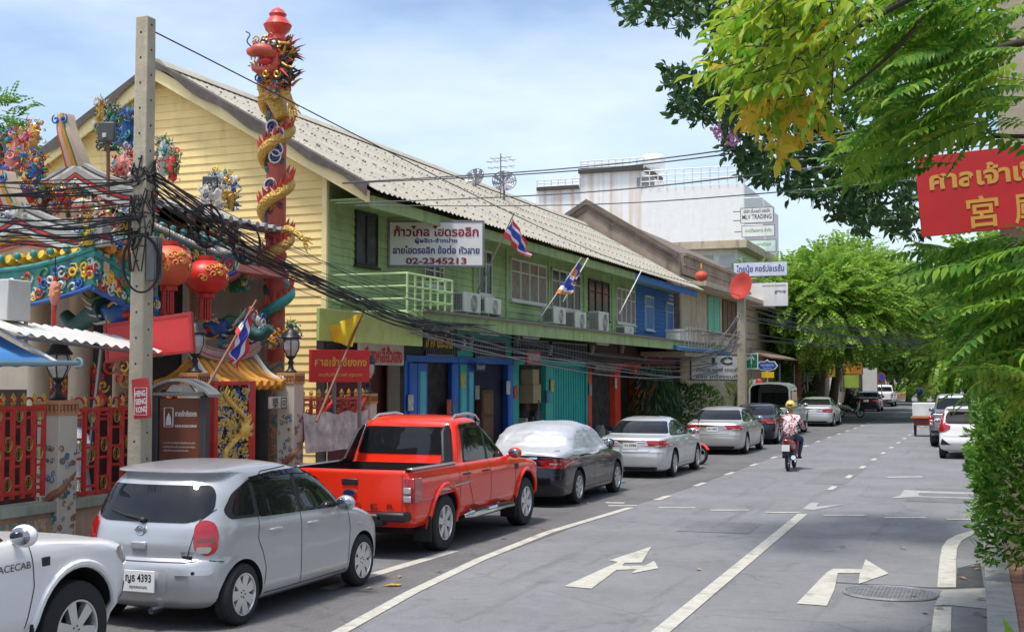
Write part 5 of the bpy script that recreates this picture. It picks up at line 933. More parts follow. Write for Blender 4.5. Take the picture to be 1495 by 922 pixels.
# ------------------------------------------------------------------ people and two-wheelers
SKIN_M = mat('skin', (.36, .2, .13), .55, var=.05)
def figure(J, E, mats, pick, name='person', root='pelvis', label=None, parent=None, loc=(0, 0, 0), rz=0, cat='person', group=None, sub=2):
    ks = list(J); me = bpy.data.meshes.new(name); me.from_pydata([J[k][0] for k in ks], [(ks.index(a), ks.index(b)) for a, b in E], [])
    o = bpy.data.objects.new('tmp', me); C.objects.link(o)
    sk = o.modifiers.new('skin', 'SKIN'); lay = me.skin_vertices[0] if len(me.skin_vertices) else None
    if lay is None:
        bm = bmesh.new(); bm.from_mesh(me); bm.verts.layers.skin.verify(); bm.to_mesh(me); bm.free(); lay = me.skin_vertices[0]
    for i, k in enumerate(ks):
        r = J[k][1]; lay.data[i].radius = r if hasattr(r, '__len__') else (r, r); lay.data[i].use_root = (k == root)
    sk.use_smooth_shade = True; ss = o.modifiers.new('sub', 'SUBSURF'); ss.levels = sub; ss.render_levels = sub
    m2 = evmesh(o, name); bpy.data.objects.remove(o); m2.materials.clear()
    for m in mats: m2.materials.append(m)
    segs = [(V(J[a][0]), V(J[b][0]), pick(a, b)) for a, b in E]
    for p in m2.polygons:
        c = p.center; best = 9; mi = 0
        for a, b, q in segs:
            d = b - a; t_ = max(0, min(1, (c - a).dot(d) / max(d.length_squared, 1e-9))); l = (c - a - d * t_).length
            if l < best: best = l; mi = q
        p.material_index = mi
    m2.shade_smooth(); ob = link(name, m2, parent); 
    if label: tag(ob, label, cat, group)
    ob.location = loc; ob.rotation_euler = (0, 0, rz); return ob
def seated(lean=0, w_=1, hy=.46, hz=1.02, seat=.84, foot=.32):
    J = {'pelvis': ((0, -.14, seat), (.16 * w_, .13)), 'spine': ((0, -.13 + lean * .3, seat + .22), (.155 * w_, .12)), 'chest': ((0, -.08 + lean * .7, seat + .44), (.18 * w_, .125)), 'neckb': ((0, -.05 + lean, seat + .58), (.07, .07)), 'neck': ((0, -.03 + lean, seat + .65), (.055, .055)), 'head': ((0, 0 + lean, seat + .74), (.08, .095)), 'crown': ((0, -.01 + lean, seat + .86), (.075, .085))}
    E = [('pelvis', 'spine'), ('spine', 'chest'), ('chest', 'neckb'), ('neckb', 'neck'), ('neck', 'head'), ('head', 'crown')]
    for s_, n in ((-1, 'l'), (1, 'r')):
        J.update({n + 'sh': ((s_ * .2 * w_, -.07 + lean * .8, seat + .5), .075), n + 'el': ((s_ * .31, .1 + lean * .5, seat + .24), .052), n + 'wr': ((s_ * .29, hy - .1, hz + .02), .034), n + 'ha': ((s_ * .29, hy - .02, hz + .01), (.04, .03)), n + 'fi': ((s_ * .28, hy + .05, hz - .02), (.035, .02)),
                  n + 'hp': ((s_ * .12, -.08, seat - .02), .105), n + 'kn': ((s_ * .24, .3, seat - .05), .07), n + 'sn': ((s_ * .23, .26, seat - .2), .06), n + 'an': ((s_ * .2, .14, foot + .06), .045), n + 'he': ((s_ * .2, .1, foot), .04), n + 'to': ((s_ * .22, .3, foot - .02), (.045, .03))})
        E += [('chest', n + 'sh'), (n + 'sh', n + 'el'), (n + 'el', n + 'wr'), (n + 'wr', n + 'ha'), (n + 'ha', n + 'fi'), ('pelvis', n + 'hp'), (n + 'hp', n + 'kn'), (n + 'kn', n + 'sn'), (n + 'sn', n + 'an'), (n + 'an', n + 'he'), (n + 'he', n + 'to')]
    return J, E
def pick4(a, b):      # 0 shirt, 1 trousers, 2 skin, 3 shoes
    if b in ('neck', 'head', 'crown') or b[1:] in ('wr', 'ha', 'fi') and a[1:] != 'el': return 2
    if b[1:] in ('he', 'to'): return 3
    if b[1:] in ('hp', 'kn', 'sn', 'an'): return 1
    return 0
def face(parent, c):
    mb = MB()
    for s_ in (-1, 1): mb.ell((c[0] + s_ * .035, c[1] + .085, c[2] + .03), (.014, .01, .009), 8, 6)
    mb.build('eye', BLK, parent); mb = MB(); mb.ell((c[0], c[1] + .1, c[2]), (.014, .02, .025), 8, 6); mb.build('nose', SKIN_M, parent)
def helmet(parent, c, m, m2=None):
    mb = MB(); mb.ell((c[0], c[1] - .01, c[2] + .03), (.135, .155, .145), 20, 14); mb.v = [(x, y, max(z, c[2] - .05)) for x, y, z in mb.v]; h = mb.build('helmet', m, parent)
    mb = MB(); mb.torus((c[0], c[1] - .01, c[2] - .02), .14, .016, n=24, m=6); mb.build('helmet_band', m2 or BLK, h)
    mb = MB(); mb.ell((c[0], c[1] + .07, c[2] + .01), (.115, .09, .07), 14, 8); mb.build('visor', GLS, h)
    if m2: MB().box((c[0], c[1] - .155, c[2] + .05), (.13, .03, .05)).build('helmet_badge', m2, h, bevel=.01)
def bike_wheel(t, y, r=.28, wd=.08):
    Rm = MX.Rotation(pi / 2, 3, 'Y'); mb = MB(); mb.torus((0, y, r), r - wd / 2, wd / 2, Rm, 28, 10); w_ = mb.build('wheel', RUB, t)
    m2 = MB(); m2.torus((0, y, r), r - wd - .005, .014, Rm, 24, 6); m2.cyl((-.05, y, r), (.05, y, r), .045)
    for k in range(6): a = pi * k / 3; m2.bar((0, y, r), (0, y + (r - wd) * cos(a), r + (r - wd) * sin(a)), .018)
    m2.build('rim', ALU, w_)
def scooter(name, label, loc, rz, pm, pm2=None, cat='motor scooter', group=None, box=None, stand=True, plt=True):
    t = thing(name, label, cat, loc, rz, group); bike_wheel(t, -.62); bike_wheel(t, .62)
    mb = MB(); secs = [(-.92, .74, .06, .07), (-.75, .74, .13, .11), (-.45, .68, .17, .16), (-.1, .6, .16, .15), (.08, .42, .13, .12), (.25, .36, .13, .07), (.42, .46, .15, .09), (.5, .72, .16, .1), (.5, .95, .12, .09)]
    vs = []; n = 14
    for i, (y, z, a, b) in enumerate(secs):
        f = i / (len(secs) - 1); q = max(0, (i - 4) / 4) * 1.35
        for j in range(n): th = 2 * pi * j / n; vs.append((a * cos(th), y + b * sin(th) * -sin(q), z + b * sin(th) * cos(q)))
    mb.add(vs, [(i * n + j, i * n + (j + 1) % n, (i + 1) * n + (j + 1) % n, (i + 1) * n + j) for i in range(len(secs) - 1) for j in range(n)] + [tuple(range(n)), tuple((len(secs) - 1) * n + j for j in range(n))])
    b = mb.build('body', pm, t, angle=60)
    mb = MB(); mb.tube([(0, -.85, .83), (0, -.6, .855), (0, -.3, .83), (0, -.02, .8)], [.06, .13, .14, .07], 12); mb.v = [(x, y, .8 + (z - .8) * .55) for x, y, z in mb.v]; mb.build('seat', BLK, t)
    mb = MB(); mb.tube([(0, .62, .28), (0, .56, .55), (0, .48, .98)], .035); 
    for s_ in (-1, 1): mb.tube([(s_ * .06, .62, .28), (s_ * .06, .56, .62)], .022)
    mb.build('fork', BLK, t)
    mb = MB(); mb.tube([(-.36, .36, 1.03), (-.15, .45, 1.05), (0, .47, 1.0), (.15, .45, 1.05), (.36, .36, 1.03)], .018); hb = mb.build('handlebar', BLK, t)
    for s_ in (-1, 1):
        MB().cyl((s_ * .36, .36, 1.03), (s_ * .25, .41, 1.04), .026).build('grip', RUB, hb)
        mb = MB(); mb.tube([(s_ * .24, .42, 1.04), (s_ * .3, .4, 1.2)], .008); mb.ell((s_ * .32, .4, 1.23), (.06, .015, .04), 10, 8); mb.build('mirror', BLK, t)
    mb = MB(); mb.ell((0, .53, .93), (.13, .08, .1), 14, 10); mb.build('headlight_cowl', pm2 or pm, t); MB().ell((0, .595, .93), (.08, .035, .05), 12, 8).build('headlight', CLR_L, t)
    mb = MB(); mb.grid(lambda u, v: V(((v - .5) * .14, .62 + .33 * cos(pi * (.15 + .75 * u)), .28 + .33 * sin(pi * (.15 + .75 * u)) - abs(v - .5) * .04)), 12, 4); mb.build('front_mudguard', pm2 or pm, t)
    mb = MB(); mb.b2(-.07, .07, -1.0, -.9, .42, .7); mb.build('rear_mudguard', BLK, t, bevel=.02)
    MB().ell((0, -.93, .78), (.1, .05, .045), 12, 8).build('tail_light', RED_L, t)
    if plt: plate(t, (0, -1.01, .6), '', .2, .16)
    mb = MB(); mb.tube([(.1, .1, .3), (.15, -.2, .28), (.17, -.85, .36)], [.025, .035, .06], 10); mb.build('exhaust_pipe', CHR, t)
    mb = MB(); mb.b2(-.12, .12, -.3, .1, .26, .5); mb.bar((0, -.62, .28), (.0, -.1, .36), .1, .07); mb.build('engine', mat('engine_grey', (.09, .09, .09), .5, .3), t, bevel=.02)
    mb = MB(); mb.bar((-.24, .12, .3), (.24, .12, .3), .04); mb.build('foot_peg', BLK, t)
    if stand: MB().bar((-.1, -.1, .32), (-.26, -.02, .005), .025).build('kick_stand', BLK, t)
    if box:
        bx = MB(); bx.b2(-.27, .27, -.98, -.42, .88, 1.36); bx.build('delivery_box', box, t, bevel=.04)
    return t
def floral(name, c1, c2, sc_=14):
    m = mat(name, c1, .85, var=0); t = m.node_tree; b = t.nodes['Principled BSDF']; vo = t.nodes.new('ShaderNodeTexNoise'); vo.inputs['Scale'].default_value = sc_; vo.inputs['Detail'].default_value = 2; vo.inputs['Distortion'].default_value = 1.5
    tcn = t.nodes.new('ShaderNodeTexCoord'); rp_ = t.nodes.new('ShaderNodeValToRGB'); rp_.color_ramp.interpolation = 'CONSTANT'; e = rp_.color_ramp.elements; e[0].color = (*c1, 1); e[1].position = .5; e[1].color = (*c2, 1); e2 = e.new(.58); e2.color = (.03, .02, .03, 1); e3 = e.new(.63); e3.color = (*c1, 1)
    t.links.new(tcn.outputs['Object'], vo.inputs['Vector']); t.links.new(vo.outputs[0], rp_.inputs[0]); t.links.new(rp_.outputs[0], b.inputs['Base Color']); return m
JEAN = mat('denim', (.035, .05, .11), .85, bump=.2, bs=80); SHOE = mat('shoe', (.02, .02, .02), .6)
# motorcyclist in the lane
mx_, my_ = -4.92, 33.4
scooter('motorcycle', 'red motorcycle ridden along the left lane, white number plate at the back', (mx_, my_, 0), radians(1), paint('dark_red', (.28, .012, .015)), mat('engine_black', (.02, .02, .02), .4), cat='motorcycle', stand=False)
J, E = seated(.05, 1.12, hy=.40, hz=1.04)
pr = figure(J, E, [floral('floral_shirt', (.75, .7, .68), (.5, .03, .06), 9), JEAN, SKIN_M, SHOE], pick4, label='person in red and white floral shirt and yellow helmet riding the red motorcycle', loc=(mx_, my_, 0), rz=radians(1))
face(pr, (0, .06, 1.58)); helmet(pr, (0, .05, 1.62), mat('yellow_helmet', (.7, .52, .06), .3, var=.1, coat=.5), mat('dark_badge', (.06, .05, .03), .5))
# white scooter crossing further on
s2 = V((-8.0, 78.5, 0)); rz2 = radians(-62)
scooter('motor_scooter', 'white scooter turned across the kerb by the big trees', s2, rz2, paint('white2', (.78, .77, .76)), paint('pinkred', (.55, .1, .08)), stand=False)
J, E = seated(.08, 1.05); pr = figure(J, E, [mat('dark_jacket', (.02, .022, .03), .8), mat('dark_trousers', (.03, .03, .04), .85), SKIN_M, SHOE], pick4, label='person in dark jacket and grey helmet sitting on the white scooter', loc=s2, rz=rz2)
face(pr, (0, .09, 1.58)); helmet(pr, (0, .08, 1.62), mat('grey_helmet', (.45, .45, .46), .3, var=.1, coat=.5))
# far delivery rider
s3 = V((-6.3, 124, 0))
scooter('delivery_scooter', 'small scooter with blue delivery box far down the road', s3, 0, mat('engine_black', (.02, .02, .02)), box=mat('blue_box', (.02, .1, .55), .5), stand=False)
J, E = seated(.05, 1); pr = figure(J, E, [mat('blue_jacket', (.03, .08, .4), .8), mat('dark_trousers', (.03, .03, .04), .85), SKIN_M, SHOE], pick4, label='person in blue jacket riding the scooter with blue box', loc=s3)
helmet(pr, (0, .05, 1.62), mat('engine_black', (.02, .02, .02)))
# parked motorbikes between the cars
scooter('parked_motorcycle', 'white and red motorcycle parked ahead of the silver saloon with corner lamps', (-8.1, 34.5, 0), radians(-112), paint('white2', (.78, .77, .76)), REDP)
scooter('parked_motorcycle', 'dark motorcycle parked at the kerb beside the covered black saloon', (-9.05, 27.6, 0), radians(100), mat('engine_black', (.02, .02, .02)), paint('white2', (.78, .77, .76)))
# tubular barrier
t = thing('tube_barrier', 'pale blue tube barrier standing behind the silver saloon', 'barrier', (-8.45, 27.6, 0)); mb = MB(); LB = mat('pale_blue_steel', (.32, .5, .56), .45, .2)
mb.tube([(-.7, 0, .0), (-.7, 0, .85), (-.62, 0, .92), (.52, 0, .92), (.6, 0, .85), (.6, 0, 0)], .022); mb.build('barrier_frame', LB, t)
mb = MB(); [mb.tube([(x, 0, .35), (x, 0, .9)], .012, 6) for x in (-.45, -.2, .05, .3)]; mb.tube([(-.7, 0, .35), (.6, 0, .35)], .014); mb.build('infill_bars', LB, t, smooth=True)
mb = MB(); [mb.bar((x, -.25, .02), (x, .25, .02), .04) for x in (-.7, .6)]; mb.build('foot', LB, t)
# canopied truck
tt, tsk, tck = pickup('pale canopied truck with dark open back, parked behind black saloon', -8.6, 53.6, OLV, kind='extra', name='canopied_truck')
DARK = mat('inside_shade', (.012, .012, .014), .9, var=0); mb = MB()  # shade under the canopy is put into the lining colour
pf = [(-.86, 1.16), (-.84, 1.95), (-.74, 2.1), (-.5, 2.17), (0, 2.2), (.5, 2.17), (.74, 2.1), (.84, 1.95), (.86, 1.16)]; inn = [(-.80, 1.16), (-.78, 1.92), (-.7, 2.04), (-.48, 2.1), (0, 2.13), (.48, 2.1), (.7, 2.04), (.78, 1.92), (.80, 1.16)]
n = len(pf); vs = [(x, y, z) for y in (-2.56, -.6) for x, z in pf] + [(x, y, z) for y in (-2.56, -.6) for x, z in inn]
mb.add(vs, [(i, i + 1, n + i + 1, n + i) for i in range(n - 1)] + [(i, 2 * n + i, 2 * n + i + 1, i + 1) for i in range(n - 1)] + [tuple(range(n, 2 * n))])
mb.add(vs, [(2 * n + i, 3 * n + i, 3 * n + i + 1, 2 * n + i + 1) for i in range(n - 1)], 1); mb.build('canopy', [OLV, DARK], tt)
for s_ in (-1, 1): MB().box((s_ * .862, -1.6, 1.62), (.02, 1.4, .5)).build('canopy_window', GLS, tt, bevel=.03)
mb = MB(); mb.box((0, -.63, 1.5), (1.3, .02, .5)); mb.build('front_pane', mat('dim_glass', (.07, .08, .09), .1, var=.3, vs=6), tt)  # pane coloured darker to go with the shaded inside
MB().box((.5, -2.63, .85), (.2, .03, .14)).build('tailgate_latch', BLK, tt, bevel=.01)
# food cart on the right
t = thing('food_cart', 'white box cart with orange shelf on a dark tricycle at the far right', 'cart', (-2.55, 54.5, 0)); mb = MB(); mb.b2(-.5, .5, -.6, .6, .82, 1.36); mb.build('cart_box', mat('cart_white', (.7, .7, .68), .5, dirt=.2), t, bevel=.02)
mb = MB(); mb.b2(-.55, .55, -.66, .66, .74, .81); mb.build('shelf', mat('cart_orange', (.5, .16, .05), .6), t, bevel=.01); mb = MB(); mb.b2(-.45, .45, -.5, .5, .45, .735); mb.build('cart_base', mat('dull_red', (.2, .05, .04), .6), t)
for x in (-.42, .42): Rm = MX.Rotation(pi / 2, 3, 'Y'); mb = MB(); mb.torus((x, -.1, .33), .29, .04, Rm, 26, 8); [mb.bar((x, -.1, .33), (x, -.1 + .27 * cos(a), .33 + .27 * sin(a)), .012) for a in np.arange(0, 6.28, .7)]; mb.build('wheel', RUB, t)
# ------------------------------------------------------------------ shrine
XS = -10.05
P_RED = mat('shrine_red', (.52, .03, .02), .5, var=.2, vs=6, dirt=.3); P_GOLD = mat('shrine_gold', (.55, .33, .06), .35, .35, var=.2); P_TEAL = mat('shrine_teal', (.04, .24, .22), .55, var=.3, vs=9, dirt=.4); P_BLUE = mat('shrine_blue', (.025, .1, .34), .5, var=.3, vs=9, dirt=.3); P_WHT = mat('shrine_white', (.58, .56, .5), .6, var=.2, vs=7, dirt=.6); P_ORG = mat('shrine_orange', (.6, .24, .03), .5, var=.25, vs=7, dirt=.4); P_PINK = mat('shrine_pink', (.62, .22, .18), .6, var=.15, dirt=.2); P_DRK = mat('shrine_dark', (.05, .055, .05), .7, var=.2); P_GRN = mat('shrine_green', (.03, .19, .06), .55, var=.3, vs=9, dirt=.4); P_BEI = mat('shrine_beige', (.52, .42, .3), .75, var=.1, dirt=.3); P_GRY = mat('shrine_grey', (.34, .34, .32), .75, var=.2, dirt=.4); P_YEL = mat('shrine_yellow', (.7, .45, .04), .5, var=.1)
PAL = [P_RED, P_GOLD, P_TEAL, P_BLUE, P_WHT, P_ORG, P_PINK, P_DRK, P_GRN, P_YEL]
def curl(mb, c, ax, ay, r, turns, th, mi, r0=.15, ph=0, n=14, rise=0):
    """a spiral scroll in the plane ax, ay"""
    c = V(c); nrm = ax.cross(ay); pts = []
    for i in range(n + 1): f = i / n; a = ph + turns * 2 * pi * f; q = r * (r0 + (1 - r0) * f); pts.append(c + ax * q * cos(a) + ay * q * sin(a) + nrm * rise * f)
    mb.tube(pts, [th * (.5 + .7 * sin(pi * min(1, .15 + .8 * i / n))) for i in range(n + 1)], 5, mi=mi)
def flame(mb, c, d, l, w_, mi, bend=V((0, 0, .3))): c, d = V(c), V(d).normalized(); mb.tube([c, c + d * l * .4 + bend * l * .1, c + d * l * .75 + bend * l * .35, c + d * l + bend * l * .8], [w_, w_ * .9, w_ * .5, .002], 5, mi=mi)
def clump(mb, c, sz, r, cols, n=10, up=.6):
    """a roof figurine: bodies, curled tails, flames and small flowers in many colours"""
    c = V(c)
    for k in range(int(n * 1.25)):
        p = c + V((r.uniform(-1, 1) * sz[0], r.uniform(-1, 1) * sz[1], r.uniform(-.8, 1) * sz[2])); q = r.random(); mi = r.choice(cols); s_ = min(.13, min(sz)) * r.uniform(.2, .4)
        if q < .1: mb.ell(p, (s_, s_ * r.uniform(.6, 1), s_ * r.uniform(.7, 1.5)), 8, 6, mi=mi, nz=.3, seed=k)
        elif q < .5: a = rdir(r); b = a.cross(rdir(r)).normalized(); curl(mb, p, a, b, s_ * 1.5, r.uniform(.9, 1.5), s_ * .28, mi, ph=r.uniform(0, 6), n=10)
        else:
            for j in range(3): flame(mb, p, rdir(r) + V((0, 0, up)), s_ * r.uniform(1.5, 3), s_ * .25, mi, rdir(r) * .4)
def rdir(r):
    z = r.uniform(-1, 1); a = r.uniform(0, 2 * pi); q = sqrt(1 - z * z); return V((q * cos(a), q * sin(a), z))
def spl_(P, n=8):
    P = [V(p) for p in P]; out = []
    for i in range(len(P) - 1):
        a, b, c, d = P[max(0, i - 1)], P[i], P[i + 1], P[min(len(P) - 1, i + 2)]
        for j in range(n): t = j / n; out.append(.5 * ((2 * b) + (c - a) * t + (2 * a - 5 * b + 4 * c - d) * t * t + (3 * b - a - 3 * c + d) * t ** 3))
    return out + [P[-1]]
r = random.Random(17)
sh = thing('shrine_hall', 'ornate temple hall with stacked curved roofs, painted figures and upturned ridge ends', 'temple', (-13, 15, .13), world=True)
def stripes(name, path, cols, wd, th, off, parent, bevel=.006):
    """curved ridge made of parallel painted bands, in a plane facing the street end"""
    out = None; z = 0
    for ci, hh in cols:
        mb = MB(); vs = []; n = len(path)
        for p in path: p = V(p); vs += [p + V((0, 0, z)), p + V((0, 0, z + hh - .004)), p + V((0, wd, z + hh - .004)), p + V((0, wd, z))]
        mb.add(vs, [(4 * i + j, 4 * i + (j + 1) % 4, 4 * i + 4 + (j + 1) % 4, 4 * i + 4 + j) for i in range(n - 1) for j in range(4)] + [(3, 2, 1, 0), tuple(4 * (n - 1) + j for j in range(4))]); o = mb.build(name if out is None else 'painted_band', PAL[ci] if isinstance(ci, int) else ci, parent if out is None else out, angle=30); out = out or o; z += hh
    return out
def tiles(mb, p00, p01, p10, p11, n, sag, mi, rad=.055, rows=10):
    """rounded roof tiles: n ridged courses running from the ridge edge p00-p01 down to the eave edge p10-p11"""
    for k in range(n):
        f = (k + .5) / n; a = V(p00).lerp(V(p01), f); b = V(p10).lerp(V(p11), f); pts = [a.lerp(b, t_ / rows) + V((0, 0, -sag * sin(pi * t_ / rows))) for t_ in range(rows + 1)]; mb.tube(pts, [rad * (1 + .12 * (i % 2)) for i in range(rows + 1)], 8, mi=mi)
    mb.grid(lambda u, v: V(p00).lerp(V(p01), u).lerp(V(p10).lerp(V(p11), u), v) + V((0, 0, -sag * sin(pi * v) - .01)), 8, 8, mi=mi)
def gable(y, u, v, hwR, hwL, drop, yb, eave, name, prow=1.0, tilem=P_GRY):
    a = aty(u, v, y); xr, zr = a.x, a.z
    sgn = [(1, hwR), (-1, hwL)]
    for s_, hw in sgn:
        path = [V((xr + s_ * hw * f, y - .12, zr - drop * (1 - (1 - f) ** 1.9) + (.10 * max(0, f - .72) / .28 if f > .72 else 0))) for f in [i / 16 for i in range(17)]]
        stripes('barge_ridge', path, [(4, .07), (7, .025), (0, .04), (7, .015), (P_GRY, .08), (4, .05), (7, .025), (P_GRY, .05)], .16, 0, 0, sh)
        mb = MB(); e0, e1 = path[-1] + V((0, .1, -.03)), path[-1] + V((0, yb - y, -.03)); tiles(mb, (xr, y + .05, zr), (xr, yb, zr), e0, e1, max(5, int((yb - y) / .24)), drop * .22, 0); mb.build('roof_tiles', tilem, sh)
    mb = MB(); mb.prism([(xr, y + .03, zr), (xr + hwR * .94, y + .03, zr - drop * .98), (xr + hwR * .94, y + .03, zr - drop - .25), (xr - hwL * .94, y + .03, zr - drop - .25), (xr - hwL * .94, y + .03, zr - drop * .98)], (0, .1, 0)); ped = mb.build('pediment', P_BEI, sh, smooth=False)
    for q, m in ((.86, P_YEL), (.74, P_RED), (.66, P_PINK)):
        mb = MB(); w_ = .035
        for s_, hw in sgn: mb.bar((xr, y + .015, zr - drop * (1 - q) * 1.3 - .03), (xr + s_ * hw * q * .8, y + .015, zr - drop * (1 - q) * 1.2 - drop * q * .75), .035, .03)
        mb.build('pediment_band', m, ped, bevel=.004)
    # prow: upturned ridge end in white, orange and green
    h = prow; pth = spl_([(xr, y - .05, zr - .02), (xr - .07, y - .16, zr + h * .4), (xr - .16, y - .22, zr + h * .75), (xr - .2, y - .2, zr + h)], 8)
    for off, wd, m, nm in ((0, .06, P_ORG, 'ridge_prow'), (.085, .035, P_GRN, 'prow_band'), (.14, .05, P_BEI, 'prow_band'), (-.075, .045, P_BEI, 'prow_band'), (-.125, .02, P_RED, 'prow_band')):
        mb = MB(); vs = []
        for i, p in enumerate(pth): f = 1.0 - .6 * (i / len(pth)) ** 1.5; x = p.x + off * f; w2 = wd * f; vs += [(x - w2, p.y, p.z - .1 * abs(off)), (x + w2, p.y, p.z - .1 * abs(off)), (x + w2, p.y + .18, p.z), (x - w2, p.y + .18, p.z)]
        n = len(pth); mb.add(vs, [(4 * i + j, 4 * i + (j + 1) % 4, 4 * i + 4 + (j + 1) % 4, 4 * i + 4 + j) for i in range(n - 1) for j in range(4)] + [(0, 1, 2, 3), tuple(4 * (n - 1) + j for j in range(4))]); mb.build(nm, m, sh, bevel=.006)
    mb = MB(); e = pth[-1]
    for s_ in (-1, 1): curl(mb, e + V((s_ * .07, -.03, -.1)), V((s_, 0, 0)), V((0, 0, 1)), .07, 1.2, .014, 0)
    mb.build('prow_scroll', P_BLUE, sh); return xr, zr
def frieze(pts, h, name='frieze', seed=0, curve=.0):
    """painted eave board with scrollwork and a blue lip; pts is its top edge"""
    pts = [V(p) for p in pts]; mb = MB(); mb.grid(lambda u, v: pts[int(round(u * (len(pts) - 1)))] + V((0, 0, -h * v)), len(pts) - 1, 2); b = mb.build(name, P_TEAL, sh, smooth=False); rr = random.Random(seed); mats_ = [P_GRN, P_YEL, P_WHT, P_BLUE, P_RED]; mb = MB(); L_ = sum((pts[i + 1] - pts[i]).length for i in range(len(pts) - 1)); k = int(L_ / .085)
    for i in range(k):
        f = (i + .5) / k * (len(pts) - 1); j = min(int(f), len(pts) - 2); p = pts[j].lerp(pts[j + 1], f - j); ax = (pts[j + 1] - pts[j]).normalized(); n_ = ax.cross(V((0, 0, 1)))
        for q in range(3): curl(mb, p + n_ * (.012 + .004 * q) + V((0, 0, -h * rr.uniform(.2, .85))), ax, V((0, 0, 1)), rr.uniform(.05, .1), rr.uniform(.8, 1.4), .016, rr.randrange(5), ph=rr.uniform(0, 6), n=9)
    mb.build('scrollwork', mats_, b); mb = MB(); mb.tube([p + V((0, -.01, -h)) for p in pts], .03, 6); mb.build('blue_lip', P_BLUE, b)
    mb = MB(); mb.tube([p + V((0, -.01, .02)) for p in pts], .035, 6); [mb.ell(pts[0].lerp(pts[-1], (i + .5) / (k / 3)) + V((.0, -.03, .05)), .05, 8, 6) for i in range(int(k / 3))] if abs(curve) < 1e-6 else None
    mb.build('tile_ends', P_TEAL, b); return b
# upper roof (ridge runs away from the street end)
xA, zA = gable(14.6, 118, 268, 1.3, 1.5, .42, 18.2, 0, 'upper', 1.0, P_GRY)
xB, zB = gable(12.9, 33, 335, 1.35, 1.4, .36, 14.5, 0, 'lower', .75, P_ORG)
# friezes: lower porch eave, swept up at the corner
cB = aty(137, 366, 12.75); ea = [V((x, 12.75, cB.z - .22 + .24 * max(0, (f - .45) / .55) ** 2)) for f, x in [(i / 14, xB - 1.6 + (cB.x - xB + 1.6) * i / 14) for i in range(15)]]
frieze(ea, .46, seed=1); frieze([cB + V((0, f * 1.3, -.05 - .22 * min(1, f * 1.6))) for f in [i / 8 for i in range(9)]], .42, seed=2)
mb = MB(); tiles(mb, (xB - 1.6, 13.2, zB - .42), (xB + 1.3, 13.2, zB - .42), ea[0] + V((0, .02, .04)), ea[-1] + V((-.05, .02, .04)), 16, .03, 0, .06); mb.build('eave_tiles', P_YEL, sh)
# side eave of the upper roof
E_ = [atx(u, v, -10.62) for u, v in ((196, 322), (232, 338), (262, 352), (295, 366), (325, 374), (345, 366))]; E2 = spl_(E_, 4)
b = frieze(E2, .30, 'side_frieze', seed=3); mb = MB()
for i in range(0, len(E2) - 1):
    for q in (0, .5): p = E2[i].lerp(E2[i + 1], q); mb.ell(p + V((.02, 0, .05)), .036, 8, 6)
mb.build('white_tile_ends', P_WHT, b); mb = MB(); mb.grid(lambda u, v: E2[int(round(u * (len(E2) - 1)))] + V((-.9 * v, 0, .05 + .35 * v)), len(E2) - 1, 4); mb.build('side_slope', P_GRY, sh)
mb = MB(); mb.tube([p + V((.03, 0, -.36)) for p in E2], .05, 6); mb.build('maroon_beam', mat('maroon_beam', (.16, .02, .02), .6), sh)
for k, (uv) in enumerate(((196, 300), (250, 318), (300, 345))):
    P_ = [atx(uv[0] + d, uv[1] + .45 * d + (6 if d > 40 else 0), -10.9) for d in (0, 15, 30, 45)]; stripes('side_ridge', spl_(P_, 3), [(4, .05), (0, .05), (1, .04), (4, .03)], .12, 0, 0, sh)
# walls, columns, panels painted as interior shade
WAL = mat('shrine_wall', (.4, .36, .29), .85, var=.12, dirt=.3)
mb = MB(); mb.b2(-17.5, -11.2, 18.3, 18.5, .13, 4.6); mb.b2(-16, -11.9, 14.5, 14.62, 2.2, 3.9); mb.build('wall', WAL, sh, smooth=False)
mb = MB(); mb.b2(-16, -11.6, 16.2, 16.3, .13, 4.0); mb.build('room_shade_panel', mat('shrine_room_shade', (.022, .014, .012), .9, var=.5, vs=4), sh, smooth=False)  # thin near-black sheet, the hall's interior shade put into its colour
mb = MB(); mb.b2(-11.3, -11.2, 9, 14.6, .13, 1.95); mb.build('fence_shade_panel', mat('fence_shade_paint', (.06, .02, .018), .8, var=.6, vs=5), sh, smooth=False); mb = MB(); mb.b2(-16, -10.4, 11, 19, .13, .3); mb.build('floor_plinth', CON, sh, bevel=.02)  # panel added behind the fence, its dark colour stands in for shade
for u, y in ((100, 14.0), (160, 14.2), (222, 15.2), (275, 16.6), (325, 17.4)):
    q = aty(u, 500, y); mb = MB(); mb.lathe([(.19, .3), (.19, .5), (.15, .56), (.145, 4.0)], (q.x - .5, y, 0), 18); mb.build('column', P_BEI, sh)
mb = MB(); mb.b2(-13.5, -10.75, 14.9, 18.0, 4.0, 4.12); mb.build('ceiling_beam', P_PINK, sh, smooth=False)
q0, q1 = aty(172, 310, 14.9), aty(215, 395, 14.9); mb = MB(); mb.b2(q0.x, q1.x + .2, 14.9, 15.1, q1.z, q0.z); mb.build('orange_panel', mat('orange_panel', (.55, .27, .1), .7, var=.15), sh, bevel=.01)
mb = MB(); rr = random.Random(4)
for k in range(60): curl(mb, aty(rr.uniform(70, 205), rr.uniform(530, 592), 14.3), V((1, 0, 0)), V((0, 0, 1)), rr.uniform(.06, .14), 1.2, .02, rr.randrange(3), ph=rr.uniform(0, 6))
mb.build('inner_carving', [P_RED, P_GOLD, mat('dim_red', (.2, .02, .02), .6)], sh)
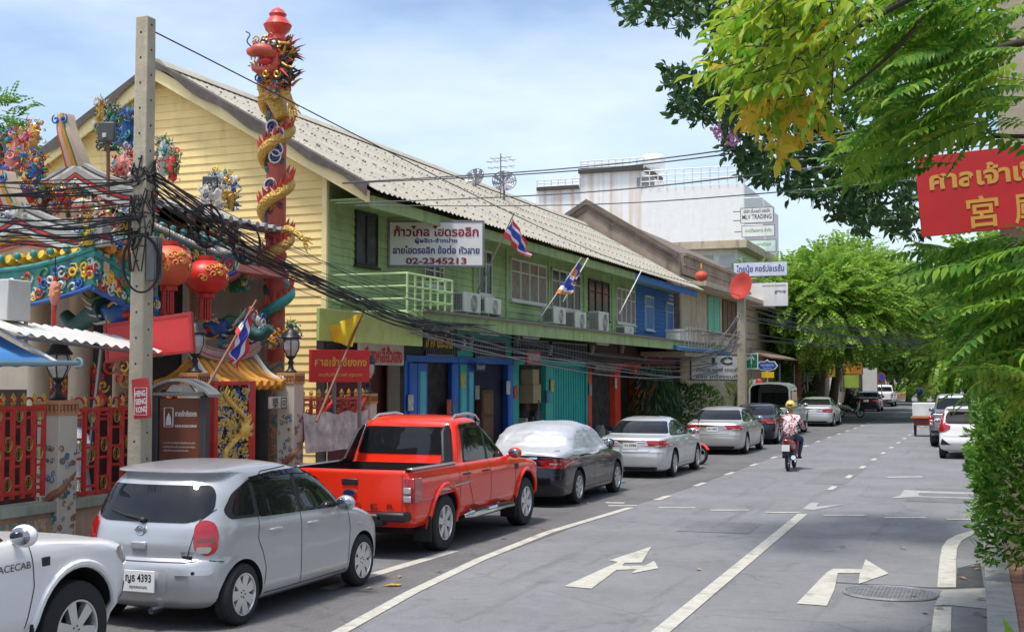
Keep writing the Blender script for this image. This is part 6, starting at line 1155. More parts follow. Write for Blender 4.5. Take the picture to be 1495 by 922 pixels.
# roof figures: pixel spot, depth, size, palette
figs = [(22, 222, 13.2, (.25, .15, .3), (0, 3, 9, 2, 6), 16), (52, 250, 13.1, (.2, .12, .22), (0, 5, 8, 3), 12), (8, 255, 13.2, (.2, .12, .25), (0, 4, 6, 3), 12), (30, 205, 13.6, (.14, .1, .2), (3, 2, 9), 8), (48, 205, 13.5, (.16, .1, .32), (6, 4, 7, 1), 12), (146, 165, 15.2, (.09, .08, .26), (4, 7, 1), 10), (162, 190, 16.0, (.22, .15, .42), (8, 2, 7), 22), (186, 190, 15.6, (.2, .15, .38), (8, 7, 2, 3), 18), (200, 235, 15.2, (.26, .15, .26), (4, 2, 9, 3, 0), 22), (180, 245, 14.9, (.22, .12, .22), (0, 2, 4, 6), 14), (240, 232, 15.0, (.18, .12, .32), (8, 2, 0, 4), 16), (252, 245, 14.9, (.14, .1, .25), (8, 8, 0), 10),
        (300, 285, 16.6, (.13, .1, .2), (7, 4, 4), 8), (322, 268, 17.2, (.2, .12, .26), (9, 3, 2, 4), 16), (338, 285, 17.2, (.14, .12, .32), (3, 3, 4, 1), 14), (318, 290, 17.0, (.2, .12, .2), (9, 1, 4), 12), (338, 385, 17.3, (.26, .14, .24), (4, 1, 3, 7), 20), (358, 392, 17.3, (.12, .1, .34), (3, 2, 4), 12), (345, 415, 17.0, (.22, .12, .16), (2, 1, 8), 12), (318, 415, 16.6, (.2, .1, .12), (2, 8, 1), 10),
        (150, 330, 13.6, (.25, .14, .22), (4, 2, 1, 8, 6), 18), (180, 325, 14.2, (.25, .14, .2), (4, 3, 2, 7), 16), (120, 300, 14.3, (.4, .1, .12), (9, 2, 0, 4), 18), (60, 300, 13.9, (.35, .12, .14), (9, 8, 2, 6), 14), (20, 310, 12.8, (.25, .1, .12), (2, 3, 4), 10), (160, 355, 13.2, (.25, .12, .16), (8, 2, 4, 3), 16), (128, 345, 12.7, (.12, .1, .14), (8, 3, 9), 10), (195, 345, 14.1, (.2, .12, .25), (4, 9, 3, 5), 14), (310, 340, 16.2, (.22, .12, .14), (0, 9, 8, 4), 12), (275, 310, 15.6, (.28, .12, .12), (4, 0, 7, 9), 14)]
for k in range(40):
    u = r.uniform(0, 345); v = (285 + r.uniform(-12, 80) if u < 200 else 300 + (u - 200) * .42 + r.uniform(-14, 26)); figs.append((u, v, 12.7 + u * .0125 + r.uniform(0, .4), (.2, .12, .13), tuple(r.sample((0, 1, 2, 3, 4, 5, 8, 9, 7), 4)), 12))
for i, (u, v, y, sz, cols, n) in enumerate(figs):
    mb = MB(); clump(mb, aty(u, v, y), [q_ * .9 for q_ in sz], random.Random(100 + i), cols, int(n * 4.2)); mb.ell(aty(u, v, y), (sz[0] * .55, sz[1] * .6, sz[2] * .75), 12, 8, mi=cols[-1], nz=.7, seed=i); mb.build('roof_figure', PAL, sh)
# carp-dragon heads below the eave
def beast(u, v, y, s_, flip, label):
    c = aty(u, v, y); t = thing('dragon_carving', label, 'carving', c); f = 1 if not flip else -1; mb = MB(); mb.ell((0, 0, 0), (.26 * s_, .16 * s_, .17 * s_), 16, 10, nz=.25, seed=3); mb.ell((.2 * f * s_, 0, .07 * s_), (.2 * s_, .13 * s_, .07 * s_), 12, 8); mb.ell((.18 * f * s_, 0, -.12 * s_), (.17 * s_, .11 * s_, .05 * s_), 12, 8); hd = mb.build('head', P_BLUE, t); mb = MB(); mb.ell((.2 * f * s_, -.03, -.02 * s_), (.15 * s_, .1 * s_, .07 * s_), 10, 8); mb.build('mouth', P_RED, hd); mb = MB(); mb.torus((.12 * f * s_, -.12 * s_, .0), .17 * s_, .022 * s_, MX.Rotation(pi / 2, 3, 'X'), 20, 6, sx=1.2); mb.build('lip', P_GOLD, hd)
    mb = MB(); [mb.ell((.2 * f * s_ - .06 * k * f, -.1 * s_, .15 * s_), .045 * s_, 8, 6) for k in (0, 2.2)]; mb.build('eye', P_WHT, hd); mb = MB(); mb.tube(spl_([(-.2 * f * s_, 0, .05), (-.45 * f * s_, .05, .0), (-.75 * f * s_, .1, -.12 * s_), (-.95 * f * s_, .1, .02)], 6), [.17 * s_ * (1 - .03 * i) for i in range(19)], 10); mb.build('scaly_body', mat('deep_teal', (.015, .08, .075), .6, var=.4, vs=20), t)
    mb = MB(); [flame(mb, (-.1 * f * s_ - .08 * k * f, -.1 * s_, -.1 * s_ + .07 * s_ * k), V((-f, -.3, -.4 + .35 * k)), .2 * s_, .025 * s_, 0) for k in range(5)]; mb.build('mane', P_WHT, t); mb = MB(); mb.tube(spl_([(0, 0, .15 * s_), (-.2 * f * s_, 0, .24 * s_), (-.45 * f * s_, 0, .2 * s_), (-.6 * f * s_, 0, .33 * s_)], 5), [.03 * s_ * (1 - .04 * i) for i in range(16)], 6); mb.tube([(-.42 * f * s_, 0, .22 * s_), (-.4 * f * s_, 0, .36 * s_)], [.02, .004], 5); mb.build('horn', P_GRN, t)
    MB().ell((.22 * f * s_, -.02, .24 * s_), (.11 * s_, .08, .05 * s_), 10, 6).build('nose', P_PINK, t); return t
beast(172, 458, 13.6, 1.0, False, 'blue faced dragon carving with green horn above the red board'); beast(232, 455, 14.6, .55, False, 'small blue faced dragon carving half hidden right of the concrete pole'); beast(322, 480, 16.2, .85, True, 'dark blue dragon carving beside the pillar lamp and Thai flag')
# red boards, lanterns, lamps
RB = mat('board_red', (.6, .03, .03), .45, var=.08); a = aty(155, 470, 13.35); b = aty(283, 470, 13.35); zc_ = aty(220, 493, 13.35).z
sign('red_board', 'large plain red board hung behind the concrete pole below the dragon carving', ((a.x + b.x) / 2, 13.35, zc_), b.x - a.x, .5, RB, [], xd=(1, 0, .1), up=(-.1, 0, 1), frame=mat('board_red_edge', (.4, .02, .02), .4), th=.05)
q = aty(160, 498, 11.9)
def lantern(label, c, rx, rz_, m, tassel=1):
    t = thing('lantern', label, 'lantern', c); mb = MB(); n = 24
    vs = []; nv = 14
    for i in range(nv + 1):
        th = pi * (.06 + .88 * i / nv)
        for j in range(n * 2): f = 1 - .02 * (j % 2); vs.append((rx * sin(th) * cos(pi * j / n) * f, rx * sin(th) * sin(pi * j / n) * f, rz_ * cos(th)))
    N_ = n * 2; mb.add(vs, [(i * N_ + j, i * N_ + (j + 1) % N_, (i + 1) * N_ + (j + 1) % N_, (i + 1) * N_ + j) for i in range(nv) for j in range(N_)]); b = mb.build('lantern_body', m, t, angle=80)
    for s_ in (1, -1): MB().cyl((0, 0, s_ * rz_ * .96), (0, 0, s_ * (rz_ * .96 + .06)), rx * .38, n=18).build('collar', P_RED, b)
    mb = MB(); rr = random.Random(2)
    for k in range(40): a_ = rr.uniform(0, 6.28); q = rx * .3 * sqrt(rr.random()); mb.tube([(q * cos(a_), q * sin(a_), -rz_ - .05), (q * cos(a_) * 1.1, q * sin(a_) * 1.1, -rz_ - .36)], .014, 4)
    mb.build('tassel', P_RED, t); mb = MB(); mb.tube([(0, 0, rz_), (0, 0, rz_ + .3)], .008, 5); mb.build('cord', BLK, t)
    mb = MB(); rr = random.Random(3)
    for k in range(14): th = rr.uniform(.9, 1.9); ph = rr.uniform(-2.4, .4); p = V((rx * sin(th) * cos(ph), rx * sin(th) * sin(ph), rz_ * cos(th))); n_ = V((p.x / rx ** 2, p.y / rx ** 2, p.z / rz_ ** 2)).normalized(); ax = n_.cross(V((0, 0, 1))).normalized(); curl(mb, p * 1.005, ax, n_.cross(ax), rx * .16, 1.1, .012, 0, ph=rr.uniform(0, 6), n=8)
    mb.build('gold_pattern', mat('lantern_gold', (.65, .3, .06), .5), b); return t
LN1 = mat('lantern_orange', (.62, .11, .04), .5, var=.1); LN2 = mat('lantern_red', (.6, .025, .015), .42, var=.08)
lantern('orange red lantern with gold pattern nearest the concrete pole', aty(247, 388, 14.35), .31, .29, LN1); lantern('larger wide red lantern hanging right of the orange one', aty(301, 404, 15.2), .32, .25, LN2); lantern('pale pink paper lantern string under the left eave', aty(80, 428, 12.6), .07, .16, P_PINK)
LG = mat('lamp_glass', (.45, .45, .43), .15, var=.1, coat=.5); LI = mat('lamp_iron', (.025, .027, .028), .45, .3)
def pillar_lamp(label, c, s_=1, m=LI):
    t = thing('pillar_lamp', label, 'lamp', c); mb = MB(); mb.lathe([(.09, 0), (.1, .02), (.05, .06), (.035, .12), (.05, .16), (.03, .2), (.07, .24), (.075, .26)], (0, 0, 0), 16); mb.v = [tuple(V(v) * s_) for v in mb.v]; mb.build('stem', m, t); mb = MB(); mb.lathe([(.07, .26), (.125, .36), (.135, .46), (.11, .52)], (0, 0, 0), 12); mb.v = [tuple(V(v) * s_) for v in mb.v]; mb.build('lamp_glass', LG, t, angle=20)
    mb = MB()
    for k in range(6): a_ = pi * k / 3; mb.tube([V((.073 * cos(a_), .073 * sin(a_), .26)) * s_, V((.13 * cos(a_), .13 * sin(a_), .37)) * s_, V((.14 * cos(a_), .14 * sin(a_), .46)) * s_, V((.115 * cos(a_), .115 * sin(a_), .52)) * s_], .009 * s_, 5)
    mb.build('cage', m, t); mb = MB(); mb.lathe([(.15, .52), (.16, .54), (.11, .6), (.1, .63), (.03, .68), (.03, .72), (.005, .76)], (0, 0, 0), 16); mb.v = [tuple(V(v) * s_) for v in mb.v]; mb.build('lamp_cap', m, t); return t
# fence: plinth wall, pillars, panels, gate
MUR = mat('mural', (.42, .27, .17), .8, var=.1); tt_ = MUR.node_tree; bs_ = tt_.nodes['Principled BSDF']; vo = tt_.nodes.new('ShaderNodeTexNoise'); vo.inputs['Scale'].default_value = 4.5; vo.inputs['Detail'].default_value = 4; vo.inputs['Distortion'].default_value = 2.2; tcn = tt_.nodes.new('ShaderNodeTexCoord'); rp_ = tt_.nodes.new('ShaderNodeValToRGB'); e = rp_.color_ramp.elements; e[0].position = .33; e[0].color = (.06, .12, .2, 1); e[1].position = .7; e[1].color = (.45, .4, .32, 1)
for ps, cc in ((.42, (.12, .28, .2, 1)), (.5, (.42, .2, .1, 1)), (.57, (.5, .4, .25, 1)), (.62, (.3, .1, .06, 1))): el = e.new(ps); el.color = cc
tt_.links.new(tcn.outputs['Object'], vo.inputs['Vector']); tt_.links.new(vo.outputs[0], rp_.inputs[0]); tt_.links.new(rp_.outputs[0], bs_.inputs['Base Color'])
fw_ = thing('shrine_wall', 'low street wall of the shrine with painted panels and pale green coping', 'wall', (XS, 13, .13), world=True)
yG0, yG1 = yx(372, XS), yx(412, XS); zC = atx(150, 720, XS).z
for (a, b) in ((4.5, yG0), (yG1, yx(545, XS))):
    mb = MB(); mb.b2(XS - .1, XS + .08, a, b, .13, zC - .12); mb.build('wall_panel', mat('wall_salmon', (.45, .3, .2), .85, var=.15, dirt=.4), fw_, smooth=False); mb = MB(); mb.b2(XS - .14, XS + .14, a, b, zC - .12, zC); mb.build('coping', mat('coping_green', (.34, .35, .27), .8, var=.2, dirt=.5), fw_, bevel=.01)
    n = max(1, int((b - a) / 1.7))
    for k in range(n): y = a + (b - a) * (k + .5) / n; MB().b2(XS + .08, XS + .1, y - .62, y + .62, .2, zC - .18).build('painted_panel', MUR, fw_, bevel=.004)
def pillar(label, u, v_top, w_=.3, lamp=None, dragon=True, seed=0):
    y = yx(u, XS); z = atx(u, v_top, XS).z; t = thing('shrine_pillar', label, 'pillar', (XS, y, .13)); h = w_ / 2; mb = MB(); mb.b2(-h, h, -h, h, 0, z - .13); mb.build('shaft', mat('pillar_cream', (.52, .47, .38), .75, var=.1, dirt=.25), t, bevel=.008); mb = MB(); zz = z - .13; mb.b2(-h - .012, h + .012, -h - .012, h + .012, zz - .16, zz + .01); bd = mb.build('key_band', mat('key_orange', (.5, .24, .1), .7, var=.1), t, bevel=.005)
    mb = MB()
    for k in range(5):
        q = -h + (k + .5) * w_ / 5; s2 = w_ / 5 * .36
        for face in (0, 1):
            P = lambda a_, b_: V((a_, -h - .014, b_)) if face == 0 else V((h + .014, a_, b_))
            for (a1, b1, a2, b2) in ((q - s2, -.13, q - s2, -.04), (q - s2, -.04, q + s2, -.04), (q + s2, -.04, q + s2, -.1), (q + s2, -.1, q, -.1)): mb.bar(P(a1, zz + b1), P(a2, zz + b2), .009)
    mb.build('key_pattern', mat('key_dark', (.2, .08, .04), .7), bd, smooth=False)
    if dragon:
        rr = random.Random(seed); mb = MB()
        for k in range(90):
            face = rr.random() < .5; a_ = rr.uniform(-h * .85, h * .85); b_ = rr.uniform(.15, zz * .74); p = V((a_, -h - .004, b_)) if face else V((h + .004, a_, b_)); ax = V((1, 0, 0)) if face else V((0, 1, 0)); curl(mb, p, ax, V((0, 0, 1)), rr.uniform(.02, .05), rr.uniform(.7, 1.3), .008, rr.choice((0, 0, 0, 1, 1, 2, 3, 4) if b_ > .6 else (1, 1, 2, 3, 0, 4)), ph=rr.uniform(0, 6), n=8)
        mb.build('dragon_relief', [mat('relief_brown', (.28, .11, .06), .7), mat('relief_blue', (.08, .16, .28), .7), mat('relief_green', (.12, .22, .14), .7), mat('relief_tan', (.42, .28, .15), .7), mat('relief_grey', (.3, .3, .3), .7)], t)
        mb = MB(); pts = []
        for k in range(40): a_ = k / 39; an = a_ * 9; x, y_ = cos(an), sin(an); m_ = max(abs(x), abs(y_)); pts.append((x / m_ * (h + .008), y_ / m_ * (h + .008), .2 + a_ * zz * .62))
        mb.tube(pts, [.03 + .02 * sin(i * .35) for i in range(40)], 6); mb.build('serpent_relief', mat('relief_brown', (.28, .11, .06), .7, var=.4, vs=20), t)
    if lamp: pillar_lamp(lamp, (XS, y, z + .01), 1.0 if u != 540 else .95, LI if u != 540 else mat('lamp_grey', (.2, .2, .2), .5, .2))
    return t
pillar('cream dragon pillar at the far left between the red fence panels', 86, 585, .31, 'dark lamp on the leftmost pillar, half under the blue awning', seed=1); pillar('cream pillar behind the brown information board', 285, 545, .27, 'black caged lamp on the pillar behind the information board', False, seed=2); pillar('cream dragon pillar right of the gold dragon gate', 425, 545, .29, 'black caged lamp on the pillar right of the dragon gate', seed=3); pillar('cream end pillar of the shrine fence beside the dark shop door', 537, 575, .24, 'grey lantern shaped lamp on the end pillar', False, seed=4)
def fence(label, u0, u1, v_top, v_bot, nb, diag=False):
    y0, y1 = yx(u0, XS), yx(u1, XS); uc = (u0 + u1) / 2; zt, zb = atx(uc, v_top, XS).z, atx(uc, v_bot, XS).z; t = thing('red_fence', label, 'fence', (XS, (y0 + y1) / 2, zb)); L_ = y1 - y0; H = zt - zb; Y = lambda k: -L_ / 2 + L_ * k / nb; mb = MB()
    for z in (0, H): mb.bar((0, -L_ / 2, z), (0, L_ / 2, z), .05, .045)
    mb.build('rail', P_RED, t, bevel=.006)
    for k in range(nb + 1): mb = MB(); mb.cyl((0, Y(k), -.06), (0, Y(k), H + .02), .03, n=8); mb.build('bar', P_RED, t)
    mb = MB()
    for k in range(nb):
        for q in range(4): z = H * ((q + (.35 if k % 2 else .8)) / 4.3); mb.bar((0, Y(k), z), (0, Y(k + 1), z), .028)
        c = (Y(k) + Y(k + 1)) / 2
        if not diag: mb.torus((0, c, H + .04), L_ / nb / 2 - .01, .014, MX.Rotation(pi / 2, 3, 'Y'), 16, 5)
    mb.build('cross_bar', P_RED, t)
    mb = MB(); Rm = MX.Rotation(pi / 2, 3, 'Y')
    for k in range(nb):
        c = (Y(k) + Y(k + 1)) / 2
        for q in range(4):
            if (k + q) % 2: continue
            z = H * ((q + (.6 if k % 2 else .1)) / 4.3) + .08; rr_ = min(.056, L_ / nb * .4); mb.torus((0.012, c, z), rr_, .009, Rm, 16, 6, sx=1.35)
            for (a1, b1, a2, b2) in ((-.5, -.7, .5, -.7), (.5, -.7, .5, .7), (.5, .7, -.5, .7), (-.5, .7, -.5, -.7)): mb.bar((.012, c + a1 * rr_ * .8, z + b1 * rr_), (.012, c + a2 * rr_ * .8, z + b2 * rr_), .006)
    mb.build('coin_ornament', mat('coin_gold', (.4, .24, .06), .4, .5), t)
    for k in range(nb + 1): MB().lathe([(.012, 0), (.03, .03), (.022, .05), (.034, .075), (.028, .1), (.002, .15)], (0, Y(k), H + .02), 12).build('finial', P_GOLD, t)
    if diag: mb = MB(); mb.bar((.05, -L_ / 2 * .95, H * .2), (.05, -L_ * .05, H * 1.0), .08, .03); mb.bar((.05, L_ * .12, H * .0), (.05, L_ / 2 * .98, H * 1.0), .08, .03); mb.build('diagonal_brace', P_RED, t)
    return t
fence('red coin fence panel between the leftmost pillar and the concrete pole', 106, 262, 596, 712, 9); fence('dark red fence panel left of the first dragon pillar, under the blue awning', -60, 66, 596, 722, 8); fence('short red fence panel with diagonal braces beside the end pillar', 443, 530, 582, 636, 8, True)
# white tarpaulin below that fence
y0, y1 = yx(440, XS + .12), yx(534, XS + .12); zt = atx(485, 600, XS + .12).z; mb = MB(); mb.grid(lambda u, v: V((XS + .16 + .03 * sin(u * 21) * v + .05 * v, y0 + (y1 - y0) * u, zt - .05 * sin(u * pi * 3) ** 2 * (1 - v) - v * .62)), 30, 8); tag(mb.build('white_tarp', mat('tarp', (.5, .48, .44), .7, var=.45, vs=5)), 'wrinkled white tarpaulin tied below the short red fence panel', 'tarpaulin')
# gate with gold dragon
gy0, gy1 = yx(310, XS), yx(370, XS); gz0, gz1 = .4, atx(340, 556, XS).z; t = thing('dragon_gate', 'red framed gate leaf filled with a gold dragon carving', 'gate', (XS, gy0, .13)); Lg = gy1 - gy0; z0_, z1_ = gz0 - .13, gz1 - .13; mb = MB()
for (a, b, c, d) in ((0, .09, z0_, z1_), (Lg - .17, Lg, z0_, z1_ + .002), (.09, Lg - .17, z0_, z0_ + .1), (.09, Lg - .17, z1_ - .06, z1_)): mb.b2(-.04, .05, a, b, c, d)
mb.build('gate_frame', P_RED, t, bevel=.01); mb = MB(); mb.b2(-.02, 0, .08, Lg - .16, z0_ + .08, z1_ - .05); mb.build('backing', mat('gate_dark', (.03, .03, .05), .8), t, smooth=False)
mb = MB(); rr = random.Random(8); W_ = Lg - .27
for k in range(640): a_, b_ = .12 + rr.random() * (W_ - .04), z0_ + .13 + rr.random() * (z1_ - z0_ - .24); curl(mb, (.012 + rr.random() * .02, a_, b_), V((0, 1, 0)), V((0, 0, 1)), rr.uniform(.03, .065), rr.uniform(.5, 1.1), .0125, rr.choice((0, 0, 0, 0, 0, 1, 2, 3)), ph=rr.uniform(0, 6), n=8, rise=.015)
mb.build('cloud_carving', [mat('carve_pale_gold', (.66, .45, .1), .45, var=.2), mat('carve_silver', (.4, .4, .38), .4, .4), P_BLUE, mat('carve_dark', (.05, .05, .07), .6)], t)
mb = MB(); P_ = [(.05, .12 + W_ * (.5 + .36 * sin(f * 11)), z0_ + .16 + (z1_ - z0_ - .3) * f) for f in [i / 40 for i in range(41)]]; mb.tube(P_, [.026 + .016 * sin(pi * i / 40) for i in range(41)], 8); [flame(mb, P_[i], V((.3, cos(i), .5 + sin(i * 2))), .11, .016, 0) for i in range(2, 40)]; mb.ell(V(P_[26]) + V((.03, 0, 0)), (.05, .13, .11), 12, 8, nz=.5)
for k in range(26): flame(mb, V(P_[26]) + V((.02, 0, 0)), V((.2, cos(k * .8), sin(k * .8))), .2, .015, 0)
mb.build('gold_dragon', mat('carve_gold', (.75, .5, .1), .4, var=.25, vs=14), t)
# gate roof
XT = XS - .55
gr = thing('gate_roof', 'small gate roof with orange tiles and a white ridge topped by cloud and dragon figures', 'roof', (XT, 15.3, 2.5), world=True); ya_, yb_ = yx(302, XT + .3), yx(392, XT + .3); zr_ = atx(345, 528, XT).z; ze_ = atx(345, 562, XT + .4).z; mb = MB()
for s_ in (1, -1): tiles(mb, (XT, ya_, zr_), (XT, yb_, zr_), (XT + s_ * .55, ya_ - .1, ze_), (XT + s_ * .55, yb_ + .1, ze_), 9, .07, 0, .075, 6)
mb.build('orange_tiles', mat('tile_orange', (.6, .27, .03), .5, var=.2, vs=6), gr)
mb = MB(); n = 20; rdg = [V((XT, ya_ - .1 + (yb_ - ya_ + .2) * i / n, zr_ + .18 * abs(2 * i / n - 1) ** 2.2)) for i in range(n + 1)]
for z, hh, m, w_ in ((0, .05, P_GRY, .1), (.05, .03, P_PINK, .12), (.08, .07, P_GRY, .1), (.15, .025, P_PINK, .11)):
    mb = MB(); vs = []
    for p in rdg: vs += [p + V((-w_, 0, z)), p + V((w_, 0, z)), p + V((w_, 0, z + hh - .003)), p + V((-w_, 0, z + hh - .003))]
    mb.add(vs, [(4 * i + j, 4 * i + (j + 1) % 4, 4 * i + 4 + (j + 1) % 4, 4 * i + 4 + j) for i in range(n) for j in range(4)] + [(0, 1, 2, 3), tuple(4 * n + j for j in range(4))]); mb.build('ridge', m, gr, bevel=.005)
for s_, ye in ((-1, ya_), (1, yb_)):
    mb = MB(); mb.tube(spl_([(XT + .02, ye, zr_ + .15), (XT + .25, ye + s_ * .03, ze_ + .2), (XT + .45, ye + s_ * .06, ze_ + .08), (XT + .52, ye + s_ * .1, ze_ + .1)], 5), .045, 8); mb.build('hip_ridge', P_WHT, gr); mb = MB(); clump(mb, (XT + .5, ye + s_ * .1, ze_ + .02), (.07, .1, .1), random.Random(ye), (9, 1, 9), 14); mb.build('eave_flower', PAL, gr)
ctr = V((XT, yx(366, XT), zr_ + .5)); mb = MB(); rr = random.Random(6)
for k in range(26): curl(mb, ctr + V((rr.uniform(-.05, .1), rr.uniform(-.28, .28), rr.uniform(-.2, .22))), V((0, 1, 0)), V((0, 0, 1)), rr.uniform(.06, .1), 1.3, .018, rr.choice((0, 1)), ph=rr.uniform(0, 6), rise=.03)
mb.ell(ctr + V((0, 0, .3)), .06, 10, 8, mi=2); mb.build('cloud_figure', [P_WHT, P_BLUE, P_RED], gr)
for (u, v, sz, cols) in ((345, 495, (.1, .14, .16), (0, 5, 1, 2)), (395, 490, (.1, .2, .15), (1, 9, 5, 2)), (425, 480, (.1, .18, .16), (2, 2, 1, 8)), (330, 508, (.1, .14, .1), (3, 2, 1, 4)), (408, 500, (.08, .2, .1), (1, 4, 3))):
    mb = MB(); clump(mb, atx(u, v, XT), sz, random.Random(u), cols, 26); mb.build('ridge_figure', PAL, gr)
MB().b2(XT - .5, XT + .45, ya_, yb_, ze_ - .03, ze_ + .03).build('eave_board', P_RED, gr, bevel=.01)
for u, m in ((405, P_BEI), (383, P_DRK)): y = yx(u, XT - .5); mb = MB(); mb.lathe([(.16, .13), (.17, .3), (.12, .36), (.1, .8), (.11, 1.1), (.1, 1.5), (.12, ze_ - .4), (.14, ze_)], (XT - .5, y, 0), 16); mb.build('gate_column', MUR if u == 405 else m, gr)
y0, y1 = yx(376, XT), yx(410, XT); MB().b2(XT - 1.2, XT - 1.1, y0 - .6, y1 + .2, .13, 2.3).build('passage_shade_panel', mat('shrine_room_shade', (.022, .014, .012), .9), gr, smooth=False)  # last sheet is coloured near-black as the shade inside the gate
MB().b2(XS + .0, XS + .04, yx(392, XS), yx(418, XS), atx(400, 596, XS).z, atx(400, 579, XS).z).build('name_tablet', P_WHT, gr, bevel=.005); text('樂 回', .2, BLK, gr, V((XS + .045, yx(405, XS), atx(400, 588, XS).z)) + gr.location * 0, (0, 1, 0), fit=.4)
# dragon column
q = aty(402, 400, 18.1); cx, cy = q.x, 18.1; ZT = aty(397, 15, 18.1).z; t = thing('dragon_column', 'tall red column wrapped by a golden dragon, with a red gourd finial', 'column', (cx, cy, .13)); B0 = .13
mb = MB(); rc = .165; Zc = lambda v: aty(400, v, 18.1).z - B0
bs = MB(); bs.lathe([(rc * 1.3, 0), (rc * 1.3, .5), (rc * 1.02, .6), (rc, 2.5)], (0, 0, 0), 20); bs.build('base', MUR, t); pr = [(rc, 2.5)]
for v in (470, 395, 372, 345, 258, 165, 148): pr += [(rc, Zc(v) - .06), (rc * 1.12, Zc(v) - .05), (rc * 1.12, Zc(v) + .03), (rc, Zc(v) + .04)] if v in (372, 345) else [(rc, Zc(v))]
pr += [(rc * .9, Zc(100)), (rc * .8, Zc(70))]; mb.lathe(pr, (0, 0, 0), 28); mb.build('shaft', mat('column_red', (.44, .085, .045), .55, var=.25, vs=4, dirt=.5), t)
mb = MB(); mb.lathe([(.1, Zc(72)), (.17, Zc(60)), (.13, Zc(52)), (.2, Zc(46)), (.24, Zc(38)), (.17, Zc(30)), (.13, Zc(26)), (.15, Zc(22)), (.1, Zc(16)), (.02, Zc(12))], (0, 0, 0), 22); mb.build('gourd_finial', mat('finial_red', (.6, .05, .03), .3, var=.08, coat=.5), t)
SCALE = mat('dragon_gold', (.58, .35, .07), .4, .25, var=.1); ts_ = SCALE.node_tree; bv = ts_.nodes.new('ShaderNodeBump'); vr = ts_.nodes.new('ShaderNodeTexVoronoi'); vr.inputs['Scale'].default_value = 24; tcn = ts_.nodes.new('ShaderNodeTexCoord'); ts_.links.new(tcn.outputs['Object'], vr.inputs['Vector']); ts_.links.new(vr.outputs[0], bv.inputs['Height']); bv.inputs['Strength'].default_value = .9; bv.inputs['Distance'].default_value = .03; ts_.links.new(bv.outputs[0], ts_.nodes['Principled BSDF'].inputs['Normal'])
TEALS = mat('dragon_teal', (.04, .3, .27), .45, .1, var=.3, vs=16)
za, zb = Zc(470), Zc(140); turns = 4.15; N_ = 150; hx = []
for i in range(N_ + 1): f = i / N_; a_ = 2 * pi * turns * f + radians(200); hx.append(V(((rc + .055) * cos(a_), (rc + .055) * sin(a_), za + (zb - za) * f)))
rad = [.1 * (.55 + .45 * min(1, i / 30)) for i in range(N_ + 1)]; k0 = 26
mb = MB(); mb.tube(hx[:k0 + 1], [r_ * 1.35 for r_ in rad[:k0 + 1]], 10); mb.build('teal_tail', TEALS, t); mb = MB(); mb.tube(hx[k0:], rad[k0:], 10); mb.build('dragon_body', SCALE, t)
mb = MB()
for i in range(4, N_, 2): p = hx[i]; o_ = V((p.x, p.y, 0)).normalized(); flame(mb, p + V((0, 0, rad[i] * .8)) + o_ * .02, o_ * .55 + V((0, 0, 1)), .17, .035, 0, V((0, 0, .2)))
[curl(mb, V((cos(a_) * (rc + .012), sin(a_) * (rc + .012), z_)), V((-sin(a_), cos(a_), 0)), V((0, 0, 1)), .06, 1.2, .014, 1 + k_ % 4, ph=k_, n=8) for k_, (a_, z_) in enumerate([(3.3 + 2.6 * random.Random(k).random(), za + (zb - za) * random.Random(k + 99).random()) for k in range(60)])]; mb.build('red_fin', [mat('fin_red', (.6, .06, .03), .5), P_TEAL, P_BLUE, P_GOLD, P_DRK], t)
for (u, v) in ((404, 128), (398, 185), (407, 195), (405, 218), (402, 228), (392, 283), (395, 270)):
    p = aty(u, v, 18.1 - rc - .02) - V((cx, cy, B0)); mb = MB(); curl(mb, p, V((1, 0, 0)), V((0, 0, 1)), .105, 1.6, .026, 0); curl(mb, p + V((0, -.012, 0)), V((1, 0, 0)), V((0, 0, 1)), .115, 1.0, .017, 1, r0=.9); mb.build('cloud_scroll', [mat('cloud_navy', (.03, .04, .14), .5), P_WHT], t)
# head, mane, claws
hc = aty(400, 92, 17.72) - V((cx, cy, B0)); HM = mat('head_red', (.45, .07, .03), .45, var=.4, vs=10); mb = MB(); mb.ell(hc + V((.06, .03, 0)), (.24, .24, .26), 18, 12, nz=.3); mb.tube(spl_([hc + V((.1, -.1, .12)), hc + V((-.1, -.26, .16)), hc + V((-.24, -.3, .13)), hc + V((-.3, -.28, .2))], 4), [.12, .13, .13, .12, .12, .11, .1, .09, .08, .07, .06, .04, .02], 10); mb.tube(spl_([hc + V((.1, -.08, -.12)), hc + V((-.08, -.22, -.17)), hc + V((-.2, -.25, -.13)), hc + V((-.24, -.25, -.06))], 4), [.09, .09, .09, .08, .08, .07, .07, .06, .06, .05, .04, .03, .02], 10); hd = mb.build('dragon_head', HM, t, angle=70)
MB().ell(hc + V((-.06, -.15, -.02)), (.16, .14, .1), 12, 8).build('mouth', mat('mouth_red', (.5, .02, .02), .4), hd); mb = MB()
for s_ in (-1, 1):
    for k in range(6): flame(mb, hc + V((-.24 + .055 * k, -.3 + .02 * k, .05 if s_ > 0 else -.11)), V((0, -.1, -s_)), .06, .018, 0, V((0, 0, 0)))
mb.build('teeth', P_WHT, hd); mb = MB(); [mb.ell(hc + V((x, -.24, .26)), .045, 10, 8) for x in (-.06, .14)]; mb.build('eye', P_WHT, hd); mb = MB(); [mb.ell(hc + V((x - .01, -.28, .26)), .018, 8, 6) for x in (-.06, .14)]; [mb.torus(hc + V((x, -.24, .27)), .06, .014, MX.Rotation(pi / 2, 3, 'X'), 14, 5) for x in (-.06, .14)]; mb.build('eye_ring', P_DRK, hd)
mb = MB(); rr = random.Random(2)
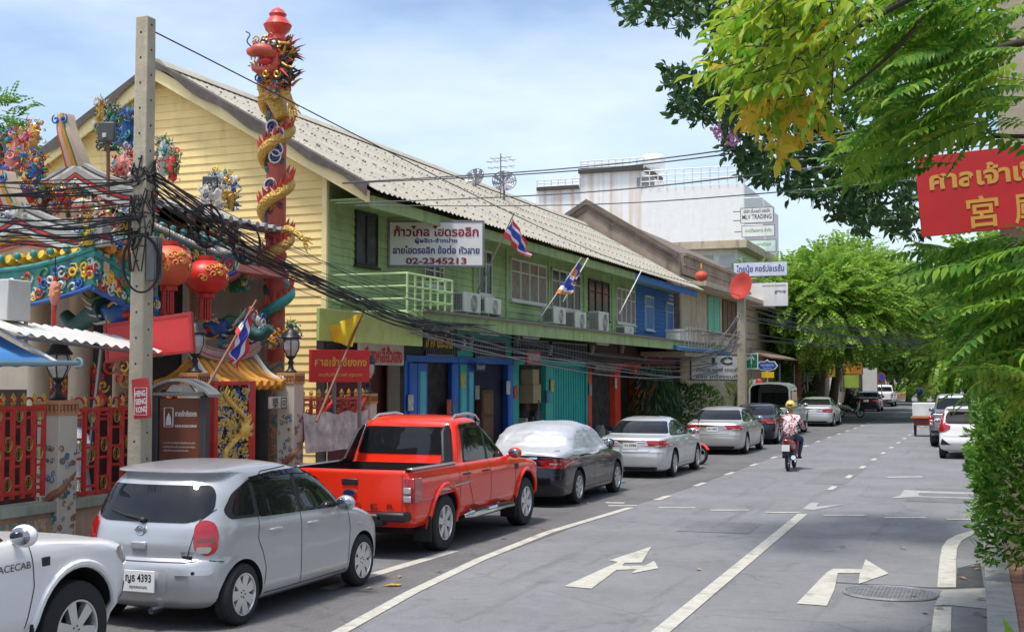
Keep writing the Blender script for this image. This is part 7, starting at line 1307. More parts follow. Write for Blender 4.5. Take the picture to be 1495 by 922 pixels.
for k in range(110): flame(mb, hc + V((.2 + rr.uniform(-.08, .1), rr.uniform(-.16, .1), rr.uniform(-.42, .3))), V((1, rr.uniform(-.6, .3), rr.uniform(-.8, .9))), rr.uniform(.14, .32), .026, rr.choice((0, 0, 1, 2)), rdir(rr) * .4)
for k in range(24): curl(mb, hc + V((rr.uniform(-.22, .2), -.22 + rr.uniform(-.05, .05), rr.choice((-.24, .3)) + rr.uniform(-.08, .08))), V((1, 0, 0)), V((0, 0, 1)), rr.uniform(.04, .08), 1.2, .015, rr.choice((1, 2, 3)), ph=rr.uniform(0, 6), n=8)
for k in range(26): flame(mb, hc + V((rr.uniform(-.12, .12), -.12, -.3 - rr.uniform(0, .3))), V((rr.uniform(-1, 1), -.6, -.5)), rr.uniform(.1, .2), .022, rr.choice((1, 2)))
mb.build('mane', [P_DRK, P_GOLD, P_RED, P_BLUE], hd); mb = MB(); mb.tube(spl_([hc + V((-.22, -.3, .2)), hc + V((-.3, -.34, .3)), hc + V((-.27, -.3, .42)), hc + V((-.36, -.28, .48))], 4), .012, 5); mb.build('whisker', P_DRK, hd)
mb = MB(); mb.lathe([(.1, 0), (.15, .06), (.1, .15), (.12, .2)], (0, 0, Zc(62)), 14); mb.build('cloud_crown', P_WHT, hd)
mb = MB(); bp = [aty(u, v, 18.1 - .2) - V((cx, cy, B0)) for u, v in ((398, 100), (390, 125), (404, 150), (412, 172))]; mb.tube(spl_(bp, 6), [.2, .2, .19, .18, .17, .17, .17, .17, .17, .17, .16, .15, .15, .14, .14, .13, .12, .12, .1], 12); mb.build('dragon_chest', SCALE, t)
def claw(u0, v0, u1, v1, yy=17.8):
    a, b = aty(u0, v0, yy) - V((cx, cy, B0)), aty(u1, v1, yy - .1) - V((cx, cy, B0)); m_ = (a + b) / 2 + V((0, -.05, .05)); mb = MB(); mb.tube(spl_([a, m_, b], 5), [.075 - .003 * i for i in range(11)], 8); d = (b - a).normalized()
    for k in range(4): q = (d + V((.0, 0, 0)) + V((d.z, 0, -d.x)) * (-.9 + .6 * k)).normalized(); mb.tube(spl_([b, b + q * .1 + V((0, -.03, 0)), b + q * .17 + d * .03 - V((0, 0, .05))], 3), [.028, .026, .024, .02, .016, .01, .003], 6)
    mb.build('claw', SCALE, t)
claw(390, 125, 376, 100); claw(415, 125, 428, 158); claw(418, 335, 444, 350); claw(412, 128, 424, 150); claw(395, 505, 425, 500)
mb = MB(); p = aty(424, 110, 17.8) - V((cx, cy, B0)); mb.tube([p - V((.05, 0, .25)), p + V((.02, 0, .1))], [.06, .004], 6); mb.build('red_spike', P_RED, t)
mb = MB(); c_ = aty(399, 130, 17.75) - V((cx, cy, B0)); mb.b2(c_.x - .08, c_.x + .08, c_.y - .06, c_.y + .02, c_.z - .16, c_.z + .14); fl = mb.build('floodlight', mat('metal_grey', (.35, .35, .36), .4, .5), t, bevel=.015)
for u, v, y, lab in ((156, 193, 14.2, 'square grey floodlight on a rusty post before the temple roof'), (307, 270, 17.0, 'flat grey floodlight panel turned from the street, near the yellow gable')):
    p = aty(u, v, y); ft = thing('floodlight', lab, 'floodlight', p); mb = MB(); mb.box((0, 0, 0), (.24, .09, .28), rz=.3); mb.build('housing', mat('flood_grey', (.06, .065, .07), .5), ft, bevel=.02); MB().box((0, -.05, -.05), (.06, .02, .06)).build('sensor', P_WHT, ft); mb = MB(); mb.tube([(0, .03, -.14), (0, .05, -.9)], .025); mb.build('post', mat('rust', (.2, .08, .05), .8), ft)
# awnings
AW = mat('awning_blue', (.06, .22, .5), .65, var=.08); t = thing('blue_awning', 'blue canvas awning at the far left edge above the fence', 'awning', atx(80, 529, -9.5)); p1 = V((0, 0, 0)); p2 = atx(-90, 531, -9.5) - atx(80, 529, -9.5); mb = MB(); mb.grid(lambda u, v: p1.lerp(p2, u) + V((-1.35 * v, 0, .62 * v - .05 * sin(pi * v))), 12, 8); mb.grid(lambda u, v: p1.lerp(p2, u) + V((-.005, 0, -.035 * v - .008 * sin(u * 40) * v)), 40, 2); mb.build('canvas', AW, t); mb = MB(); mb.tube([p1 + V((0, .35, 0)), p2], .03, 10); mb.build('roller_tube', mat('tube_teal', (.25, .4, .42), .3, .5), t); mb = MB(); mb.tube([p1 + V((0, .05, 0)), p1 + V((-1.35, .05, .62))], .018, 6); mb.build('side_arm', WHT, t); MB().torus((0, .38, 0), .05, .018, MX.Rotation(pi / 2, 3, 'X'), 16, 6).build('end_cap', mat('tube_teal', (.25, .4, .42), .3, .5), t)
TINW = mat('white_tin', (.6, .6, .57), .5, .2, var=.1, dirt=.3); a, b = atx(24, 486, -9.7), atx(238, 514, -9.7); t = thing('tin_awning', 'white corrugated tin awning strip running behind the concrete pole', 'awning', a); d = b - a; mb = MB(); mb.grid(lambda u, v: d * u + V((-.75 * v, 0, .22 * v + .018 * sin(u * 90))), 90, 2); mb.build('tin_sheet', TINW, t); mb = MB(); mb.tube([V((-.02, 0, -.04)), d + V((-.02, 0, -.04))], .02, 6); mb.tube([V((-.7, 0, .14)), d + V((-.7, 0, .14))], .02, 6); mb.build('frame_tube', GM, t); mb = MB(); [mb.bar(d * f + V((-.72, 0, .16)), d * f + V((-.9, 0, -1.3)), .035) for f in (.1, .9)]; mb.build('support', GM, t)
# grey cabinet at the far left edge
c = atx(18, 440, -10.3); t = thing('electric_box', 'beige electric box with pipe at the far left edge under the temple eave', 'electric box', c); MB().b2(-.12, .12, -.2, .16, -.22, .24).build('casing', mat('box_cream', (.55, .53, .48), .6, dirt=.2), t, bevel=.015); mb = MB(); mb.tube([(0, .22, .1), (0, .22, -.5)], .025); mb.build('pipe', mat('pipe_tan', (.4, .3, .18), .6), t)
# information board
c = aty(265, 640, 13.5); t = thing('information_board', 'brown information board with white lettering and a curved grey top', 'sign', (c.x, 13.5, .13), radians(8)); BR = mat('board_brown', (.16, .05, .025), .5, var=.1); zt = 1.98; MB().b2(-.29, .27, -.04, .02, .25, zt).build('board', BR, t, bevel=.006); mb = MB(); mb.b2(-.38, -.30, -.07, .06, 0, zt + .03); mb.b2(.28, .36, -.07, .06, 0, zt + .03); mb.b2(-.3, .28, -.03, .04, .1, .25); mb.build('frame', mat('frame_charcoal', (.05, .05, .055), .5), t, bevel=.01)
mb = MB(); pts = [(-.47 + .92 * i / 14, zt + .05 + .2 * sin(pi * i / 14) ** .8) for i in range(15)]; mb.prism([(x, -.16, z) for x, z in pts] + [(x, -.16, z - .035) for x, z in pts[::-1]], (0, .34, 0)); mb.build('curved_top', mat('top_grey', (.27, .27, .25), .5, .2), t); MB().b2(-.36, .34, -.1, .1, zt + .03, zt + .075).build('lintel', mat('top_grey', (.27, .27, .25), .5, .2), t, bevel=.01); 
mb = MB(); mb.prism([(-.2, -.05, zt + .08), (.2, -.05, zt + .08), (.12, -.05, zt + .17), (-.12, -.05, zt + .17)], (0, .04, 0)); mb.build('top_emblem', P_WHT, t)
LW = mat('letter_white', (.72, .7, .68), .5, var=0)
for s, x, z, sz, ft in (('ศาลเจ้าเซียงกง', .08, zt - .19, .09, .3), ('SIANG KONG SHRINE', .08, zt - .35, .045, .3)): text(s, sz, LW, t, (x, -.041, z), (1, 0, 0), fit=ft, bold=.02)
LOR = 'The shrine was built by Hokkien merchants who'.split()
for k in range(6): text(' '.join(['ศาลเจ้าแห่งนี้สร้างขึ้นโดยชาวจีน', 'ฮกเกี้ยนที่เข้ามาค้าขายในย่านตลาดน้อย', 'เป็นที่สักการะของชาวชุมชน', 'Siang Kong Shrine was built by', 'Hokkien merchants of Talat Noi', 'and is still in use today'][k:k + 1]), .03, LW, t, (-.01 if k != 2 else -.05, -.041, zt - .56 - .05 * k - (.12 if k > 2 else 0)), (1, 0, 0), fit=.44 if k != 2 else .34)
mb = MB(); [mb.bar(a_, b_, .012, .006) for a_, b_ in (((-.22, -.042, zt - .12), (-.1, -.042, zt - .12)), ((-.1, -.042, zt - .12), (-.1, -.042, zt - .36)), ((-.1, -.042, zt - .36), (-.22, -.042, zt - .36)), ((-.22, -.042, zt - .36), (-.22, -.042, zt - .12)))]; mb.prism([(-.2, -.044, zt - .34), (-.12, -.044, zt - .34), (-.13, -.044, zt - .25), (-.16, -.044, zt - .18), (-.19, -.044, zt - .25)], (0, .004, 0)); mb.build('pictogram', LW, t)
# small red plaque on the pole
c = aty(204, 581, 12.05); t = sign('pole_plaque', 'small red plaque with white square lettering tied on the concrete pole', (c.x, 12.08, c.z), .235, .46, mat('plaque_red', (.42, .03, .03), .5), [('HENG', 0, .12, .09, .62, LW, .03), ('SIENG', 0, -.08, .09, .62, LW, .03), ('KONG', 0, -.28, .09, .62, LW, .03)], xd=(1, 0, .1), up=(-.1, 0, 1), th=.02)
mb = MB(); [mb.bar(V(a_), V(b_), .008, .004) for a_, b_ in (((-.085, -.014, .12), (.085, -.014, .12)), ((.085, -.014, .12), (.085, -.014, -.19)), ((.085, -.014, -.19), (-.085, -.014, -.19)), ((-.085, -.014, -.19), (-.085, -.014, .12)))]; mb.build('border', LW, t)
# red and gold name board by the short fence
c = atx(496, 534, XS + .2); t = sign('shrine_sign', 'red and gold Thai name board standing behind the short red fence', c, 1.15, .52, RS, [('ศาลเจ้าเซียงกง', 0, .14, .17, .88, TG, .03), ('เขตสัมพันธวงศ์ กรุงเทพ', 0, -.28, .075, .75, TG)], xd=(.45, .9, 0), post=[((-.1, 0, -.25), (-.1, 0, -1.2), .05), ((.1, .5, -.25), (.1, .5, -1.2), .05)])
# flags
def flag(label, foot, tip, cloth, cols, pole_m=GM, name='flag', gold=False):
    """cloth: corner points hoist-top, hoist-bottom, fly-bottom, fly-top; bands run along the fly"""
    foot, tip = V(foot), V(tip); t = thing(name, label, 'flag', foot); mb = MB(); mb.tube([(0, 0, 0), tip - foot], [.022, .014], 8); mb.build('flag_pole', pole_m, t); a, b, c, d = [V(p) - foot for p in cloth]; nb = sum(k for _, k in cols); z = 0; nrm = (d - a).cross(b - a).normalized(); W_ = lambda u, v: a.lerp(b, v).lerp(d.lerp(c, v), u) + nrm * (.07 * sin(u * 9 + v * 3) * u + .03 * sin(u * 17 - v * 5)) - V((0, 0, .05 * u * sin(pi * u)))
    mb = MB()
    for i, (m, k) in enumerate(cols): v0, v1 = z / nb, (z + k) / nb; z += k; mb.grid(lambda u, v: W_(u, v0 + (v1 - v0) * v), 20, 4, mi=i)
    mb.build('cloth', [m for m, _ in cols], t, angle=80); return t
FR = mat('flag_red', (.6, .03, .04), .75, var=.08); FW = mat('flag_white', (.72, .72, .74), .75, var=.05); FB = mat('flag_blue', (.03, .05, .36), .75, var=.1); FO = mat('flag_orange', (.65, .22, .03), .75, var=.08); FY = mat('flag_yellow', (.75, .55, .02), .75, var=.08); TH = [(FR, 1), (FW, 1), (FB, 2), (FW, 1), (FR, 1)]
xf = XC + .1; A_ = lambda u, v, x=xf: atx(u, v, x)
flag('Thai flag in red white and blue on the tall white pole beside the long sign', A_(697, 427, xf - .7), A_(751, 310, xf + .1), [A_(749, 316), A_(735, 345), A_(768, 377), A_(777, 371)], [(FR, 1), (FW, .7), (FB, 2.2), (FW, .9), (FR, 1.6)])
flag('orange white and blue flag hanging limp from the second pole over the canopy', A_(786, 468, xf - .5), A_(849, 376, xf + .1), [A_(848, 378), A_(812, 428), A_(832, 428), A_(842, 408)], [(FB, 1.2), (FO, 1.5), (FW, .8), (FB, 2), (FW, .8), (FO, .8)]); t = thing('flag_pole', 'bare white flag pole leaning out near the blue boards', 'flag pole', A_(904, 458, xf - .5)); mb = MB(); mb.tube([(0, 0, 0), A_(939, 390) - A_(904, 458, xf - .5)], .018, 8); mb.build('pole', WHF, t); MB().ell(A_(939, 390) - A_(904, 458, xf - .5), .03).build('knob', WHF, t)
t = thing('flag_pole', 'bare white flag pole leaning out just right of the orange flag', 'flag pole', A_(822, 440, xf - .5)); mb = MB(); mb.tube([(0, 0, 0), A_(858, 378) - A_(822, 440, xf - .5)], .018, 8); mb.build('pole', WHF, t); MB().ell(A_(858, 378) - A_(822, 440, xf - .5), .03).build('knob', WHF, t)
xq = XS + .35; WOODP = mat('pole_wood', (.22, .09, .05), .6); flag('long Thai flag hanging from a slanted wooden pole beside the pillar lamp', atx(298, 572, xq), atx(374, 438, xq), [atx(372, 444, xq), atx(346, 482, xq), atx(330, 526, xq), atx(352, 545, xq)], [(FR, 1), (FW, .8), (FB, 2.4), (FW, 1), (FR, 1)], WOODP)
flag('bright yellow flag bunched on a slanted red pole before the pale green board', atx(462, 615, xq), atx(532, 452, xq), [atx(531, 454, xq), atx(512, 506, xq), atx(492, 496, xq), atx(482, 474, xq)], [(FY, 1)], WOODP)
# people glimpsed inside
t = thing('mannequin_figure', 'white and blue robed figure behind the red coin fence', 'statue', (-10.75, 12.95, .3)); mb = MB(); mb.lathe([(.2, 0), (.24, .1), (.17, .7), (.13, .95), (.19, 1.25), (.08, 1.42), (.06, 1.46)], (0, 0, 0), 16); mb.build('robe', mat('robe', (.5, .52, .6), .8, var=.4, vs=5), t); MB().ell((0, 0, 1.56), (.09, .1, .12), 12, 8).build('head', SKIN_M, t)
# ------------------------------------------------------------------ parked vehicles
hatchback('silver hatchback with red tail lamps, parked nearest behind the red pickup', -7.56, 10.52, SIL)
# red double cab pickup
rt, rsk, rck = pickup('shiny red double cab pickup with chrome side steps and roof rails', -7.98, 16.02, REDP, plm=mat('red_plate', (.5, .03, .02), .4, var=0))
LET = mat('tailgate_letters', (.12, .01, .01), .4, var=0)
for i, ch in enumerate('RANGER'): text(ch, .1, LET, rt, (-.6 + i * .24, -2.605, .68), xd=(1, 0, 0), fit=.1, ext=.006, bold=.02, name='tailgate_lettering')
mb = MB(); mb.lathe([(.001, 0), (.1, 0), (.105, .01), (.1, .02), (.001, .02)], (0, 0, 0), 28, MX.Rotation(pi / 2, 3, 'X')); mb.v = [(x * 1.0, y - 2.605, z * .5 + .85) for x, y, z in mb.v]
bd = mb.build('oval_badge', CHR, rt); mb = MB(); mb.lathe([(.001, 0), (.085, 0), (.085, .024), (.001, .024)], (0, 0, 0), 28, MX.Rotation(pi / 2, 3, 'X')); mb.v = [(x, y - 2.606, z * .43 + .85) for x, y, z in mb.v]; mb.build('badge_face', mat('badge_blue', (.01, .02, .1), .2, var=0, coat=1), bd)
for sg in (1, -1):
    mb = MB(); mb.tube([(sg * .64, -.72, 1.74), (sg * .62, -.55, 1.815), (sg * .6, 0, 1.835), (sg * .61, .25, 1.8), (sg * .62, .38, 1.72)], [.016, .022, .022, .02, .016], 8); mb.build('roof_rail', ALU, rt)
    mb = MB(); mb.tube([(sg * .9, -.85, .4), (sg * .98, -.75, .42), (sg * .98, .85, .42), (sg * .9, .98, .4)], [.03, .055, .055, .03], 10); mb.tube([(sg * .7, -.5, .45), (sg * .98, -.5, .42)], .025); mb.tube([(sg * .7, .6, .45), (sg * .98, .6, .42)], .025); st = mb.build('side_step', CHR, rt)
    mb = MB()
    for y in (-.45, .45): mb.box((sg * .985, y, .465), (.09, .5, .02))
    mb.build('step_pad', BLK, st, bevel=.006)
    mb = MB(); mb.prism([(sg * .83, -1.06, 1.14), (sg * .83, -1.55, 1.15), (sg * .80, -1.32, 1.22), (sg * .70, -1.12, 1.6), (sg * .68, -1.0, 1.68), (sg * .68, -.86, 1.70)], (sg * -.05, 0, 0)); mb.build('sports_bar', BLK, rt, bevel=.012)
    mb = MB(); mb.bar((sg * .80, -1.06, 1.15), (sg * .64, -.92, 1.69), .05, .03); mb.build('rear_window_trim', ALU, rt, bevel=.01)
    mb = MB(); p = rsk.hit('x+' if sg > 0 else 'x-', 1.22, .98)[0]; mb.box(p, (.02, .16, .09)); mb.build('fender_vent', BLK, rt, bevel=.01)
    mb = MB(); mb.b2(sg * .885, sg * .80, -2.55, -1.1, 1.155, 1.185); mb.build('bed_rail_cap', ALU, rt, bevel=.01)
mb = MB(); rck.strip([(-.72, 1.66), (-.3, 1.68), (.12, 1.68), (.4, 1.63), (.6, 1.5)], 'x+', .05, mb, .02); rck.strip([(-.72, 1.66), (-.3, 1.68), (.12, 1.68), (.4, 1.63), (.6, 1.5)], 'x-', .05, mb, .02); mb.build('window_visor', GLS, rt)
# white extended cab pickup at the edge of the picture
wt, wsk, wck = pickup('white extended cab pickup with its front half showing behind silver hatchback', -7.68, 4.95, WPT, kind='extra')
text('SPACECAB', .075, mat('dark_letters', (.03, .03, .03), .4, var=0), wt, wsk.hit('x+', .92, .97)[0] + V((.004, 0, 0)), fit=.42, name='door_lettering')
MB().box(wsk.hit('x+', 1.3, .97)[0], (.012, .09, .07)).build('fender_badge', BLK, wt, bevel=.01)
COV = mat('silver_cover', (.5, .52, .55), .4, .3, var=.14, vs=2.5, bump=.35, bs=10)
saloon('black saloon half hidden under a crumpled silver car cover', -8.17, 22.83, 4.62, 1.76, 1.48, BLKP, 2.6, light='wide', cover=COV)
saloon('silver saloon with small red corner lamps, parked by the red shop doors', -8.02, 30.0, 4.45, 1.72, 1.42, SILW, 2.5, light='trap', plate_s='งว 5956')
saloon('warm silver saloon with small boot spoiler, parked beside shop plants', -8.1, 39.8, 4.75, 1.82, 1.46, BEI, 2.7, light='trap', plate_s='ชข 1682', lod=1)
saloon('black saloon with bright red lamps, parked behind the motorcyclist', -8.1, 46.3, 4.6, 1.78, 1.45, BLKP, 2.6, light='trap', lod=1)
saloon('pale silver saloon with rounded red lamps, parked beyond the canopied truck', -8.2, 64.0, 4.6, 1.82, 1.44, SILW, 2.75, light='wide', lod=1)
saloon('dark saloon parked far down the street under trees', -8.35, 93.5, 4.6, 1.8, 1.45, BLKP, 2.7, light='wide', lod=1)
pickup('white pickup parked farthest along the left kerb', -8.6, 110, WPT)
tall_hatch('white hatchback with tall red lamps, half behind the green hedge', -.66, 39.8, WPT)
pickup('grey pickup parked ahead of the white hatchback', -1.12, 46.8, GRYP)
saloon('small red car parked far ahead where the road ends', -1.2, 152, 4.3, 1.75, 1.5, REDP, 2.6, light='wide', lod=1)
saloon('dark red saloon parked at the far right kerb', -.5, 128, 4.5, 1.78, 1.5, paint('maroon', (.2, .012, .015), 0), 2.6, light='wide', lod=1)
pickup('pale pickup far ahead near the striped awning', -3.4, 165, SILW)
# ------------------------------------------------------------------ vegetation
BARK = mat('bark', (.13, .095, .07), .95, var=.35, vs=5, bump=.8, bs=14); BARKD = mat('dark_bark', (.05, .04, .033), .95, var=.3, bump=.6, bs=20)
L_LIME = leafmat('lime_leaf', (.11, .27, .035), (.36, .52, .07), .45); L_MID = leafmat('mid_leaf', (.06, .18, .03), (.2, .36, .06), .42); L_DARK = leafmat('dark_leaf', (.02, .07, .02), (.075, .16, .045), .3); L_YG = leafmat('yellow_green_leaf', (.12, .32, .02), (.42, .52, .04), .5); L_YEL = leafmat('yellow_orange_leaf', (.62, .55, .05), (.6, .36, .03), .5); L_PINK = leafmat('pink_flower', (.5, .2, .45), (.7, .4, .6), .4); L_FERN = leafmat('fern_leaf', (.05, .2, .02), (.27, .44, .05), .45); L_HEDGE = leafmat('hedge_leaf', (.03, .13, .015), (.2, .38, .05), .35); L_OLIVE = leafmat('olive_leaf', (.1, .13, .04), (.22, .22, .08), .35)
def leaf(mb, c, d, n, l, w_, fold=.25, mi=None):
    """one leaf: pointed, folded along its rib, about the direction d"""
    d = d.normalized(); s_ = d.cross(n)
    s_ = s_.normalized() if s_.length > 1e-4 else d.orthogonal().normalized()
    n = s_.cross(d); c = V(c); a = c + d * l; m1 = c + d * l * .35; m2 = c + d * l * .72; dn = n * (-fold * w_)
    mb.add([c, m1 + s_ * w_ / 2 + dn * -1, m2 + s_ * w_ * .36 + dn * -.7, a + n * (-.12 * l), m2 - s_ * w_ * .36 + dn * -.7, m1 - s_ * w_ / 2 + dn * -1, m1, m2], [(0, 1, 6), (1, 2, 7, 6), (2, 3, 7), (0, 6, 5), (6, 7, 4, 5), (7, 3, 4)], mi)
def qleaf(mb, c, d, s_, l, w_, mi=None): c = V(c); mb.add([c, c + d * l * .5 + s_ * w_ / 2, c + d * l, c + d * l * .5 - s_ * w_ / 2], [(0, 1, 2, 3)], mi)
def frond(mb, p, d, L_, n, ll, lw, droop, r, mi=None, big=False):
    """pinnate frond: a drooping rib with pairs of leaflets"""
    d = V(d).normalized(); p = V(p); st = L_ / n; side = d.cross(V((0, 0, 1)))
    side = side.normalized() if side.length > .05 else V((1, 0, 0)); roll = r.uniform(-.5, .5); side = MX.Rotation(roll, 3, d) @ side; pts = [p.copy()]
    for i in range(n):
        d = (d + V((0, 0, -droop / n))).normalized(); p = p + d * st; pts.append(p.copy()); up = side.cross(d).normalized(); f = sin(pi * min(1, (i + 1.5) / (n + 1))) ** .5
        for s_ in (-1, 1):
            dd = (side * s_ * .92 + d * .38 + V((0, 0, -.28 + r.uniform(-.12, .12)))).normalized(); l = ll * f * r.uniform(.85, 1.1)
            if big: leaf(mb, p, dd, up + side * r.uniform(-.3, .3), l, lw, .2, mi)
            else: qleaf(mb, p, dd, (d - dd * d.dot(dd)).normalized(), l, lw, mi)
    if big: leaf(mb, p, d, side.cross(d), ll, lw, .2, mi)
    return pts
def rdir(r):
    z = r.uniform(-1, 1); a = r.uniform(0, 2 * pi); q = sqrt(1 - z * z); return V((q * cos(a), q * sin(a), z))
def tree(label, base, h, crowns, leafm, n, L_, ll, lw, trunk_r=.35, lean=(0, 0), seed=0, name='street_tree', big=False, nl=7, droop=.8, bark=None, group=None, limbs=5, cat='tree'):
    """crowns: list of (centre, radii) in world space; sprays sit through each clump, denser at its skin"""
    r = random.Random(seed); t = thing(name, label, cat, base, group=group); B = V(base); mb = MB(); top = B + V((lean[0], lean[1], h)); path = [B + V((0, 0, -.1)), B + V((lean[0] * .1 + .05, lean[1] * .1, h * .25)), B + V((lean[0] * .45, lean[1] * .45, h * .6)), top]; pp = spl(path, 6) if 'spl' in globals() else path
    mb.tube([q - B for q in pp], [trunk_r * (1.35 - .25 * min(1, i / 3)) * (1 - .5 * i / len(pp)) for i in range(len(pp))], 12); mb.build('trunk', bark or BARK, t, angle=80)
    for c, rd in crowns[:limbs]:
        c = V(c); mb = MB(); m_ = (top + c) / 2 + rdir(r) * .3; mb.tube([q - B for q in spl([top - V((0, 0, h * .12)), m_, c], 5)], [trunk_r * .45 * (1 - .8 * i / 10) for i in range(11)], 7); mb.build('limb', bark or BARK, t, angle=80)
    mb = MB(); tot = sum(rd[0] * rd[1] * rd[2] for c, rd in crowns)
    for c, rd in crowns:
        k = int(n * rd[0] * rd[1] * rd[2] / tot); c = V(c)
        sub = [rdir(r) for _ in range(16)]
        for _ in range(k):
            q = (rdir(r) * .55 + r.choice(sub)).normalized(); f = r.uniform(.45, 1.05); p = c + V((q.x * rd[0], q.y * rd[1], q.z * rd[2])) * f
            d = (q + V((0, 0, .1)) + rdir(r) * .6); frond(mb, p - B, d, L_ * r.uniform(.6, 1.2), nl, ll, lw, droop, r, big=big)
    mb.build('crown', leafm, t, smooth=False); return t
# row of lime green street trees
kind = ['first and nearest lime green street tree beyond the dark shops, orange painted trunk', 'second lime green street tree with the thickest grey trunk', 'third lime green street tree, slim trunk behind the scooter rider', 'fourth lime green street tree farthest along the left kerb']
for i, (u, y, rr_, zt_, vc) in enumerate(((1198, 70, 3.6, 3.3, 455), (1228, 77, 4.2, 3.6, 440), (1262, 86, 4.3, 3.8, 447), (1282, 96, 4.6, 4.0, 452))):
    bx = -9.95 if i else -10.1; c = aty([1195, 1240, 1262, 1290][i], vc, y); cs = [((c.x, y, c.z + .2), (rr_, rr_, zt_ * .8)), ((c.x - rr_ * .5, y - 1, c.z + .3), (rr_ * .6, rr_ * .6, zt_ * .6)), ((c.x + rr_ * .6, y + .5, c.z - .1), (rr_ * .65, rr_ * .6, zt_ * .65)), ((c.x + rr_ * .1, y - 1.8, c.z), (rr_ * .7, rr_ * .6, zt_ * .6)), ((c.x - .4, y, c.z + zt_ * .55), (rr_ * .6, rr_ * .6, zt_ * .5))]
    tree(kind[i], (bx, y, .13), 4.3, cs, L_LIME if i != 2 else leafmat('lime_leaf_deep', (.09, .23, .03), (.3, .46, .06), .45), 2100, 1.1, .3, .17, [.3, .55, .33, .36][i], ((c.x - bx) * .35, 0), seed=i + 1, nl=6, droop=1.0, bark=BARK if i else mat('orange_bark', (.2, .085, .04), .95, var=.4, vs=5, bump=.6))
tree('dark broad tree filling the gap behind the hanging signs and first street tree', (-13.5, 76, .13), 3.5, [((-13.0, 75, 5.2), (3.6, 2.5, 2.4)), ((-11.5, 73, 4.2), (2.5, 2, 1.7)), ((-14, 76, 7), (2.5, 2, 2))], L_MID, 1300, .9, .3, .18, .3, seed=21, nl=5)
for i, (x, y, lab) in enumerate(((8.0, 12, 'street tree added on the right footway for reflections, nearest of its row'), (8.5, 27, 'second street tree of the row added on the right for reflections'), (8, 42, 'third street tree of the row added on the right for reflections'), (8.5, 58, 'fourth and farthest street tree of the row added on the right for reflections'))): q_ = [o for o in C.objects if o.name.startswith('street_tree')][i % 4]; dup(q_, (x, y, .13), pi, lab)  # trees added on the right to give the car glass reflections
# far trees on both sides where the road ends
fx = [('rounded green tree at the far left kerb above the white pickup', 1300, 490, 118, (3.5, 3.5, 3.0), L_MID), ('olive brown tree just right of the street trees, far away', 1325, 490, 132, (2.9, 3, 3.6), L_OLIVE), ('bushy mid green tree far beyond the delivery rider', 1352, 478, 170, (6, 4, 4.5), L_MID), ('tall dark tree at the far right behind the awning', 1395, 470, 175, (8, 4, 6), L_DARK), ('broad green tree on the far right side of the road', 1440, 455, 120, (7, 5, 6), L_MID), ('dense green tree at right, standing behind the fern leaves', 1470, 455, 75, (5, 4, 5), L_LIME)]
for i, (lab, u, v, y, rd, m) in enumerate(fx): c = aty(u, v, y); tree(lab, (c.x, y, .13), max(1.5, c.z - rd[2] * .4), [(c, rd), (c + V((rd[0] * .6, -1, -rd[2] * .4)), (rd[0] * .6, 2, rd[2] * .6)), (c + V((-rd[0] * .6, -1, -rd[2] * .45)), (rd[0] * .6, 2, rd[2] * .55))], m, 1100, 1.2, .42, .28, .25, seed=40 + i, nl=5)
for i, (u, v, y, l_) in enumerate(((22, 165, 42, 'leafy green tree peeping over the temple roof at the far left'),)): c = aty(u - 25, v + 12, y); tree(l_, (c.x, y, .1), c.z - 1, [(c, (1.7, 1.4, 1.3)), (c + V((.9, 0, -1.0)), (1.1, 1, .8))], L_MID, 420, .7, .24, .15, .2, seed=60, nl=5)
# low hedge and planter wall at the far left kerb
mb = MB(); mb.b2(-9.7, -9.25, 116, 165, .13, .75); tag(mb.build('planter_wall', mat('orange_wall', (.5, .26, .09), .85, var=.15), bevel=.02), 'low orange planter wall along the far left kerb', 'wall')
r = random.Random(77); mb = MB()
for k in range(1500): p = V((r.uniform(-11.2, -9.3), r.uniform(114, 165), r.uniform(.4, 1.6))); qleaf(mb, p, rdir(r), rdir(r), .4, .24)
tag(mb.build('low_hedge', L_MID, smooth=False), 'low green hedge behind the orange planter wall', 'hedge')
# ---- near right: three trees whose trunks stand on the right footway
def region(poly, r):
    xs, ys = [p[0] for p in poly], [p[1] for p in poly]
    while 1:
        x, y = r.uniform(min(xs), max(xs)), r.uniform(min(ys), max(ys)); c = False
        for i in range(len(poly)):
            (x1, y1), (x2, y2) = poly[i], poly[i - 1]
            if (y1 > y) != (y2 > y) and x < (x2 - x1) * (y - y1) / (y2 - y1) + x1: c = not c
        if c: return x, y
FERN = [(1238, 20), (1300, 60), (1330, 120), (1300, 200), (1290, 330), (1400, 360), (1420, 440), (1400, 520), (1420, 570), (1560, 610), (1580, 300), (1580, -60), (1330, -60)]
FERN1 = [(1290, -50), (1275, 110), (1255, 150), (1262, 235), (1290, 262), (1325, 235), (1330, 190), (1450, 190), (1452, -50)]
FERN2 = [(1360, 350), (1400, 345), (1590, 335), (1590, 575), (1485, 555), (1455, 525), (1430, 480), (1410, 420)]
BROAD = [(1085, 0), (1100, -50), (1260, -60), (1270, 20), (1215, 120), (1180, 150), (1130, 120), (1080, 100), (1065, 60)]
DARKA = [(1060, 205), (1120, 190), (1230, 180), (1340, 240), (1345, 345), (1290, 330), (1240, 320), (1180, 285), (1090, 250)]
DARKB = [(900, 14), (950, -40), (1100, -50), (1120, 20), (1060, 70), (1010, 35), (960, 25)]
DARKC = [(975, 105), (1000, 100), (1040, 110), (1090, 130), (1080, 200), (1030, 175), (990, 160)]
r = random.Random(5)
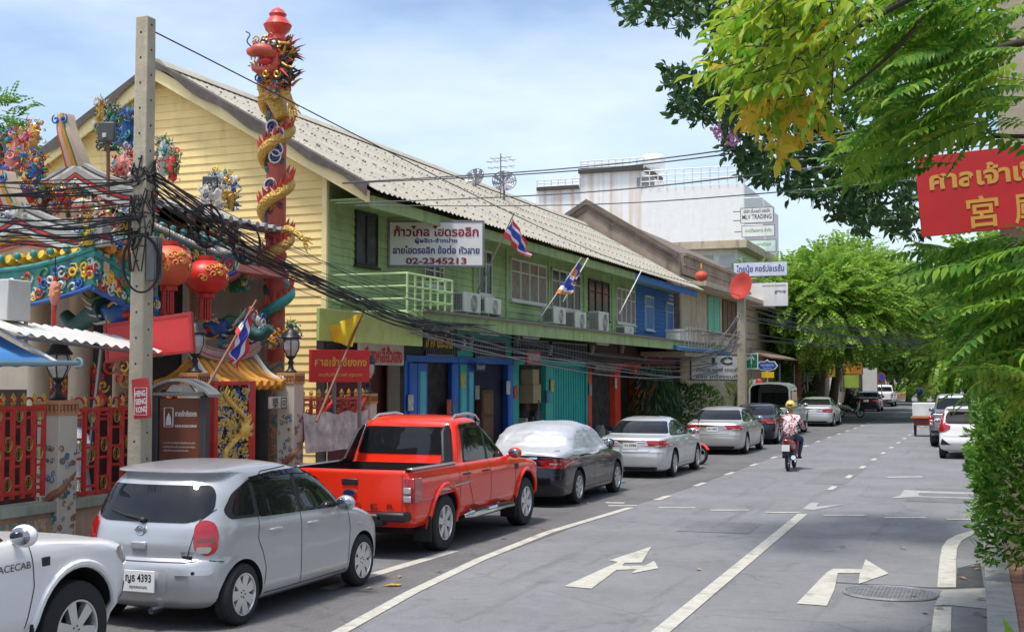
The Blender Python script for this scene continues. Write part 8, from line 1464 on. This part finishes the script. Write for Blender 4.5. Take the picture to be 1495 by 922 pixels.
def near_tree(label, base, specs, seed, limbpts, cat='tree', name='overhanging_tree', hh=6.5, tr=.26, bark=BARKD):
    t = thing(name, label, cat, base); B = V(base); mb = MB(); mb.tube([q - B for q in spl([B - V((0, 0, .2)), B + V((.1, .1, hh * .5)), B + V((-.1, 0, hh))], 5)], [tr * (1.2 - .6 * i / 10) for i in range(11)], 12); mb.build('trunk', bark, t, angle=80)
    for P, r0 in limbpts: mb = MB(); q = spl([p - B for p in P], 6); mb.tube(q, [r0 * (1 - .75 * i / (len(q) - 1)) for i in range(len(q))], 7); mb.build('limb', bark, t, angle=80)
    for nm, mb, m in specs:
        mb.v = [(x - B.x, y - B.y, z - B.z) for x, y, z in mb.v]; mb.build(nm, m, t, smooth=False)
    return t
def A2(u, v, y): return aty(u, v, y)
# fern-leaved tree: bright pinnate fronds
fm = MB(); stems = []
for poly, n, ya, yb in ((FERN1, 190, 9.5, 13.5), (FERN2, 260, 9.5, 14)):
    for k in range(n):
        u, v = region(poly, r); y = r.uniform(ya, yb); p = A2(u, v, y); d = V((r.uniform(-1, -.25), r.uniform(-.7, .5), r.uniform(-.25, .3))); L_ = r.uniform(.55, .95); q = frond(fm, p - d.normalized() * L_ * .5, d, L_, 15, .165, .05, r.uniform(.3, .9), r, big=True)
        if k % 2: stems.append(q)
for q in stems: fm.tube(q[::3], .004, 3, caps=False)
Tb = V((2.7, 11.5, .1))
limbs = [([Tb + V((0, 0, 5)), A2(1500, 60, 11.5), A2(1400, 130, 11.5), A2(1310, 172, 11.5)], .05), ([Tb + V((0, 0, 4)), A2(1520, 200, 12.5), A2(1420, 205, 12.5), A2(1350, 225, 12.5)], .03), ([Tb + V((0, 0, 2.5)), A2(1540, 420, 12), A2(1470, 430, 12), A2(1410, 440, 12)], .05), ([Tb + V((0, 0, 2)), A2(1540, 510, 12), A2(1470, 520, 12), A2(1410, 540, 12)], .04), ([Tb + V((0, 0, 6)), A2(1500, -60, 12), A2(1400, -20, 12), A2(1290, 20, 12)], .05)]
near_tree('bright green fern leaved tree filling the right side around the red banner', Tb, [('crown', fm, L_FERN)], 1, limbs)
# broad yellow-green leaves
bm_, by_ = MB(), MB(); tw = MB()
for k in range(190):
    u, v = region(BROAD, r); y = r.uniform(8.2, 11); p = A2(u, v, y); d = V((r.uniform(-1, .1), r.uniform(-.5, .3), r.uniform(-.7, .1))).normalized(); mbx = by_ if (r.random() < .07 or (v > 110 and r.random() < .2)) else bm_
    tw.tube([p - d * .05, p + d * .3], .005, 4, caps=False); s_ = d.cross(V((0, 0, 1))).normalized()
    for j in range(5):
        for sg in (-1, 1): dd = (d * .5 + s_ * sg * .8 + V((0, 0, -.45)) + rdir(r) * .25).normalized(); leaf(mbx, p + d * (.07 * j), dd, V((0, 0, 1)) + rdir(r) * .4, r.uniform(.1, .17), r.uniform(.045, .07), .2)
    leaf(mbx, p + d * .33, d, V((0, 0, 1)) + rdir(r) * .3, .16, .065)
for k in range(26): # dangling yellow sprays
    u, v = region([(1085, 130), (1210, 150), (1170, 230), (1120, 215)], r); p = A2(u, v, r.uniform(9, 10.5)); d0 = rdir(r); [leaf(by_ if j < 5 else bm_, p + rdir(r) * .08, (rdir(r) + V((0, 0, -.6))), rdir(r), .15, .065) for j in range(7)]
Tb = V((3.2, 8.6, .1)); limbs = [([Tb + V((0, 0, 5.5)), A2(1560, -120, 9.5), A2(1380, -30, 9.6), A2(1250, 40, 9.7), A2(1180, 75, 9.7)], .05), ([A2(1380, -30, 9.6), A2(1320, 60, 9.6), A2(1210, 150, 9.6), A2(1130, 175, 9.6)], .02), ([A2(1400, -40, 9.6), A2(1300, -30, 9.7), A2(1180, 10, 9.8), A2(1070, 60, 9.8)], .025), ([A2(1250, 40, 9.7), A2(1200, 110, 9.6), A2(1195, 200, 9.6)], .012)]
near_tree('broad leaved tree with yellow green and orange leaves hanging in from top right', Tb, [('crown', bm_, L_YG), ('yellow_leaves', by_, L_YEL), ('twigs', tw, BARKD)], 2, limbs, hh=7)
# dark leaved flowering tree further back
dm, pk_ = MB(), MB(); tw = MB()
for poly, n, ya, yb in ((DARKA, 330, 17.5, 21), (DARKB, 190, 15.5, 19), (DARKC, 90, 16, 18.5), ([(1060, 60), (1130, 20), (1300, 100), (1300, 330), (1180, 260)], 230, 18, 21)):
    for k in range(n):
        u, v = region(poly, r); p = A2(u, v, r.uniform(ya, yb)); d = (rdir(r) + V((-.3, 0, -.5))).normalized(); tw.tube([p, p + d * .22], .005, 3, caps=False)
        for j in range(8): leaf(dm, p + d * .028 * j, (d * .5 + rdir(r)).normalized(), rdir(r), r.uniform(.12, .2), r.uniform(.06, .09), .15)
for poly, n in (([(1036, 184), (1062, 182), (1085, 205), (1070, 213), (1044, 205)], 130), ([(1075, 70), (1100, 85), (1090, 92), (1078, 82)], 25), ([(1080, 168), (1100, 168), (1095, 180)], 18)):
    for k in range(n): u, v = region(poly, r); p = A2(u, v, r.uniform(16.5, 17)); leaf(pk_, p, rdir(r), rdir(r), .05, .045)
Tb = V((2.6, 20.5, .1)); limbs = [([Tb + V((0, 0, 5.5)), A2(1420, 150, 19.5), A2(1290, 220, 19), A2(1150, 230, 18.5)], .07), ([Tb + V((0, 0, 6)), A2(1400, 60, 19), A2(1200, 80, 18), A2(1040, 130, 17.5)], .06), ([Tb + V((0, 0, 6.5)), A2(1380, -60, 18.5), A2(1150, -20, 17.5), A2(960, 10, 17)], .06), ([A2(1290, 220, 19), A2(1240, 280, 18.8), A2(1200, 300, 18.6)], .03)]
near_tree('dark leaved flowering tree with pink blossom reaching across the street', Tb, [('crown', dm, L_DARK), ('blossom', pk_, L_PINK), ('twigs', tw, BARKD)], 3, limbs, hh=7.2)
# clipped hedge on the kerb build-out
hm = MB(); r = random.Random(9)
for k in range(13000):
    a = r.uniform(0, 1); y = 14.9 + 5.2 * r.random(); top = 2.15 + .22 * mnoise.noise(V((y * .9, 0, 3))); wd = 1.0
    f = r.uniform(.72, 1.03); th = r.uniform(-.25, pi + .25); x = .78 - .98 * cos(th) * f * (1 + .16 * mnoise.noise(V((y * 1.6, th * 1.3, 1)))); z = .35 + (top - .35) * (.5 + .5 * sin(th * .98)) * f if r.random() < .55 else r.uniform(.5, top)
    if z < .5 + .25 * mnoise.noise(V((y, 1, 1))): continue
    if r.random() < .22: y = 14.85 + r.uniform(0, .25); x = r.uniform(-.15, 1.7); z = r.uniform(.35, top * .97)
    out = V((x - .9, (y - 17.5) * .3 if y > 15.3 else -1.1, (z - 1.1) * .6)).normalized(); d = (out + rdir(r) * .8 + V((0, 0, .25))).normalized(); leaf(hm, V((x, y, z)) - V((.9, 17.5, .14)), d, rdir(r) + out, r.uniform(.09, .15), r.uniform(.032, .048), .15)
t = thing('hedge', 'tall leafy green hedge on the right kerb corner above red paving', 'hedge', (.9, 17.5, .14)); hm.build('foliage', L_HEDGE, t, smooth=False); rl = MB()
for k in range(40): leaf(rl, V((r.uniform(-.85, .7), r.uniform(-2.5, .5), r.uniform(1.2, 2.1))), rdir(r), rdir(r), .12, .045)
rl.build('orange_shoots', leafmat('orange_shoot', (.5, .16, .03), (.45, .2, .05), .4), t, smooth=False)
mb = MB()
for k in range(14): x, y = r.uniform(-.4, .5), r.uniform(-2.3, 2.3); mb.tube([(x, y, 0), (x + r.uniform(-.1, .1), y, .6), (x + r.uniform(-.3, .3), y + r.uniform(-.2, .2), 1.3)], [.025, .02, .01], 6)
mb.build('stem', BARKD, t)
# a few large leaves low at the bottom edge
gm = MB(); p0 = atz(1475, 940); t = thing('low_plant', 'small plant with glossy upright leaves at the bottom right kerb', 'plant', (p0.x + .05, p0.y - 2.6, .14))
for k in range(9): leaf(gm, (r.uniform(-.05, .05), r.uniform(-.1, .1), .1), V((r.uniform(-.5, .3), r.uniform(-.3, .3), 1)), rdir(r), r.uniform(.3, .5), .09, .2)
gm.build('leaves', L_HEDGE, t, smooth=False)
# plants before the shops
def shrub(name, label, x, y, h, rad, m, n, ll, lw, z0=.13, stem=True, hang=False, seed=0):
    r = random.Random(seed); t = thing(name, label, 'plant', (x, y, z0)); mb = MB()
    for k in range(n):
        if hang: a = r.uniform(0, 2 * pi); zz = h * r.uniform(.1, 1); rr2 = rad * (.55 + .45 * sin(pi * zz / h)) * r.uniform(.3, 1); p = V((rr2 * cos(a), rr2 * sin(a), zz)); d = V((cos(a) * .5, sin(a) * .5, -1)); leaf(mb, p, d + rdir(r) * .3, rdir(r), ll * r.uniform(.7, 1.2), lw, .2)
        else: q = rdir(r); p = V((q.x * rad, q.y * rad, h * .58 + q.z * h * .42)) * 1; p = V((p.x * r.uniform(.4, 1), p.y * r.uniform(.4, 1), p.z)); leaf(mb, p, q + rdir(r) * .6 + V((0, 0, .2)), rdir(r), ll * r.uniform(.7, 1.2), lw, .2)
    mb.build('foliage', m, t, smooth=False); mb = MB(); mb.lathe([(.14, 0), (.2, .02), (.24, .3), (.26, .34), (.2, .34)], (0, 0, 0), 16); mb.build('pot', mat('terracotta', (.28, .12, .06), .8, var=.2), t); mb = MB(); mb.tube([(0, 0, .2), (.03, .02, h * .5), (0, 0, h * .9)], [.04, .03, .015], 6); mb.build('stem', BARKD, t); return t
xp = XG + .9
shrub('hanging_plant', 'tall dark plant with long hanging leaves by the red framed doors', xp, yx(955, xp), 2.75, .85, L_DARK, 900, .38, .075, hang=True, seed=1)
shrub('potted_shrub', 'dark green potted shrub between the hanging plant and the bright bush', xp + .2, yx(985, xp), 2.0, .7, L_DARK, 620, .16, .07, seed=2); shrub('potted_shrub', 'bright green potted bush beside the small teal door', xp + .3, yx(1011, xp), 1.95, .95, L_MID, 900, .16, .07, seed=3)
shrub('potted_palm', 'small yellow green palm in a pot by the beige posts', xp + .3, yx(1072, xp), 1.9, .8, L_YG, 170, .6, .06, seed=4)
shrub('kerb_shrub', 'low green shrub at the foot of the thick grey tree trunk', -9.6, 73, 1.3, .9, L_MID, 500, .25, .1, seed=5)
# shops behind the street trees
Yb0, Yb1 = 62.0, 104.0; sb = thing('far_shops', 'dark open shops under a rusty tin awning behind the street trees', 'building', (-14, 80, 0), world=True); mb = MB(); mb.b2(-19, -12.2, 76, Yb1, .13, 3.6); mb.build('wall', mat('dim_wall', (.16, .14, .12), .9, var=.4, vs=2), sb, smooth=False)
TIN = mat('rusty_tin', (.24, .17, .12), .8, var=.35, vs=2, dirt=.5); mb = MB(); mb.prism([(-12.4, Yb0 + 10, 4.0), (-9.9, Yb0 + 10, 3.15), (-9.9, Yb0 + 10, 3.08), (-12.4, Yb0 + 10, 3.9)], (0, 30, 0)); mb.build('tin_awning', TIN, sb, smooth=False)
mb = MB(); mb.b2(-19, -11.9, YE + .1, Yb0 + 25, .13, 3.2); mb.build('shop_shade_block', mat('shop_shade_paint', (.03, .028, .027), .9, var=.5, vs=3), sb, smooth=False)  # solid block, the shade of open shops put into its colour
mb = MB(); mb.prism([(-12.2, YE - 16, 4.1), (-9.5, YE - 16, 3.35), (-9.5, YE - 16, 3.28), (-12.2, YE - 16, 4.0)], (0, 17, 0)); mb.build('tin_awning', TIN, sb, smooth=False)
for y in (64, 69, 74, 80): MB().tube([(-9.95, y, .13), (-9.95, y, 3.1)], .05, 8).build('awning_post', GM, sb)
r = random.Random(31); pal = [(.3, .25, .2), (.12, .1, .1), (.35, .33, .3), (.2, .1, .07), (.1, .12, .14), (.4, .36, .28)]
for k in range(16):
    y = 61 + k * 1.6; c = r.choice(pal); h = r.uniform(.7, 1.9); t = thing('stacked_goods', 'dim stack of goods under the rusty tin awning', 'shop goods', (-11.2 + r.uniform(-.4, .3), y, .13), group='goods under the rusty awning'); MB().b2(-.4, .4, -.6, .6, 0, h).build('pile', mat('goods_%d%d%d' % tuple(int(q * 99) for q in c), c, .7, var=.3), t, bevel=.03); MB().b2(-.3, .3, -.4, .3, h, h + .35).build('top_piece', mat('goods_%d%d%d' % tuple(int(q * 99) for q in pal[k % 6]), pal[k % 6], .7, var=.3), t, bevel=.03)
for lab, u, v, y, wd, ht, c in (('yellow shop sign hanging left of the thick tree trunk', 1207, 532, 83, 1.1, 1.6, (.75, .55, .03)), ('orange sign between the second and third street trees', 1246, 532, 92, 1.3, 1.4, (.7, .3, .05)), ('lime yellow panel below the orange sign', 1243, 556, 92, 1.1, 1.0, (.45, .6, .1)), ('small blue and white sign high among the leaves', 1155, 513, 70, .75, .45, (.1, .3, .5)), ('white panel behind the fourth tree trunk', 1270, 560, 104, 1.2, 2.6, (.7, .7, .68))):
    sign('hanging_sign', lab, aty(u, v, y), wd, ht, mat('panel_%d_%d' % (u, v), c, .5, var=.1), [], th=.08, frame=GM)
p = aty(1287, 552, 108); t = thing('no_parking_sign', 'round traffic sign on a post far along the left kerb', 'sign', (p.x, p.y, .13)); mb = MB(); Rm = MX.Rotation(pi / 2, 3, 'X'); mb.lathe([(.001, 0), (.34, 0), (.34, .04), (.001, .04)], (0, 0, p.z), 24, Rm); mb.build('ring', RW, t); MB().lathe([(.001, .04), (.26, .04), (.26, .055), (.001, .055)], (0, 0, p.z), 24, Rm).build('disc', SBl, t); MB().tube([(0, 0.05, 0), (0, .05, p.z + .3)], .04).build('post', GM, t)
# far end: awning, long low building, walls
fb = thing('market_hall', 'low far building with orange wall and cream striped awning closing the street', 'building', (-5, 186, 0), world=True); a = aty(1330, 556, 186); b = aty(1440, 556, 186); mb = MB(); mb.b2(a.x, b.x, 186, 194, 0, 4.2); mb.build('wall', mat('orange_plaster', (.5, .26, .12), .85, var=.25), fb, smooth=False)
mb = MB(); mb.prism([(a.x - 1, 183, 3.0), (a.x - 1, 187, 4.6), (a.x - 1, 187, 4.7), (a.x - 1, 183, 3.1)], (b.x - a.x + 2, 0, 0)); mb.build('roof', mat('pale_roof', (.5, .47, .42), .8, var=.2), fb, smooth=False)
for k in range(7): x0 = aty(1372, 550, 181).x + k * .9; mb = MB(); mb.prism([(x0, 178, 3.0), (x0 + .88, 178, 3.0), (x0 + .88, 183.5, 4.7), (x0, 183.5, 4.7)], (0, 0, .05)); mb.build('awning_strip', mat('awning_cream', (.7, .6, .45), .8) if k % 2 else mat('awning_tan', (.62, .45, .3), .8), fb, smooth=False)
fw = thing('far_shophouses', 'pale far shophouses behind the trees on the left side', 'building', (-17, 135, 0), world=True)
for k in range(4):
    y0 = 112 + k * 13; mb = MB(); mb.b2(-22, -12.4, y0, y0 + 12.6, .1, 7 + k % 2); mb.build('house_wall', [CREAM, mat('pink_plaster', (.45, .3, .25), .85, var=.2), WHB, STUC][k], fw, smooth=False)
    for j in range(4):
        for zz in (1.2, 4.6): MB().b2(-12.42, -12.34, y0 + 1 + j * 3, y0 + 2.7 + j * 3, zz, zz + 1.7).build('window', PANE, fw)
rw = MB(); rw.b2(9, 9.3, -5, 200, .1, 2.6); tag(rw.build('boundary_wall', WHB), 'long pale boundary wall behind the right hand trees', 'wall')
# white gable-end / low wall right far
